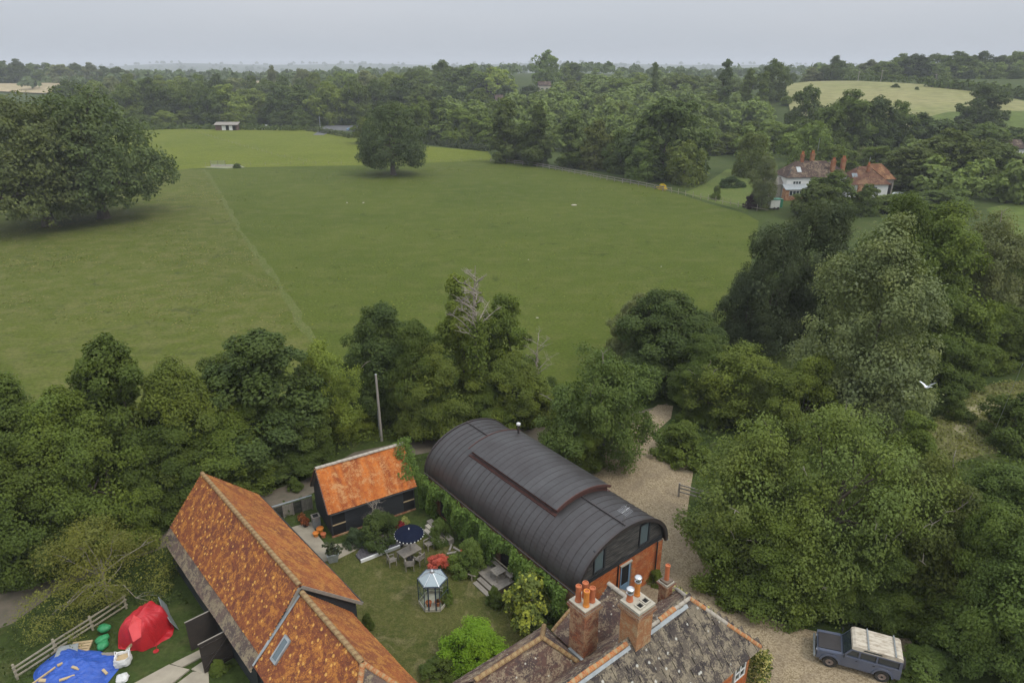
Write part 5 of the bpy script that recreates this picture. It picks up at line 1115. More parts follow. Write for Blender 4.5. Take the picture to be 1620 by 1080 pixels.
wn = g.build('window', m_white, ho); g = G(); g.box(x0 + .07, x1 - .07, -2.52, -2.505, z0 + .07, z1 - .07); g.build('pane', m_pane, wn)
HLs = math.hypot(2.8, 3.0); hv = (2.8 / HLs, 3.0 / HLs)
# stone slabs, every one a piece
deck = G(); deck.slab(p3((0, 0, 7.0), (1, 0, 0), (0, -hv[0], -hv[1]), [(-3.4, 0), (8.39, 0), (11.29, HLs), (-3.4, HLs)], -.02), .1); dk_ = deck.build('stone_roof', m_slab, ho)
rg = random.Random(12); sl_me = []
for i in range(14):
    g = G(); j = lambda: rg.uniform(-.03, .03); V_ = [(-.5 + j(), j() * .3, 0), (.5 + j(), j() * .3, 0), (.5 + j(), -1 + j() * 2, 0), (-.5 + j(), -1 + j() * 2, 0)]
    V_ = V_ + [(a * .985, b, 1.0 + rg.uniform(-.25, .25)) for a, b, c in V_]; f = [(7, 6, 5, 4), (1, 0, 4, 5), (2, 1, 5, 6), (3, 2, 6, 7), (0, 3, 7, 4), (0, 1, 2, 3)]
    g.quads(V_, f, [rg.random()] * 6); sl_me.append(g.mesh('stone_slab', m_slab))
U_, Vd = Vector((1, 0, 0)), Vector((0, -hv[0], -hv[1])); N_ = Vector((0, -hv[1], hv[0])); v = HLs + .05; row_ = 0; cnt = 0
expo = [.50, .48, .46, .44, .42, .40, .37, .35, .32, .30, .27]
for e in expo:
    if v < .05: break
    u = -3.4 + rg.uniform(-.3, 0); v0 = max(v - e, 0.0)
    while u < 8.39 + 2.9 * (v / HLs):
        ww = rg.uniform(.36, .85) * (.62 + .45 * e / .5); um = 8.39 + 2.9 * ((v0 + v) / 2 / HLs)
        if u + ww > um + .1: ww = max(.15, um - u)
        if u > -3.2 and ww > .12:
            o = link(bpy.data.objects.new('stone_slab', rg.choice(sl_me))); o.parent = dk_; th = rg.uniform(.035, .06); p = Vector((0, 0, 7.0)) + U_ * (u + ww / 2) + Vd * (v + .02) + N_ * .0
            dirv = (Vd * (e + .09) - N_ * (-.0)); up_ = -(Vd) * (e + .10) - N_ * .035; q = p + N_ * .05
            o.matrix_basis = Matrix(((U_.x * ww * .955, -up_.x, N_.x * th, q.x), (U_.y * ww * .955, -up_.y, N_.y * th, q.y), (U_.z * ww * .955, -up_.z, N_.z * th, q.z), (0, 0, 0, 1)))
            cnt += 1
        u += ww
    v -= e; row_ += 1
roof_slope(ho, (0, 0, 7.0), (1, 0, 0), (0, hv[0], -hv[1]), [(-3.4, 0), (8.39, 0), (11.29, HLs), (-3.4, HLs)], m_tile_house, seed=51)
Lh = math.hypot(2.9, 3.0); roof_slope(ho, (8.39, 0, 7.0), (0, 1, 0), (2.9 / Lh, 0, -3.0 / Lh), [(0, 0), (2.8, Lh), (-2.8, Lh)], m_tile_house, seed=52)
ridge_tiles(ho, (-3.4, 0, 7.02), (3.5, 0, 7.02), m_ridge_orange, .16, .45, seed=11); ridge_tiles(ho, (4.9, 0, 7.02), (8.39, 0, 7.02), m_ridge_grey, .13, .45, seed=12)
ridge_tiles(ho, (5.9, -.03, 7.06), (7.1, -.03, 7.06), m_ridge_orange, .15, .4, seed=18)
ridge_tiles(ho, (8.39, 0, 7.02), (9.0, -.58, 6.4), m_ridge_orange, .15, .42, seed=13); ridge_tiles(ho, (9.0, -.58, 6.4), (9.9, -1.46, 5.47), m_ridge_grey, .13, .42, seed=14); ridge_tiles(ho, (9.9, -1.46, 5.47), (11.29, -2.8, 4.04), m_ridge_orange, .14, .42, seed=15)
ridge_tiles(ho, (8.39, 0, 7.0), (11.29, 2.8, 4.02), m_ridge_grey, .13, .42, seed=16)
g = G(); g.slab([tuple(Vector((x, 0, 7.0)) + Vd * a + N_ * .11) for x, a in ((4.9, .1), (8.0, .1), (8.0, .32), (4.9, .32))], .02); g.slab([tuple(Vector((x, 0, 7.0)) + Vd * a + N_ * .11) for x, a in ((-3, .12), (3.6, .12), (3.6, .3), (-3, .3))], .02); g.build('lead_flashing', m_lead, ho)
# parallel wing on the left
zq, yq = 6.1, 3.51; Lw = math.hypot(2.45, 2.5)
roof_slope(ho, (0, yq, zq), (1, 0, 0), (0, -2.45 / Lw, -2.5 / Lw), [(-3.0, 0), (1.19, 0), (1.19 + 2.35, Lw), (-3.0, Lw)], m_tile_house, seed=53)
roof_slope(ho, (0, yq, zq), (1, 0, 0), (0, 2.45 / Lw, -2.5 / Lw), [(-3.0, 0), (1.19, 0), (1.19 + 2.35, Lw), (-3.0, Lw)], m_tile_house, seed=54)
roof_slope(ho, (1.19, yq, zq), (0, 1, 0), (2.35 / math.hypot(2.35, 2.5), 0, -2.5 / math.hypot(2.35, 2.5)), [(0, 0), (2.45, math.hypot(2.35, 2.5)), (-2.45, math.hypot(2.35, 2.5))], m_tile_house, seed=55)
ridge_tiles(ho, (-3.03, yq, zq + .02), (1.19, yq, zq + .02), m_ridge, .14, .38, seed=17); ridge_tiles(ho, (1.19, yq, zq), (2.75, yq - 1.6, zq - 1.66), m_ridge, .14, .38, seed=19); ridge_tiles(ho, (1.19, yq, zq), (3.5, yq + 2.4, zq - 2.46), m_ridge, .13, .38, seed=20)
# cross wing behind, and the lean-to beside the first chimney
zw = 5.6; Lx = math.hypot(2.4, 2.1)
roof_slope(ho, (7.08, 0, zw), (0, 1, 0), (-2.4 / Lx, 0, -2.1 / Lx), [(.9, 0), (4.45, 0), (4.45, Lx), (.9, Lx)], m_tile_house, seed=56)
roof_slope(ho, (7.08, 0, zw), (0, 1, 0), (2.4 / Lx, 0, -2.1 / Lx), [(.9, 0), (4.45, 0), (4.45, Lx), (.9, Lx)], m_tile_house, seed=57)
ridge_tiles(ho, (7.08, .9, zw + .02), (7.08, 4.47, zw + .02), m_ridge_grey, .14, .4, seed=21)
Ll = math.hypot(1.75, .95); roof_slope(ho, (5.0, 0, 5.05), (0, 1, 0), (-1.75 / Ll, 0, -.95 / Ll), [(3.15, 0), (4.95, 0), (4.95, Ll), (3.15, Ll)], m_tile_house, seed=58)
ridge_tiles(ho, (3.25, 4.97, 4.12), (5.0, 4.97, 5.07), m_ridge, .09, .36, seed=22)
g = G(); g.box(3.45, 4.95, 3.1, 4.8, 0, 4.05); w2 = g.build('lean_to_wall', m_mortar, ho); g = G(); bricks(g, (3.45, 4.8, 0), (0, -1, 0), 1.7, 4.05, (-1, 0, 0), seed=8); bricks(g, (3.45, 3.1, 0), (1, 0, 0), 1.5, 4.05, (0, -1, 0), seed=8); g.build('brickwork', m_brick_tan, w2, kind='stuff')
# chimneys
def chimney(x0, y0, a, b, z0, z1, m, cap, pots, label, corb=3, cowls=(), holes_=()):
    g = G(); g.box(x0, x0 + a, y0, y0 + b, z0, z1); ch = g.build('chimney', m_mortar, ho, label=label); g = G(); h_ = z1 - z0
    for O, U, w_, N in (((x0, y0, z0), (1, 0, 0), a, (0, -1, 0)), ((x0 + a, y0, z0), (0, 1, 0), b, (1, 0, 0)), ((x0 + a, y0 + b, z0), (-1, 0, 0), a, (0, 1, 0)), ((x0, y0 + b, z0), (0, -1, 0), b, (-1, 0, 0))): bricks(g, O, U, w_, h_ - .42, N, seed=int(x0 * 9) + 2)
    g.build('brickwork', m, ch, kind='stuff'); z = z1 - .44
    for k, o_ in enumerate((.04, .085, .13, .13, .07)[:corb + 2]):
        g = G(); g.box(x0 - o_, x0 + a + o_, y0 - o_, y0 + b + o_, z, z + .078); c = g.build('corbel_course', m_mortar, ch); g = G()
        for O, U, w_, N in (((x0 - o_, y0 - o_, z), (1, 0, 0), a + 2 * o_, (0, -1, 0)), ((x0 + a + o_, y0 - o_, z), (0, 1, 0), b + 2 * o_, (1, 0, 0)), ((x0 + a + o_, y0 + b + o_, z), (-1, 0, 0), a + 2 * o_, (0, 1, 0)), ((x0 - o_, y0 + b + o_, z), (0, -1, 0), b + 2 * o_, (-1, 0, 0))): bricks(g, O, U, w_, .08, N, seed=k + 3)
        g.build('brickwork', m_brick_old, c, kind='stuff'); z += .086
    g = G(); g.box(x0 - .06, x0 + a + .06, y0 - .06, y0 + b + .06, z + .002, z + cap)
    for hx, hy in holes_: pass
    cp = g.build('flaunching', m_cream, ch); zt = z + cap
    for hx, hy in holes_:
        g = G(); s_ = .2
        for q in ((-s_, s_, -s_, -s_ + .06), (-s_, s_, s_ - .06, s_), (-s_, -s_ + .06, -s_ + .06, s_ - .06), (s_ - .06, s_, -s_ + .06, s_ - .06)): g.box(hx + q[0], hx + q[1], hy + q[2], hy + q[3], zt - .01, zt + .09)
        f_ = g.build('flue_opening', m_cream, ch); g = G(); g.box(hx - s_ + .06, hx + s_ - .06, hy - s_ + .06, hy + s_ - .06, zt, zt + .012); g.build('flue_dark', m_void, f_)
    for px_, py_, r_, h2, mm, cow in pots:
        g = G(); g.lathe([(r_ * 1.15, -.02), (r_ * 1.15, .08), (r_, .12), (r_ * .93, h2 - .14), (r_ * 1.08, h2 - .12), (r_ * 1.08, h2), (r_ * .8, h2), (r_ * .75, h2 - .3)], 16, (px_, py_, zt)); p_ = g.build('chimney_pot', mm, ch, smoothf=False)
        if cow:
            g = G(); g.lathe([(r_ * 1.15, h2), (r_ * 1.2, h2 + .05), (r_ * .8, h2 + .06)], 14, (px_, py_, zt)); g.lathe([(r_ * .9, h2 + .05), (r_ * .9, h2 + .2)], 14, (px_, py_, zt)); g.lathe([(r_ * .9, h2 + .2), (r_ * 1.3, h2 + .2), (r_ * 1.3, h2 + .3), (r_ * .9, h2 + .34), (0, h2 + .36)], 14, (px_, py_, zt)); g.build('cowl', m_steel, p_, smoothf=False)
            g = G(); g.lathe([(r_ * .95, h2 + .08), (r_ * .95, h2 + .17)], 14, (px_, py_, zt)); g.build('cowl_mesh', m_trim, p_)
        else:
            g = G(); g.lathe([(r_ * .78, h2 - .05), (0, h2 - .049)], 14, (px_, py_, zt)); g.build('pot_mouth', m_pot if not cow else m_void, p_)
chimney(2.74, 2.07, 1.0, 1.05, 4.2, 7.9, m_brick_old, .06, [(2.98, 2.82, .15, .95, m_pot, 0), (3.45, 2.82, .15, .9, m_pot, 0), (3.05, 2.32, .15, .95, m_pot_or, 0), (3.5, 2.36, .15, .85, m_pot, 0)], 'sooty red brick chimney with four terracotta pots')
chimney(3.78, -.42, 1.06, 1.1, 5.8, 8.95, m_brick_tan, .14, [(4.05, .42, .15, .42, m_pot, 1), (4.6, .44, .14, .80, m_pot_or, 1)], 'paler brick chimney with two white capped pots and two open flues', holes_=((4.13, -.16), (4.58, -.1)))
chimney(9.95, 2.55, .55, .55, 3.0, 5.35, m_brick_old, .05, [(10.22, 2.82, .14, 1.15, m_pot, 0)], 'small low chimney with one tall terracotta pot', corb=1)
g = G(); g.box(2.66, 3.82, 1.9, 2.06, 4.72, 4.8); g.box(2.58, 2.73, 1.9, 3.0, 4.6, 4.9); g.build('lead_flashing', m_lead, ho)
def climber(r, n):
    t = r.uniform(0, 1, n); y = -3.3 + t * 6.6; x = 11.3 + r.uniform(0, 1, n) * (1.25 + .35 * np.sin(y * 2.3)); z = r.uniform(0, 1, n) ** .7 * (4.1 + .3 * np.sin(y * 3.1) - (x - 11.3) * 1.3)
    P = np.stack([x, y, z], 1); return P, np.tile([.7, 0, .7], (n, 1))
leaf_mass('climber', 10500, climber, .17, m_flower, (.11, .155, .04), 'creamy yellow flowered climber round the hipped end of the farmhouse', 'climber', 7, (2.79, 23.07, 0), A38)

# ------------------------------------------------------------------ the garden
def frame_axes(p, q):
    d = Vector((q[0] - p[0], q[1] - p[1])); return math.atan2(d.y, d.x)
# parasol
x, y = at(650, 884); t = thing('parasol', 'navy blue parasol with a white scalloped edge over the garden table', 'parasol', (x, y, 0))
g = G(); g.tube([(0, 0, 0), (0, 0, 2.62)], .024, 8); g.build('pole', m_wood, t, smoothf=True)
g = G(); g.lathe([(.02, 0), (.28, .02), (.28, .08), (.05, .12)], 16); g.build('base', m_trim, t)
N_ = 48; R_ = 1.02; g = G(); rings = [(.0, 2.60), (.18, 2.575), (.45, 2.50), (.75, 2.39), (R_, 2.28)]
V_ = []; 
for rr_, zz in rings: V_ += [(rr_ * math.cos(2 * math.pi * k / N_), rr_ * math.sin(2 * math.pi * k / N_), zz - (.03 * (rr_ / R_) ** 2 * (1 - abs(math.cos(4 * math.pi * k / N_ * 1.0))))) for k in range(N_)]
g.quads(V_, [(i * N_ + k, i * N_ + (k + 1) % N_, (i + 1) * N_ + (k + 1) % N_, (i + 1) * N_ + k) for i in range(4) for k in range(N_)])
cn = g.build('canopy', m_navy, t, smoothf=True)
g = G(); S_ = 24
for k in range(S_):
    a0, a1 = 2 * math.pi * k / S_, 2 * math.pi * (k + 1) / S_; c = [(R_ * math.cos(a), R_ * math.sin(a)) for a in (a0, (a0 + a1) / 2, a1)]
    g.quads([(c[0][0], c[0][1], 2.27), (c[2][0], c[2][1], 2.27), (c[1][0] * 1.01, c[1][1] * 1.01, 2.12), (c[0][0], c[0][1], 2.2)], [(0, 1, 2, 3)])
g.build('valance', m_navy, cn)
g = G()
for k in range(S_):
    a = 2 * math.pi * k / S_; cx, cy2 = (R_ + .012) * math.cos(a), (R_ + .012) * math.sin(a); g.lathe([(0, -.045), (.04, -.02), (.045, .02), (0, .045)], 6, (cx, cy2, 2.20))
g.build('trim', m_white, cn)
g = G(); g.lathe([(.03, 2.6), (.05, 2.64), (.02, 2.68), (.045, 2.72), (0, 2.77)], 10); g.build('finial', m_white, t)
for k in range(8):
    a = 2 * math.pi * k / 8; g = G(); g.bar((.05 * math.cos(a), .05 * math.sin(a), 2.52), ((R_ - .03) * math.cos(a), (R_ - .03) * math.sin(a), 2.24), .018); g.build('rib', m_wood, t)
# table
T0, T1, T2, T3 = (-8.26, 39.86), (-7.25, 40.77), (-6.48, 40.13), (-7.60, 39.04)
ta = frame_axes(T0, T1); tc = (-7.40, 39.95); TL, TW = 1.55, .98
t = thing('garden_table', 'grey weathered wooden table under the navy parasol', 'table', (*tc, 0), ta)
for k in range(7):
    w_ = TW / 7; o = G().box(-TL / 2, TL / 2, -TW / 2 + k * w_ + .006, -TW / 2 + (k + 1) * w_ - .006, .72, .75); o.build('slat', m_wood, t)
for sx in (-1, 1):
    for sy in (-1, 1): G().box(sx * (TL / 2 - .08) - .035, sx * (TL / 2 - .08) + .035, sy * (TW / 2 - .08) - .035, sy * (TW / 2 - .08) + .035, 0, .72).build('leg', m_wood, t)
g = G(); g.box(-TL / 2 + .06, TL / 2 - .06, -TW / 2 + .06, -TW / 2 + .09, .63, .719); g.box(-TL / 2 + .06, TL / 2 - .06, TW / 2 - .09, TW / 2 - .06, .63, .719); g.build('apron', m_wood, t)
def chair(x, y, rz, label):
    t = thing('garden_chair', label, 'chair', (x, y, 0), rz, 'weathered wooden chairs round the garden table')
    for k in range(5): G().box(-.26, .26, -.24 + k * .098, -.24 + k * .098 + .085, .42, .445).build('seat_slat', m_wood, t)
    for sx in (-1, 1):
        G().box(sx * .27 - .025, sx * .27 + .025, .2, .25, 0, .65).build('leg', m_wood, t); G().box(sx * .27 - .025, sx * .27 + .025, -.3, -.25, 0, .92).build('leg', m_wood, t)
        G().box(sx * .27 - .035, sx * .27 + .035, -.28, .27, .651, .68).build('arm', m_wood, t)
    g = G(); g.box(-.25, .25, -.295, -.255, .86, .92); g.box(-.25, .25, -.295, -.255, .5, .55)
    for k in range(5): g.box(-.2 + k * .1 - .022, -.2 + k * .1 + .022, -.285, -.265, .55, .86)
    g.build('backrest', m_wood, t)
cpos = [((-8.55, 39.30), 'weathered wooden chair at the left end of the garden table'), ((-7.22, 38.82), 'weathered wooden chair pushed in at the front left of the table'), ((-6.62, 39.42), 'weathered wooden chair pushed in at the front right of the table'), ((-6.15, 41.05), 'weathered wooden chair at the right end of the table behind the parasol'), ((-7.75, 41.1), 'wooden chair half hidden behind the parasol at the back of the table')]
for (x, y), lab in cpos: chair(x, y, math.atan2(tc[1] - y, tc[0] - x) - math.pi / 2, lab)
# greenhouse
x, y = at(684, 962); t = thing('greenhouse', 'small hexagonal navy framed glass greenhouse on the lawn', 'greenhouse', (x + .03, y + .55, 0), rad(2))
R_ = .98; zE, zA = 2.0, 2.62; hexp = [(R_ * math.cos(rad(30 + 60 * k)), R_ * math.sin(rad(30 + 60 * k))) for k in range(6)]
hexp = [(R_ * math.cos(rad(60 * k)), R_ * math.sin(rad(60 * k))) for k in range(6)]
g = G()
for k in range(6):
    a, b = hexp[k], hexp[(k + 1) % 6]
    g.bar((*a, 0), (*a, zE), .05); g.bar((*a, zE), (*b, zE), .05)
g.build('frame', m_navy_paint, t)
for k in range(6):
    a, b = hexp[k], hexp[(k + 1) % 6]; A = Vector((*a, zE)); P_ = Vector((0, 0, zA)); G().bar(A, P_, .035).build('rafter', m_steel, t)
    G().bar((*a, .12), (*b, .12), .06, .24).build('base_wall', m_cream, t)
    e = Vector((b[0] - a[0], b[1] - a[1], 0)); n_ = Vector((-e.y, e.x, 0)).normalized() * .004
    p0 = Vector((*a, 0)) + e * .05; p1 = Vector((*a, 0)) + e * .95
    if k != 4:
        for z0, z1 in ((.25, 1.1), (1.13, 1.96)): g = G(); g.slab([p0 + Vector((0, 0, z0)), p1 + Vector((0, 0, z0)), p1 + Vector((0, 0, z1)), p0 + Vector((0, 0, z1))], .005); g.build('pane', m_glass, t)
        G().bar((*a, 1.115), (*b, 1.115), .025).build('glazing_bar', m_navy_paint, t)
    else:
        q0 = Vector((*a, 0)) + e * .26; q1 = Vector((*a, 0)) + e * .74
        for q in (q0, q1): G().bar(q + Vector((0, 0, .1)), q + Vector((0, 0, 1.96)), .085).build('door_post', m_navy_paint, t)
        for s0, s1 in ((p0, q0), (q1, p1)): g = G(); g.slab([s0 + Vector((0, 0, .25)), s1 + Vector((0, 0, .25)), s1 + Vector((0, 0, 1.96)), s0 + Vector((0, 0, 1.96))], .005); g.build('pane', m_glass, t)
    g = G(); B = Vector((*b, zE)); g.slab([A.lerp(B, .04).lerp(P_, .05), A.lerp(B, .96).lerp(P_, .05), P_.lerp(B, .12), P_.lerp(A, .12)], .006); g.build('roof_pane', m_glass_roof, t)
G().lathe([(.17, zA - .10), (.12, zA + .02), (.05, zA + .1), (0, zA + .16)], 12).build('finial', m_steel, t)
g = G(); g.poly([(*p, .03) for p in [(c[0] * .97, c[1] * .97) for c in hexp]], [list(range(6))]); g.build('floor', m_cream, t)
for z, yy in ((.7, .55), (1.25, .6)): G().box(-.6, .6, yy - .13, yy + .13, z, z + .03).build('shelf', m_wood, t)
gx_, gy_ = x + .03, y + .55
def pot(x, y, z, r, h, label, plant_=None, mm=None, cat='plant pot', name='plant_pot', seed=0, group=None):
    t = thing(name, label, cat, (x, y, z), 0, group); G().lathe([(r * .7, 0), (r * .95, h * .85), (r * 1.08, h * .86), (r * 1.08, h), (r * .9, h), (r * .88, h * .8), (0, h * .8)], 14).build('pot', mm or m_pot, t, smoothf=False)
    if plant_:
        hh, rr2, c = plant_; r_ = np.random.default_rng(seed); d = sphere_dirs(r_, 130); d[:, 2] = np.abs(d[:, 2]); P = d * np.array([rr2, rr2, hh]) * r_.uniform(.4, 1, (130, 1)) + np.array([0, 0, h * .85]); g = G(); leaf_quads(g, P, d + r_.normal(size=d.shape) * .6, rr2 * .5, r_); o = g.build('foliage', m_leaf, t); o.color = (*c, 1)
PG = 'pots in the greenhouse'
for dx, dy, z, r, h, lab, pl in [(-.28, -.35, .03, .2, .34, 'terracotta pot on the greenhouse floor at the left of its doorway', None), (.30, -.30, .03, .2, .34, 'terracotta pot on the greenhouse floor at the right of its doorway', (.2, .15, (.12, .05, .03))), (.62, -.05, .03, .15, .26, 'terracotta pot with pale plant by the right glass of the greenhouse', (.45, .28, (.2, .2, .08))), (-.45, .55, .73, .1, .16, 'small pot at the left of the lower greenhouse shelf', (.22, .14, LT)), (.1, .55, .73, .1, .16, 'small pot in the middle of the lower greenhouse shelf', (.2, .14, MD)), (.45, .6, 1.28, .09, .15, 'small pot on the right of the upper greenhouse shelf', (.2, .13, LT)), (-.3, .6, 1.28, .09, .15, 'small orange pot on the left of the upper greenhouse shelf', None), (.05, .6, 1.28, .09, .15, 'small orange pot in the middle of the upper greenhouse shelf', None)]:
    pot(gx_ + dx, gy_ + dy, z, r, h, lab, pl, group=PG, seed=int(abs(dx) * 50) + 40)
# deck with steps, side table and bench
dk = thing('garden_deck', 'grey timber deck with broad steps against the ivy wall', 'deck', (4.0, 32.84, 0), A38)
for k in range(11): y0 = 5.75 + k * .235; G().box(-1.7, -.3, y0 + .006, y0 + .229, .36, .40).build('plank', m_wood, dk)
for k in range(2):
    for j in range(2): G().box(-2.06 - .36 * k + .17 * j + .004, -2.06 - .36 * k + .17 * (j + 1) + .19 * 0 - .004, 5.75, 7.7, .22 - .16 * k, .26 - .16 * k).build('step_plank', m_wood, dk)
g = G(); g.box(-1.69, -.3, 5.76, 8.33, .0, .355); g.box(-2.05, -1.70, 5.76, 7.7, 0, .215); g.box(-2.41, -2.06, 5.76, 7.7, 0, .055); g.build('deck_base', m_soil, dk)
pt = Matrix.Translation((4.0, 32.84, 0)) @ Matrix.Rotation(A38, 4, 'Z')
def wl(x, y, z=0): v = pt @ Vector((x, y, z)); return (v.x, v.y, v.z)
t = thing('side_table', 'small square grey wooden table on the deck', 'table', wl(-.95, 6.75, .40), A38)
for k in range(4): G().box(-.4, .4, -.4 + k * .2 + .005, -.4 + (k + 1) * .2 - .005, .60, .63).build('slat', m_wood, t)
for sx in (-1, 1):
    for sy in (-1, 1): G().box(sx * .34 - .025, sx * .34 + .025, sy * .34 - .025, sy * .34 + .025, 0, .60).build('leg', m_wood, t)
t = thing('deck_bench', 'slatted grey bench against the wall at the back of the deck', 'bench', wl(-.42, 6.9, .40), A38)
G().box(-.2, .08, -1.1, 1.1, .4, .44).build('seat', m_wood, t); G().box(.02, .07, -1.1, 1.1, .62, .70).build('backrest', m_rail, t)
for yy in (-1.0, 1.0): G().box(.0, .06, yy - .03, yy + .03, 0, .7).build('leg', m_wood, t); G().box(-.19, -.13, yy - .03, yy + .03, 0, .4).build('leg', m_wood, t)
t = thing('deck_post', 'pale little post with cross piece at the corner of the deck steps', 'post', wl(-2.3, 7.95, 0), A38 + .5); G().box(-.04, .04, -.04, .04, 0, .5).build('post', m_rail, t); G().box(-.04, .04, -.3, .3, .5, .55).build('rail', m_rail, t)
# slate bed, planter, yard things
bed = [at(*p) for p in ((563, 880), (571, 890), (633, 866), (660, 856), (640, 845), (600, 853), (572, 868))]
t = thing('slate_bed', 'raised bed of dark slate chips with a pale kerb on its front', 'flower bed', (0, 0, 0))
g = G(); g.slab([(a, b, .16) for a, b in bed], .16); g.build('slate', m_slate, t)
r_ = np.random.default_rng(5); q = r_.uniform([-11.5, 39.4], [-7.1, 42.7], (5200, 2)); q = q[inpoly(q, bed)]; g = G(); leaf_quads(g, np.column_stack([q, np.full(len(q), .175) + r_.uniform(0, .03, len(q))]), r_.normal(size=(len(q), 3)) * .5 + np.array([0, 0, 1]), .09, r_, .7); g.build('slate_chips', m_slate, t, kind='stuff')
a, b, c = bed[1], bed[2], bed[0]; g = G(); g.bar((*a, .13), (*b, .13), .12, .26); g.build('kerb', m_white, t); g = G(); g.bar((*bed[6], .16), (*bed[5], .16), .25, .2); g.bar((*bed[5], .16), (*bed[4], .16), .25, .2); g.build('border_stones', m_wood, t)
x, y = at(527, 886); t = thing('square_planter', 'square grey planter holding a twiggy green plant by the paving', 'planter', (x, y, 0), rad(20))
g = G(); g.poly([(-.3, -.3, 0), (.3, -.3, 0), (.3, .3, 0), (-.3, .3, 0), (-.4, -.4, .7), (.4, -.4, .7), (.4, .4, .7), (-.4, .4, .7)], [(0, 1, 5, 4), (1, 2, 6, 5), (2, 3, 7, 6), (3, 0, 4, 7)]); g.box(-.42, .42, -.42, -.33, .66, .73); g.box(-.42, .42, .33, .42, .66, .73); g.box(-.42, -.33, -.33, .33, .66, .73); g.box(.33, .42, -.33, .33, .66, .73); g.build('box', m_lead, t)
G().box(-.36, .36, -.36, .36, .6, .65).build('soil', m_soil, t); gg = crown(71, .6, 1.5, .65, 'round', 18, 26, .15, wisp=.8)[0]; o = gg.build('foliage', m_leaf, t); o.color = (.07, .08, .04, 1)
gp = 'pots by the end of the black shed'
for px_, r, h, lab, mm, pl in [((507, 842), .26, .42, 'orange terracotta pots heaped by the shed corner, largest of them', m_pot_or, None), ((500, 848), .22, .34, 'orange terracotta pot in front at the shed corner', m_pot_or, None), ((512, 849), .2, .32, 'small orange pot right of the others at the shed corner', m_pot, None), ((484, 832), .25, .35, 'dark pot with rusty leaves left of the grey bin', m_trim, (.5, .4, (.22, .07, .03))), ((478, 824), .22, .3, 'reddish leaved pot plant at the bin fence', m_trim, (.5, .35, (.26, .09, .03)))]:
    x, y = at(*px_); pot(x, y, 0, r, h, lab, pl, mm, group=gp, seed=px_[0])
x, y = at(501, 832); t = thing('metal_bin', 'grey metal bin with a flat rim beside the shed end', 'bin', (x, y, 0), rad(30)); g = G(); g.box(-.28, .28, -.28, .28, 0, .95); g.build('body', m_lead, t); G().box(-.31, .31, -.31, .31, .951, .99).build('rim', m_wood, t); G().box(-.2, .2, -.2, .2, .991, 1.0).build('inside', m_void, t)
x, y = at(640, 836); 
for i, (px_, c, lab) in enumerate([((634, 840), (.22, .02, .03), 'dark red leaved pot plant behind the navy parasol'), ((641, 832), (.28, .30, .10), 'yellowish pot plant against the shed behind the parasol')]):
    x, y = at(*px_); pot(x, y, 0, .25, .4, lab, (.6, .4, c), m_pot, seed=i + 3)
# bin enclosure fence between the barn and the shed
a_, b_ = Vector((-18.6, 44.4, 0)), Vector((-16.05, 45.9, 0)); ra = frame_axes(a_, b_); Lf = (b_ - a_).length
t = thing('panel_fence', 'low fence of grey boarded panels between the orange barn and the black shed', 'fence', a_, ra)
for k in range(5):
    G().box(k * Lf / 4 - .05, k * Lf / 4 + .05, -.05, .05, 0, 1.25).build('post', m_wood, t)
    if k < 4:
        for j in range(5): w_ = (Lf / 4 - .1) / 5; G().box(k * Lf / 4 + .05 + j * w_ + .008, k * Lf / 4 + .05 + (j + 1) * w_ - .008, -.015, .015, .08, 1.12).build('board', m_wood if k % 2 == 1 else m_black_old, t)
G().box(-.08, Lf + .08, -.07, .07, 1.251, 1.31).build('rail', m_lead, t)
# log pile and steps on the shed side of the ivy wall
t = thing('step_wall', 'pale stone steps and sleeper edging at the shed end of the ivy wall', 'steps', wl(-1.3, 13.6), A38)
for k in range(3): G().box(-.1 - .3 * k, .35 - .3 * k, -1.5 + .3 * k, 1.6 - .25 * k, 0, .42 - .13 * k).build('step', m_cream if k else m_wood, t)
for i, (lx, ly) in enumerate([(-1.5, 11.7), (-1.2, 11.3), (-1.75, 11.25), (-1.35, 10.85)]):
    t = tag(G().tube([(-.35, 0, 0), (.35, .1, 0)], .08, 8).build('log', m_pot if i == 3 else m_pole, None, wl(lx, ly, .09), (0, 0, A38 + .6 + i)), ['grey log lying nearest the shed under the ivy wall', 'grey log lying against the ivy wall foot', 'grey log lying loose on the lawn edge by the ivy', 'reddish log lying under the ivy wall'][i], 'log', 'logs under the ivy wall')

# ------------------------------------------------------------------ poles, wires, birds
x, y = at(604, 697); t = thing('wooden_pole', 'tall leaning wooden telegraph pole behind the black shed', 'pole', (x, y, 0)); hp = 6.95; G().tube([(0, 0, -.3), (-.02, 0, 2), (-.06, 0, hp)], [.13, .125, .10], 10).build('post', m_pole, t, smoothf=True)
G().lathe([(.105, hp - .01), (.11, hp), (0, hp + .04)], 10, (-.06, 0, 0)).build('cap', m_lead, t); G().box(-.20, -.165, -.02, .02, .4, 3.2).build('cable_cover', m_lead, t)
p0 = Vector((*at(1168, 972), .2)); p1 = Vector(at_dist(1288, 868, 38.5)); p2 = p0.lerp(p1, .5) - Vector((0, 0, .15))
tag(G().tube([p0, p2, p1, p1 + (p1 - p0) * .6], .014, 5).build('stay_wire', m_steel, None), 'thin taut wire rising from the drive into the huge tree', 'wire')
p0 = Vector(at_dist(1575, 678, 54)); p1 = Vector(at_dist(1618, 575, 52)); tag(G().tube([p0, p1], .018, 5).build('stay_wire', m_steel, None), 'thin wire crossing the dry meadow at the right edge', 'wire')
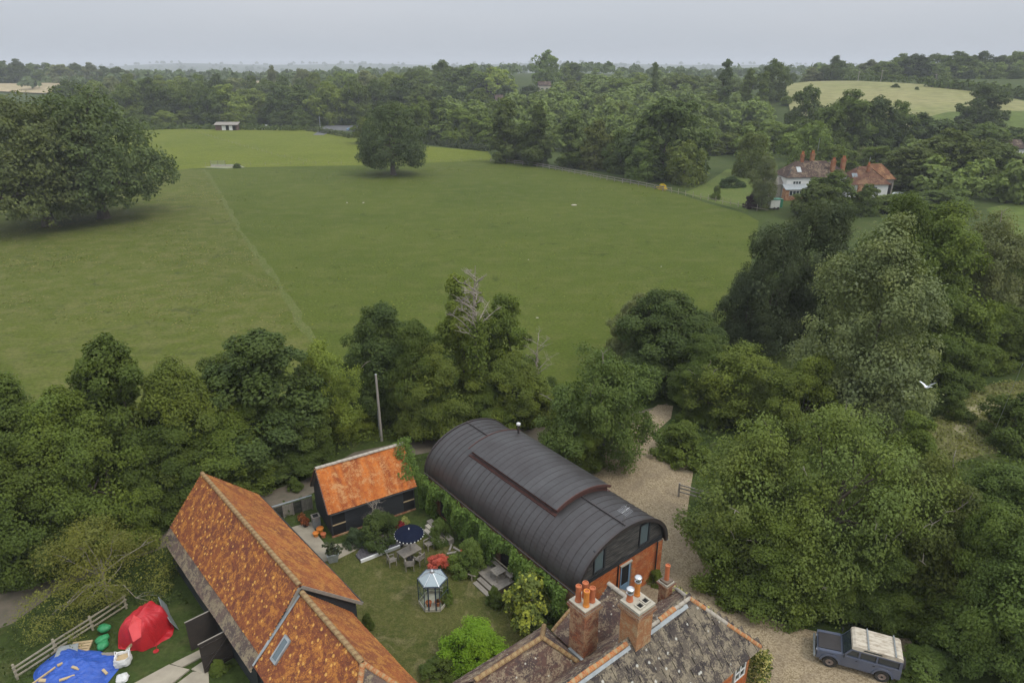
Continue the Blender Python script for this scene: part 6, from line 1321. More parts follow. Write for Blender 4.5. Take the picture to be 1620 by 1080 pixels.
def bird(loc, rz, label, s=1.0, fly=True, roll=0.0):
    t = thing('bird', label, 'bird', loc, rz); g = G(); g.lathe([(0, -.17), (.03, -.15), (.06, -.06), (.07, .02), (.05, .1), (.035, .13), (.042, .16), (.03, .2), (0, .215)], 10); b = g.build('body', m_bird, t, rot=(0, rad(90) if fly else rad(40), 0), smoothf=True)
    if fly:
        for sgn in (-1, 1):
            g = G(); P = [(.10, .05 * sgn, .03), (.06, .22 * sgn, .17), (-.02, .42 * sgn, .26), (-.10, .40 * sgn, .25), (-.08, .2 * sgn, .15), (-.06, .05 * sgn, .02)]; g.slab(P, .012); g.build('wing', m_bird, t)
        g = G(); g.slab([(-.12, -.04, 0), (-.12, .04, 0), (-.3, .09, .0), (-.3, -.09, .0)], .008); g.build('tail', m_bird, t)
        G().lathe([(.016, 0), (0, .05)], 6).build('beak', m_pot_or, t, (.205, 0, 0), (0, rad(90), 0))
    else:
        g = G(); g.slab([(-.05, -.05, .02), (.06, -.065, .05), (-.16, -.03, -.06)], .012); g.slab([(-.05, .05, .02), (-.16, .03, -.06), (.06, .065, .05)], .012); g.build('wing', m_bird, t)
    t.scale = (s, s, s); return t
b = bird(at_dist(1467, 612, 36), rad(200), 'white dove flying with raised wings before the right hand trees', 1.15); b.rotation_euler = (rad(18), rad(-8), rad(205))
bird(at_dist(953, 578, 57), rad(20), 'white dove perched in the top of the overhanging tree', 1.5, False); bird(at_dist(960, 576.5, 57.2), rad(120), 'second white dove perched just right of the first in the treetop', 1.4, False)

# ------------------------------------------------------------------ the blue off road car
fwd = Vector((-.925, .38)).normalized(); ca = math.atan2(fwd.y, fwd.x); car = thing('offroad_car', 'old blue grey boxy off road estate car with a dirty white roof', 'car', (20.35, 30.62, 0), ca)
def pr(poly, w0, w1, name, m, par=None): return G().prism(poly, w0, w1).build(name, m, par or car)
HW = .88
fa, ra_ = 1.38, -1.40       # axle positions along the car
def arc(cx, r, a0, a1, n=8): return [(cx + r * math.cos(a0 + (a1 - a0) * i / n), .42 + r * math.sin(a0 + (a1 - a0) * i / n)) for i in range(n + 1)]
low = [(-2.28, .50), (-2.28, 1.18), (.78, 1.18), (.80, 1.14), (2.12, 1.04), (2.14, .52)] + arc(fa, .47, 0.2, math.pi - .2) + [(.8, .42), (-.8, .42)] + arc(ra_, .47, .2, math.pi - .2)
body = pr(low, -HW, HW, 'body', m_car)
for s_ in (-1, 1):
    for cx in (fa, ra_): 
        a = arc(cx, .58, .1, math.pi - .1, 10); b = arc(cx, .465, .1, math.pi - .1, 10); pr(a + b[::-1], s_ * HW, s_ * (HW + .06), 'wheel_arch', m_car)
pr([(.86, 1.141), (.86, 1.20), (2.06, 1.10), (2.08, 1.041)], -.62, .62, 'bonnet', m_car_dark)
pr([(.80, 1.141), (.84, 1.19), (2.0, 1.085), (2.08, 1.041)], -HW + .02, -.66, 'wing_top', m_car); pr([(.80, 1.141), (.84, 1.19), (2.0, 1.085), (2.08, 1.041)], .66, HW - .02, 'wing_top', m_car)
# cabin: pillars, panes, roof
roof = [(-2.26, 1.70), (-2.24, 1.90), (-2.1, 1.985), (.20, 2.0), (.36, 1.92), (.40, 1.78), (.30, 1.74)]
pr(roof, -HW + .06, HW - .06, 'roof', m_car_roof)
cabin = [(-2.26, 1.181), (-2.26, 1.70), (.38, 1.74), (.74, 1.181)]
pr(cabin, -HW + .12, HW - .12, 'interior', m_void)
for s_ in (-1, 1):
    y0, y1 = s_ * (HW - .12), s_ * (HW - .04)
    for x0, x1, xt0, xt1, nm in ((-.02, .68, -.02, .32, 'front'), (-.93, -.12, -.93, -.12, 'middle'), (-2.12, -1.03, -2.12, -1.03, 'rear')):
        pr([(x0 + .02, 1.22), (xt0 + .02, 1.66), (xt1 - .03, 1.66), (x1 - .03, 1.22)], y0, y0 + s_ * .03, 'side_window', m_pane)
    g = G()
    for p_ in ([(-.12, 1.18), (-.12, 1.72), (-.02, 1.72), (-.02, 1.18)], [(-1.03, 1.18), (-1.03, 1.72), (-.93, 1.72), (-.93, 1.18)], [(-2.27, 1.18), (-2.27, 1.72), (-2.12, 1.72), (-2.12, 1.18)], [(.66, 1.18), (.30, 1.72), (.38, 1.74), (.75, 1.18)]): g.prism(p_, y0 + s_ * .001, y1)
    g.prism([(-2.27, 1.66), (-2.27, 1.73), (.36, 1.73), (.33, 1.66)], y0 + s_ * .002, y1 + s_ * .002); g.build('pillars', m_car, car)
    pr([(-1.15, 1.80), (-1.2, 1.86), (-1.1, 1.90), (-.3, 1.90), (-.2, 1.86), (-.25, 1.80)], s_ * (HW - .065), s_ * (HW - .052), 'roof_window', m_pane)
    for x0, x1, nm in ((-.10, .76, 'front'), (-1.0, -.13, 'rear')):
        d = pr([(x0, .56), (x0, 1.17), (x1, 1.17), (x1, .56)], s_ * (HW + .001), s_ * (HW + .014), 'door', m_car); G().box(x0 + .08, x0 + .2, min(s_ * (HW + .015), s_ * (HW + .04)), max(s_ * (HW + .015), s_ * (HW + .04)), 1.0, 1.04).build('handle', m_trim, d)
    G().box(1.28, 1.46, min(s_ * HW, s_ * (HW + .008)), max(s_ * HW, s_ * (HW + .008)), .95, 1.03).build('side_vent', m_trim, car)
    mir = G(); mir.bar((.72, s_ * HW, 1.25), (.76, s_ * (HW + .14), 1.32), .02); mir.box(.72, .78, s_ * (HW + .18) - .07, s_ * (HW + .18) + .07, 1.26, 1.46); mir.build('wing_mirror', m_trim, car)
pr([(.755, 1.20), (.40, 1.73), (.415, 1.73), (.77, 1.20)], -HW + .14, HW - .14, 'windscreen', m_pane)
for s_ in (-1, 1):
    for cx in (fa, ra_):
        g = G(); n = 22; ring = [(.22, -.11), (.34, -.125), (.395, -.08), (.40, 0), (.395, .08), (.34, .125), (.22, .11)]; g.lathe(ring, n); ty = g.build('wheel', m_rubber, car, (cx, s_ * (HW - .09), .40), (rad(90), 0, 0))
        g = G(); g.lathe([(.22, .09), (.2, .05), (.1, .06), (.09, .10), (0, .105)], 18); g.lathe([(.22, -.09), (.2, -.05), (.1, -.06), (.09, -.10), (0, -.105)], 18); g.build('rim', m_rim, ty)
        g = G(); g.lathe([(.062, .108), (.06, .13), (0, .135)], 10); g.lathe([(.062, -.108), (.06, -.13), (0, -.135)], 10); g.build('hub', m_trim, ty)
G().box(2.19, 2.29, -HW, HW, .52, .68).build('bumper', m_lead, car); g = G(); g.box(2.14, 2.2, -.3, .3, .62, 1.0); g.build('grille', m_trim, car)
for s_ in (-1, 1): G().lathe([(.09, 0), (.09, .03), (0, .04)], 14).build('headlight', m_steel, car, (2.13, s_ * .58, .84), (0, rad(90), 0))
for xx in (-.45, -1.85):
    b_ = G(); b_.box(xx - .035, xx + .035, -HW + .02, HW - .02, 2.03, 2.07)
    for s_ in (-1, 1): b_.box(xx - .03, xx + .03, s_ * (HW - .1) - .02, s_ * (HW - .1) + .02, 1.9, 2.03)
    b_.build('roof_bar', m_lead, car)
for k in range(5): G().box(-2.0, .1, -.62 + k * .31 - .02, -.62 + k * .31 + .02, 1.99, 2.008).build('roof_rib', m_car_roof, car)
G().lathe([(0, -.1), (.36, -.1), (.37, .08), (.2, .1), (0, .1)], 18).build('spare_wheel', m_rubber, car, (-2.40, .1, 1.1), (0, rad(90), 0))
# gate, rails and a white thing half hidden by leaves where the drive narrows
x, y = at(1098, 792); t = thing('timber_gate', 'grey timber rails half hidden in leaves beside the drive', 'gate', (x, y, 0), rad(-28))
for z in (.45, .8, 1.1): G().box(-1.3, 1.6, -.03, .03, z, z + .1).build('rail', m_wood, t)
for xx in (-1.3, 1.6): G().box(xx - .07, xx + .07, -.07, .07, 0, 1.3).build('post', m_wood, t)
tree_px('shrub', 1128, 806, 768, 34, (.08, .11, .04), 'white blossoming shrub among the leaves beyond the timber rails', None, 'shrub', 'shrub', part=('foliage', 'stem')).children[0].data = crown(61, 2.4, 4, .05, 'dome', 40, 120, .22)[0].mesh('foliage', m_white_flower)

# ------------------------------------------------------------------ the junk yard at the lower left
def cloth(name, cx, cy, hfun, R, m, n=44, parent=None, rz=0.0, edge=None):
    """a sheet lying over something: hfun gives its height, the rim is uneven"""
    g = G(); V_ = []; F = []; nr = 22
    for i in range(nr + 1):
        for k in range(n):
            a = 2 * math.pi * k / n; q = i / nr; rr_ = R * q * (edge(a) if edge else 1); xx, yy = rr_ * math.cos(a), rr_ * math.sin(a); V_.append((xx, yy, hfun(xx, yy, q, a)))
    for i in range(nr):
        for k in range(n): F.append((i * n + k, (i + 1) * n + k, (i + 1) * n + (k + 1) % n, i * n + (k + 1) % n))
    g.quads(V_, F); o = g.build(name, m, parent, (cx, cy, 0), (0, 0, rz), smoothf=False); return o
x, y = at(232, 1004)
t = thing('tarpaulin_heap', 'bright red tarpaulin draped over a tall heap beside the barn', 'tarpaulin', (x, y, 0), rad(-15))
def h_red(xx, yy, q, a):
    box = max(0.0, 1 - max(abs(xx) / 1.08, abs(yy - .12) / 1.34) ** 7); base = 1.75 - .22 * abs(xx) - .16 * (yy - .3) ** 2 * .4; ridge = .10 * math.exp(-((xx + .1 * yy) / .18) ** 2)
    fold = .07 * math.sin(a * 13 + 2 * math.sin(3 * a)) * q * q + .04 * math.sin(xx * 5 + yy * 3) + .025 * abs(math.sin(xx * 9 - yy * 6 + math.sin(yy * 5))) - .12 * math.exp(-((xx - .35) / .25) ** 2 - ((yy - .7) / .4) ** 2); return max(.03, ((base + ridge) * box ** .6 + fold) * (1 - q ** 16) + .03)
cloth('sheet', 0, 0, h_red, 1.42, m_red, 64, t, edge=lambda a: 1 + .10 * math.sin(2 * a + .6) + .05 * math.sin(5 * a) + .03 * math.sin(11 * a))
g = G(); P = [(-.25, -.30, 1.86), (.45, -.45, 1.80), (.88, -1.12, 1.22), (.5, -1.42, 1.0), (-.02, -1.05, 1.55), (.32, -.70, 1.92)]
g.poly(P, [(0, 5, 1), (1, 5, 2), (2, 5, 3), (3, 5, 4), (4, 5, 0)]); g.poly([(a, b, c - .05) for a, b, c in P], [(1, 5, 0), (2, 5, 1), (3, 5, 2), (4, 5, 3), (0, 5, 4)]); g.build('hood', m_red_hood, t)
tag(G().tube([(0, 0, 0), (.05, .12, .42), (.05, .1, .8)], .018, 6).lathe([(0, .02), (.17, .02), (.17, .06), (0, .07)], 12).build('prop_stand', m_red, None, (*at(247, 1030), 0)), 'small red footed stand at the foot of the red tarpaulin', 'stand')
x, y = at(118, 1066); t = thing('blue_tarpaulin_heap', 'crumpled blue tarpaulin spread over a low heap weighted with timber offcuts', 'tarpaulin', (x, y, 0), rad(12))
def h_blue(xx, yy, q, a): return max(.02, .70 * (1 - q ** 2.2) + .09 * math.sin(xx * 3.1 + 1.2 * math.sin(yy * 2.3)) * (1 - q * .6) + .06 * math.sin(yy * 5.2 + xx * 1.7) + .05 * abs(math.sin(xx * 6.3 + 2 * math.sin(yy * 3.7))) * (q < .97) - .045 * abs(math.sin(yy * 7.7 - xx * 3 + math.sin(xx * 5))) + .04 * math.sin(a * 9) * q)
cloth('sheet', 0, 0, h_blue, 2.15, m_bluetarp, 72, t, edge=lambda a: 1 + .13 * math.sin(2 * a + 2.6) + .10 * math.sin(3 * a + 1) + .05 * math.sin(7 * a))
tx, ty_ = x, y
og = 'timber offcuts weighing down the blue tarpaulin'
for i, (px_, L, rz, w_, z, lab) in enumerate([((64, 1072), 1.7, 1.1, .09, .55, 'long pale batten lying over the left edge of the blue tarpaulin'), ((120, 1056), .55, -.3, .16, .66, 'pale timber block in the middle of the blue tarpaulin'), ((106, 1072), .75, .55, .14, .62, 'pale timber offcut low on the blue tarpaulin'), ((166, 1062), .45, -.6, .14, .48, 'small yellowish block on the right of the blue tarpaulin'), ((96, 1050), .35, .9, .16, .6, 'rough end piece at the upper left of the blue tarpaulin'), ((68, 1076), .4, .1, .2, .5, 'short thick block at the lower left of the blue tarpaulin')]):
    xx, yy = at(*px_, z); tag(G().box(-L / 2, L / 2, -w_ / 2, w_ / 2, -.03, .05).build('timber_offcut', m_wood_fresh, None, (xx, yy, z), (.05, .04 * i, rz)), lab, 'timber', og)
def bulk_bag(px_, s, label, open_):
    x, y = at(*px_); t = thing('bulk_bag', label, 'bag', (x, y, 0), rad(25), 'white bulk bags beside the blue tarpaulin'); g = G(); n = 28; prof = [(.42, 0), (.52, .12), (.56, .35), (.52, .55), (.47, .66)] if open_ else [(.45, 0), (.55, .10), (.5, .28), (.3, .42), (0, .46)]; V_ = []
    if open_: prof += [(.40, .64), (.36, .45)]
    for r, z in prof:
        for k in range(n): a = 2 * math.pi * k / n; sq = 1 / max(abs(math.cos(a)), abs(math.sin(a))) ** .55; w_ = 1 + .06 * math.sin(a * 5 + z * 7) + .04 * math.sin(a * 9); V_.append((r * sq * w_ * math.cos(a) * s, r * sq * w_ * math.sin(a) * s, (z + .04 * math.sin(a * 3 + 1) * (z > .3)) * s))
    g.quads(V_, [(i * n + k, i * n + (k + 1) % n, (i + 1) * n + (k + 1) % n, (i + 1) * n + k) for i in range(len(prof) - 1) for k in range(n)]); g.build('bag', m_bag, t)
    if open_: 
        G().lathe([(.44 * s, .46 * s), (.2 * s, .52 * s), (0, .55 * s)], 14).build('contents', m_wood_fresh, t)
        for k in range(4): a = rad(45 + 90 * k); G().tube([(.5 * s * math.cos(a - .3), .5 * s * math.sin(a - .3), .62 * s), (.66 * s * math.cos(a), .66 * s * math.sin(a), .78 * s), (.5 * s * math.cos(a + .3), .5 * s * math.sin(a + .3), .62 * s)], .03, 6).build('handle', m_bag, t)
bulk_bag((196, 1048), .86, 'open white bulk bag with orange rubble inside', True); bulk_bag((194, 1074), .62, 'slumped closed white bag below the open bulk bag', False)
for i, (px_, lab) in enumerate([((167, 1001), 'green sack at the back of the small green pile'), ((163, 1014), 'green sack in the middle of the small green pile'), ((164, 1023), 'green sack at the front of the small green pile')]):
    x, y = at(*px_); d = crown
    g = G(); n = 16; prof = [(.0, .02), (.26, .03), (.33, .14), (.30, .28), (.18, .36), (0, .38)]; V_ = [(r * math.cos(6.283 * k / n) * (1.25 + .1 * math.sin(k * 2.1)), r * math.sin(6.283 * k / n) * (.95 + .1 * math.sin(k * 1.7)), z + .02 * math.sin(k * 1.3)) for r, z in prof for k in range(n)]; g.quads(V_, [(a * n + k, a * n + (k + 1) % n, (a + 1) * n + (k + 1) % n, (a + 1) * n + k) for a in range(5) for k in range(n)])
    tag(g.build('green_sack', m_greenbag, None, (x, y, .0 + .25 * (i == 0)), (0, 0, i * .8), smoothf=True), lab, 'sack', 'green sacks')
def pallet(px_, rz, tilt, label, n=6):
    x, y = at(*px_); t = thing('pallet', label, 'pallet', (x, y, .06), rz, 'wooden pallets in the yard'); t.rotation_euler = (tilt, 0, rz)
    for k in range(n): G().box(-.55, .55, -.5 + k * 1.0 / n + .015, -.5 + (k + 1) * 1.0 / n - .03, .10, .125).build('board', m_wood_fresh, t)
    for xx in (-.5, 0, .5): G().box(xx - .05, xx + .05, -.5, .5, 0, .099).build('bearer', m_wood_fresh, t)
pallet((204, 1020), rad(-62), rad(52), 'slatted pallet leaning on the red tarpaulin heap', 7); pallet((128, 1027), rad(10), rad(8), 'pale boards on a pallet behind the blue tarpaulin', 5)
x, y = at(108, 1035); tag(G().slab([(-.6, -.35, .35), (.6, -.4, .3), (.55, .4, .34), (-.5, .45, .42)], .05).build('grey_board', m_lead, None, (x, y, 0), (0, 0, .4)), 'grey sheet lying at the top of the blue tarpaulin', 'board')
x, y = at(164, 1038); tag(G().box(-.75, .75, -.12, .12, .12, .2).build('plank', m_wood, None, (x, y, 0), (0, 0, .05)), 'pale plank lying left of the white bulk bag', 'plank')
for i, (px_, rz, lab) in enumerate([((268, 968), 2.2, 'grey metal sheet leaning behind the red tarpaulin'), ((277, 985), 2.3, 'narrow grey sheet leaning nearest the barn door')]):
    x, y = at(*px_); tag(G().slab([(-.8, 0, .05), (.8, 0, .05), (.8, .35, .9), (-.8, .35, .9)], .03).build('metal_sheet', m_lead, None, (x, y, 0), (0, 0, rz)), lab, 'metal sheet', 'grey sheets by the barn')
# post and rail fence
f0, f1 = Vector((*at(28, 1074), 0)), Vector((*at(200, 962), 0)); Lf = (f1 - f0).length; t = thing('rail_fence', 'weathered three rail fence along the rough bank at the lower left', 'fence', f0, frame_axes(f0, f1))
for k in range(4): G().box(k * Lf / 3 - .06, k * Lf / 3 + .06, -.05, .05, -.1, 1.15).build('post', m_rail, t)
rq = random.Random(4)
for k in range(3):
    for z in (.35, .68, 1.0): o_ = rq.uniform(-.05, .05); G().bar((k * Lf / 3 - .1, -.08 + .03 * (k % 2), z + o_), ((k + 1) * Lf / 3 + .1, -.08 + .03 * (k % 2), z + rq.uniform(-.05, .05)), .05, .10).build('rail', m_rail, t)
# concrete apron before the barn doors
t = thing('concrete_apron', 'broken pale concrete apron in front of the open barn doors', 'paving', (0, 0, 0))
for i, pp in enumerate([[(212, 1082), (268, 1052), (300, 1060), (250, 1100)], [(271, 1051), (322, 1026), (327, 1036), (288, 1056)], [(303, 1059), (328, 1042), (330, 1058), (318, 1066)], [(255, 1100), (305, 1063), (330, 1063), (332, 1100)]]):
    g = G(); g.slab([(*at(*p), .10 - .012 * i) for p in pp], .12); g.build('slab', m_concrete, t)

# ------------------------------------------------------------------ far buildings and field things
wa = rad(4); wh = thing('white_house', 'white rendered country house with brown tiled roofs and orange chimneys', 'house', (73.0, 184, 0), wa)
def gable(par, x0, x1, y0, y1, z0, ze, zr_, m_wall, m_roof, nm='wall', hip=True, ov=.4, seed=1):
    g = G(); g.box(x0, x1, y0, y1, z0, ze); w_ = g.build(nm, m_wall, par); ym = (y0 + y1) / 2; L = math.hypot((y1 - y0) / 2 + ov, zr_ - ze); hl = (y1 - y0) / 2 if hip else 0
    a, b = x0 - ov, x1 + ov; dy = ((y1 - y0) / 2 + ov) / L; dz = (zr_ - ze) / L
    for s_ in (-1, 1): roof_slope(par, (0, ym, zr_), (1, 0, 0), (0, s_ * dy, -dz), [(a + hl, 0), (b - hl, 0), (b, L), (a, L)], m_roof, .45, .30, seed=seed + s_, th=.04)
    if hip:
        Lh = math.hypot(hl, zr_ - ze)
        for xx, s_ in ((a + hl, -1), (b - hl, 1)): roof_slope(par, (xx, ym, zr_), (0, 1, 0), (s_ * hl / Lh, 0, -(zr_ - ze) / Lh), [(0, 0), ((y1 - y0) / 2 + ov, Lh), (-(y1 - y0) / 2 - ov, Lh)], m_roof, .45, .30, seed=seed + 5, th=.04)
    return w_
def far_window(par, x0, x1, y, z0, z1, n=3):
    g = G(); g.box(x0, x1, y - .06, y - .001, z0, z1); w_ = g.build('window', m_white, par); d = (x1 - x0) / n
    for k in range(n): G().box(x0 + k * d + .07, x0 + (k + 1) * d - .07, y - .08, y - .061, z0 + .08, z1 - .08).build('pane', m_pane, w_)
m_roof_brown = M_tile('brown_far_tile', [(.070, .047, .038), (.09, .058, .046), (.105, .066, .052)], (.2, .15, .1), .2, .4); m_roof_red = M_tile('red_far_tile', [(.135, .064, .042), (.155, .075, .046), (.12, .056, .038)], (.22, .13, .07), .2, .4); m_roof_or = M_tile('orange_far_tile', [(.20, .09, .045), (.225, .10, .05), (.185, .08, .042)], (.30, .17, .08), .2, .4)
gable(wh, 0, 15.5, 0, 8, 0, 5.6, 9.4, m_render, m_roof_brown, seed=3); far_window(wh, 1.7, 3.9, 0, 3.4, 4.7); far_window(wh, 7.2, 9.2, 0, 3.4, 4.7, 2); far_window(wh, 11, 13, 0, 3.4, 4.7, 2)
gable(wh, 11, 17.5, 2, 9.5, 0, 5.6, 9.2, m_render, m_roof_brown, seed=6)
g = G(); g.slab([(-1.2, -2.6, 2.9), (6.2, -2.6, 2.9), (6.2, -.02, 4.0), (-1.2, -.02, 4.0)], .15); g.build('lean_to_roof', m_lead, wh); G().box(-.9, 5.9, -2.3, -.01, 0, 2.85).build('lean_to_wall', m_brick_old, wh); far_window(wh, 0, 3.6, -2.3, 1.3, 2.6, 4)
gable(wh, -4.5, -.3, 2, 6, 0, 3.6, 5.2, m_cream, m_wood, seed=8, hip=False)
w2 = gable(wh, 16.8, 27.4, -1.5, 7, 0, 3.9, 8.0, m_render, m_roof_red, seed=9); far_window(wh, 22.0, 24.4, -1.5, 1.9, 3.2, 2); G().box(18.9, 20.6, -1.9, -1.501, 0, 3.8).build('brick_panel', m_brick_old, wh)
w3 = gable(wh, 24.8, 33.2, 5.5, 11.5, 0, 4.0, 7.9, m_wood, m_roof_or, seed=12)
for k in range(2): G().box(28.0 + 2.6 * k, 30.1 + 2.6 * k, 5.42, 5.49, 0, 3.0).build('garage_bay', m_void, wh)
for k, (x0, x1, y_) in enumerate(((2.6, 3.6, 4.0),)): G().slab([(3.0, .95, 6.9), (4.2, .95, 6.9), (4.2, 2.3, 8.1), (3.0, 2.3, 8.1)], .1).build('rooflight', m_lead, wh)
G().slab([(17.9, -.2, 5.4), (19.4, -.2, 5.4), (19.4, .9, 6.5), (17.9, .9, 6.5)], .1).build('rooflight', m_pane_sky, wh)
for x, y, z0, z1, s_ in ((5.2, 4, 8.6, 11.2, .8), (8.6, 5.2, 8.4, 11.3, .9), (12.6, 1.2, 5.8, 9.9, .9), (17.2, 4.6, 6.0, 9.9, 1.0), (22.4, 1.0, 6.8, 8.6, .6)):
    g = G(); g.box(x - s_ / 2, x + s_ / 2, y - s_ / 2, y + s_ / 2, z0, z1); g.box(x - s_ / 2 - .1, x + s_ / 2 + .1, y - s_ / 2 - .1, y + s_ / 2 + .1, z1 - .5, z1 - .3); c = g.build('chimney', m_brick_far, wh)
    for k in (-1, 1): G().lathe([(.16, 0), (.13, .7), (.16, .72), (.1, .72)], 8, (x + k * s_ * .22, y, z1)).build('chimney_pot', m_pot, c)
G().tube([(9.8, 5.2, 12), (9.8, 5.2, 15.2)], .05, 5).build('aerial', m_steel, wh); G().tube([(22.4, 1.0, 8.9), (22.4, 1.0, 10.6)], .05, 5).build('aerial', m_steel, wh)
x, y = at(1224, 331); t = thing('box_trailer', 'small pale green and white box trailer at the garden corner', 'trailer', (x, y, 0), rad(12)); G().box(-1.6, 1.6, -1, 1, .5, 2.5).build('body', m_car_white, t); G().box(.9, 1.62, -1.03, 1.03, .52, 2.48).build('end_panel', m_tealpaint, t); G().box(-1.7, 1.7, -1.1, 1.1, 2.501, 2.6).build('roof', m_tealpaint, t)
for sx in (-.5, .5):
    for sy in (-1, 1): G().lathe([(.0, -.1), (.35, -.1), (.35, .1), (0, .1)], 12).build('wheel', m_rubber, t, (sx, sy * .95, .35), (rad(90), 0, 0))
x, y = 104.5, 186; t = thing('parked_car', 'silver car parked by the garage of the white house', 'car', (x, y, 0), rad(15)); G().prism([(-2.1, .35), (-2.1, .85), (-1.5, .95), (-.9, 1.4), (.7, 1.42), (1.3, .98), (2.1, .85), (2.1, .35)], -.85, .85).build('body', m_steel, t); G().prism([(-1.3, .98), (-.85, 1.34), (.65, 1.36), (1.15, .98)], -.87, .87).build('window', m_pane, t)
for sx in (-1.3, 1.3):
    for sy in (-1, 1): G().lathe([(0, -.1), (.32, -.1), (.32, .1), (0, .1)], 12).build('wheel', m_rubber, t, (sx, sy * .8, .32), (rad(90), 0, 0))
# field shelter
x, y = at(362, 206); t = thing('field_shelter', 'low timber field shelter with pale roof and white doors on the paddock edge', 'shelter', (x - .5, y, 0), rad(2)); G().box(-6, 6, -1.9, 1.9, 0, 2.9).build('wall', M_plain('brown_shelter_timber', (.15, .085, .06), .9, (.09, .055, .045), 2), t)
G().slab([(-6.6, -2.8, 2.95), (6.6, -2.8, 2.95), (6.6, 2.3, 4.2), (-6.6, 2.3, 4.2)], .15).build('roof', m_wood, t)
for xx, w_ in ((-1.9, .55), (-.9, .55), (2.4, .9)): G().box(xx - w_, xx + w_, -1.98, -1.905, .1, 2.5).build('door', m_white, t)
for xx in (.5, 4.3): G().box(xx - .8, xx + .8, -1.96, -1.905, .1, 2.6).build('opening', m_void, t)
# trough and bars
x, y = at(357, 263.5); t = thing('water_trough', 'long pale water trough in the pasture by the electric fence', 'trough', (x, y, 0), .04); g = G(); g.box(-5, 5, -.5, .5, 0, .55); g.build('tank', m_cream, t); G().box(-4.9, 4.9, -.4, .4, .551, .56).build('water', m_pane_sky, t)
x, y = at(345, 261); t = thing('field_gate', 'pale metal gate standing beside the field trough', 'gate', (x, y, 0), .03)
for z in (.3, .65, 1.0, 1.35): G().box(-2.6, 2.6, -.03, .03, z, z + .07).build('bar', m_steel, t)
for xx in (-2.6, 0, 2.6): G().box(xx - .07, xx + .07, -.05, .05, 0, 1.5).build('post', m_wood, t)
def post_fence(name, px_, gap, h_, label, m, rails=2, w_=.12, cat='fence', thick=.05):
    pts = [Vector((*on_land(*p), 0)) for p in px_]; t = thing(name, label, cat, (pts[0].x, pts[0].y, 0)); me = G().box(-w_ / 2, w_ / 2, -w_ / 2, w_ / 2, -.2, h_).mesh('post', m); rg_ = random.Random(len(label))
    for a, b in zip(pts, pts[1:]):
        n = max(1, round((b - a).length / gap))
        for k in range(n): p = a.lerp(b, k / n) - pts[0]; inst('post', me, t, (p.x, p.y, 0), (rg_.uniform(-.05, .05), rg_.uniform(-.05, .05), 0), (1, 1, rg_.uniform(.92, 1.08)))
        for r_ in range(rails): z = h_ * (.45 + .45 * r_ / max(1, rails - 1)); G().bar(Vector((*(a - pts[0]).xy, z)), Vector((*(b - pts[0]).xy, z)), thick, thick * 2).build('rail', m, t)
    return t
post_fence('post_fence', [(776, 256), (840, 263), (900, 274), (960, 286), (1010, 295), (1062, 306)], 3.4, 1.4, 'grey post and rail fence along the limes at the pasture edge', m_wood, 2, .2, thick=.10)
post_fence('post_fence', [(1062, 306), (1120, 318), (1180, 331), (1215, 337)], 2.6, 1.5, 'thin pale post fence between pasture and the white house garden', m_rail, 1, .12)
post_fence('electric_fence', [(326, 263), (420, 262), (500, 261), (560, 260)], 5, 1.2, 'white electric tape fence between pasture and paddock, left of the oak', m_rail, 1, .07, thick=.015)
post_fence('electric_fence', [(680, 257), (730, 256), (776, 254)], 4, 1.2, 'white electric tape fence between pasture and paddock, right of the oak', m_rail, 1, .07, thick=.015)
post_fence('electric_fence', [(289, 204), (330, 216), (380, 231), (430, 245), (497, 260)], 6, 1.2, 'white electric tape fence slanting across the paddock', m_rail, 1, .07, thick=.015)
for i, (px_, yt, lab) in enumerate([((1357, 129), 113, 'wooden power pole on the hilltop field, left of three'), ((1393, 130), 111, 'pale wooden power pole on the hilltop, middle of three'), ((1478, 136), 117, 'wooden power pole by the wood at the right of the hay field')]):
    X, Y = on_land(*px_); z = T(X, Y); hh = at_dist(px_[0], yt, Y)[2] - z; t = thing('power_pole', lab, 'pole', (X, Y, z), .3, 'power poles on the hill'); G().tube([(0, 0, -.5), (0, 0, hh)], [.24, .18], 8).build('post', m_wood if i == 1 else m_pole, t); G().box(-1.3, 1.3, -.12, .12, hh - .7, hh - .45).build('cross_arm', m_pole, t)
X, Y = at(507, 205); t = thing('sign_pole', 'slim grey pole by the road behind the paddock hedge', 'pole', (X, Y, 0)); G().tube([(0, 0, 0), (0, 0, 7)], .15, 6).build('post', m_lead, t)
for i, (px_, c, lab, Ycar) in enumerate([((555, 207), m_blue, 'blue car on the road beyond the paddock hedge', 0), ((418, 182), m_white, 'white van glimpsed among trees behind the paddock', 0)]):
    X, Y = at(*px_) if i == 0 else at_dist(418, 184, 400)[:2]; t = thing('distant_car' if i == 0 else 'distant_van', lab, 'car' if i == 0 else 'van', (X, Y, T(X, Y)), .5); hh = 1.5 if i == 0 else 2.4; G().prism([(-2.2, .3), (-2.2, hh * .6), (-1.3, hh), (1.0, hh), (1.6, hh * .62), (2.2, hh * .55), (2.2, .3)], -.9, .9).build('body', c, t); G().prism([(-1.2, hh * .65), (-.9, hh * .92), (.8, hh * .92), (1.3, hh * .65)], -.92, .92).build('window', m_pane, t)
    for sx in (-1.3, 1.3):
        for sy in (-1, 1): G().lathe([(0, -.1), (.33, -.1), (.33, .1), (0, .1)], 10).build('wheel', m_rubber, t, (sx, sy * .85, .33), (rad(90), 0, 0))
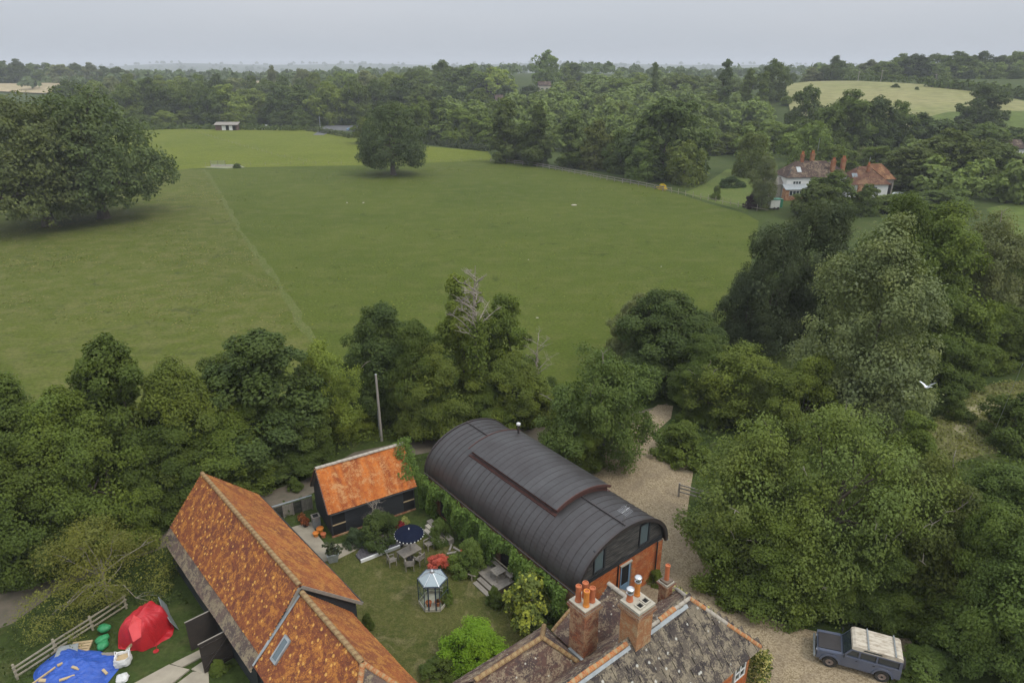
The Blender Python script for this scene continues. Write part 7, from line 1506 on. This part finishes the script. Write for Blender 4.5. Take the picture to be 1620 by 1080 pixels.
# village houses on the rise
for px_, yy, Y, w_, mr, drop, lab in [(862, 128, 555, 9, m_roof_brown, 7.5, 'village house with pale walls peeping out of the wooded rise'), (790, 148, 500, 5, m_roof_brown, 8, 'small white house peeping out of the wood left of the village'), (1617, 206, 262, 7, m_roof_brown, 0, 'pale house at the right edge behind the trees')]:
    X, _, z_ = at_dist(px_, yy, Y); z = T(X, Y); zb = max(z - 2, z_ - drop) if drop else z; t = thing('far_house', lab, 'house', (X - w_ / 2, Y, zb), .1); gable(t, 0, w_, 0, 7, -4 if drop else 0, 4.0, 7.0, m_cream if drop else m_render, mr, hip=False, seed=int(w_)); far_window(t, w_ * .2, w_ * .4, 0, 1.2, 2.5, 2); far_window(t, w_ * .6, w_ * .8, 0, 1.2, 2.5, 2)
# pale stones in the pasture
for i, p in enumerate([(908, 325), (575, 321), (549, 321), (850, 503), (836, 411), (1046, 422)]):
    x, y = at(*p); g = G(); g.lathe([(.5, 0), (.55, .15), (.35, .3), (0, .34)], 8); s_ = (.9, .4, .4, .25, .2, .2)[i]; o = g.build('pale_stone', m_cream, None, (x, y, .03), (0, 0, i)); o.scale = (s_ * 1.6, s_, s_ * .7)
    tag(o, ['largest pale stone lying in the pasture right of the lone oak', 'pale stone in the pasture below the lone oak', 'small pale stone left of the one below the lone oak', 'pale speck of stone behind the half dead tree', 'pale stone in the open middle of the pasture', 'small pale stone in the right of the pasture'][i], 'stone', 'pale stones in the pasture')

# ------------------------------------------------------------------ haze in the air
mh = bpy.data.materials.new('haze'); mh.use_nodes = True; n = mh.node_tree; n.nodes.clear()
oo = n.nodes.new('ShaderNodeOutputMaterial'); pv = n.nodes.new('ShaderNodeVolumePrincipled')
pv.inputs['Color'].default_value = (.90, .935, .985, 1); pv.inputs['Density'].default_value = .00022; pv.inputs['Anisotropy'].default_value = 0.0
n.links.new(pv.outputs[0], oo.inputs['Volume'])
g = G(); g.box(-9300, 9300, -9300, 9300, -1.5, 105); hz = g.build('haze', mh, kind='stuff')
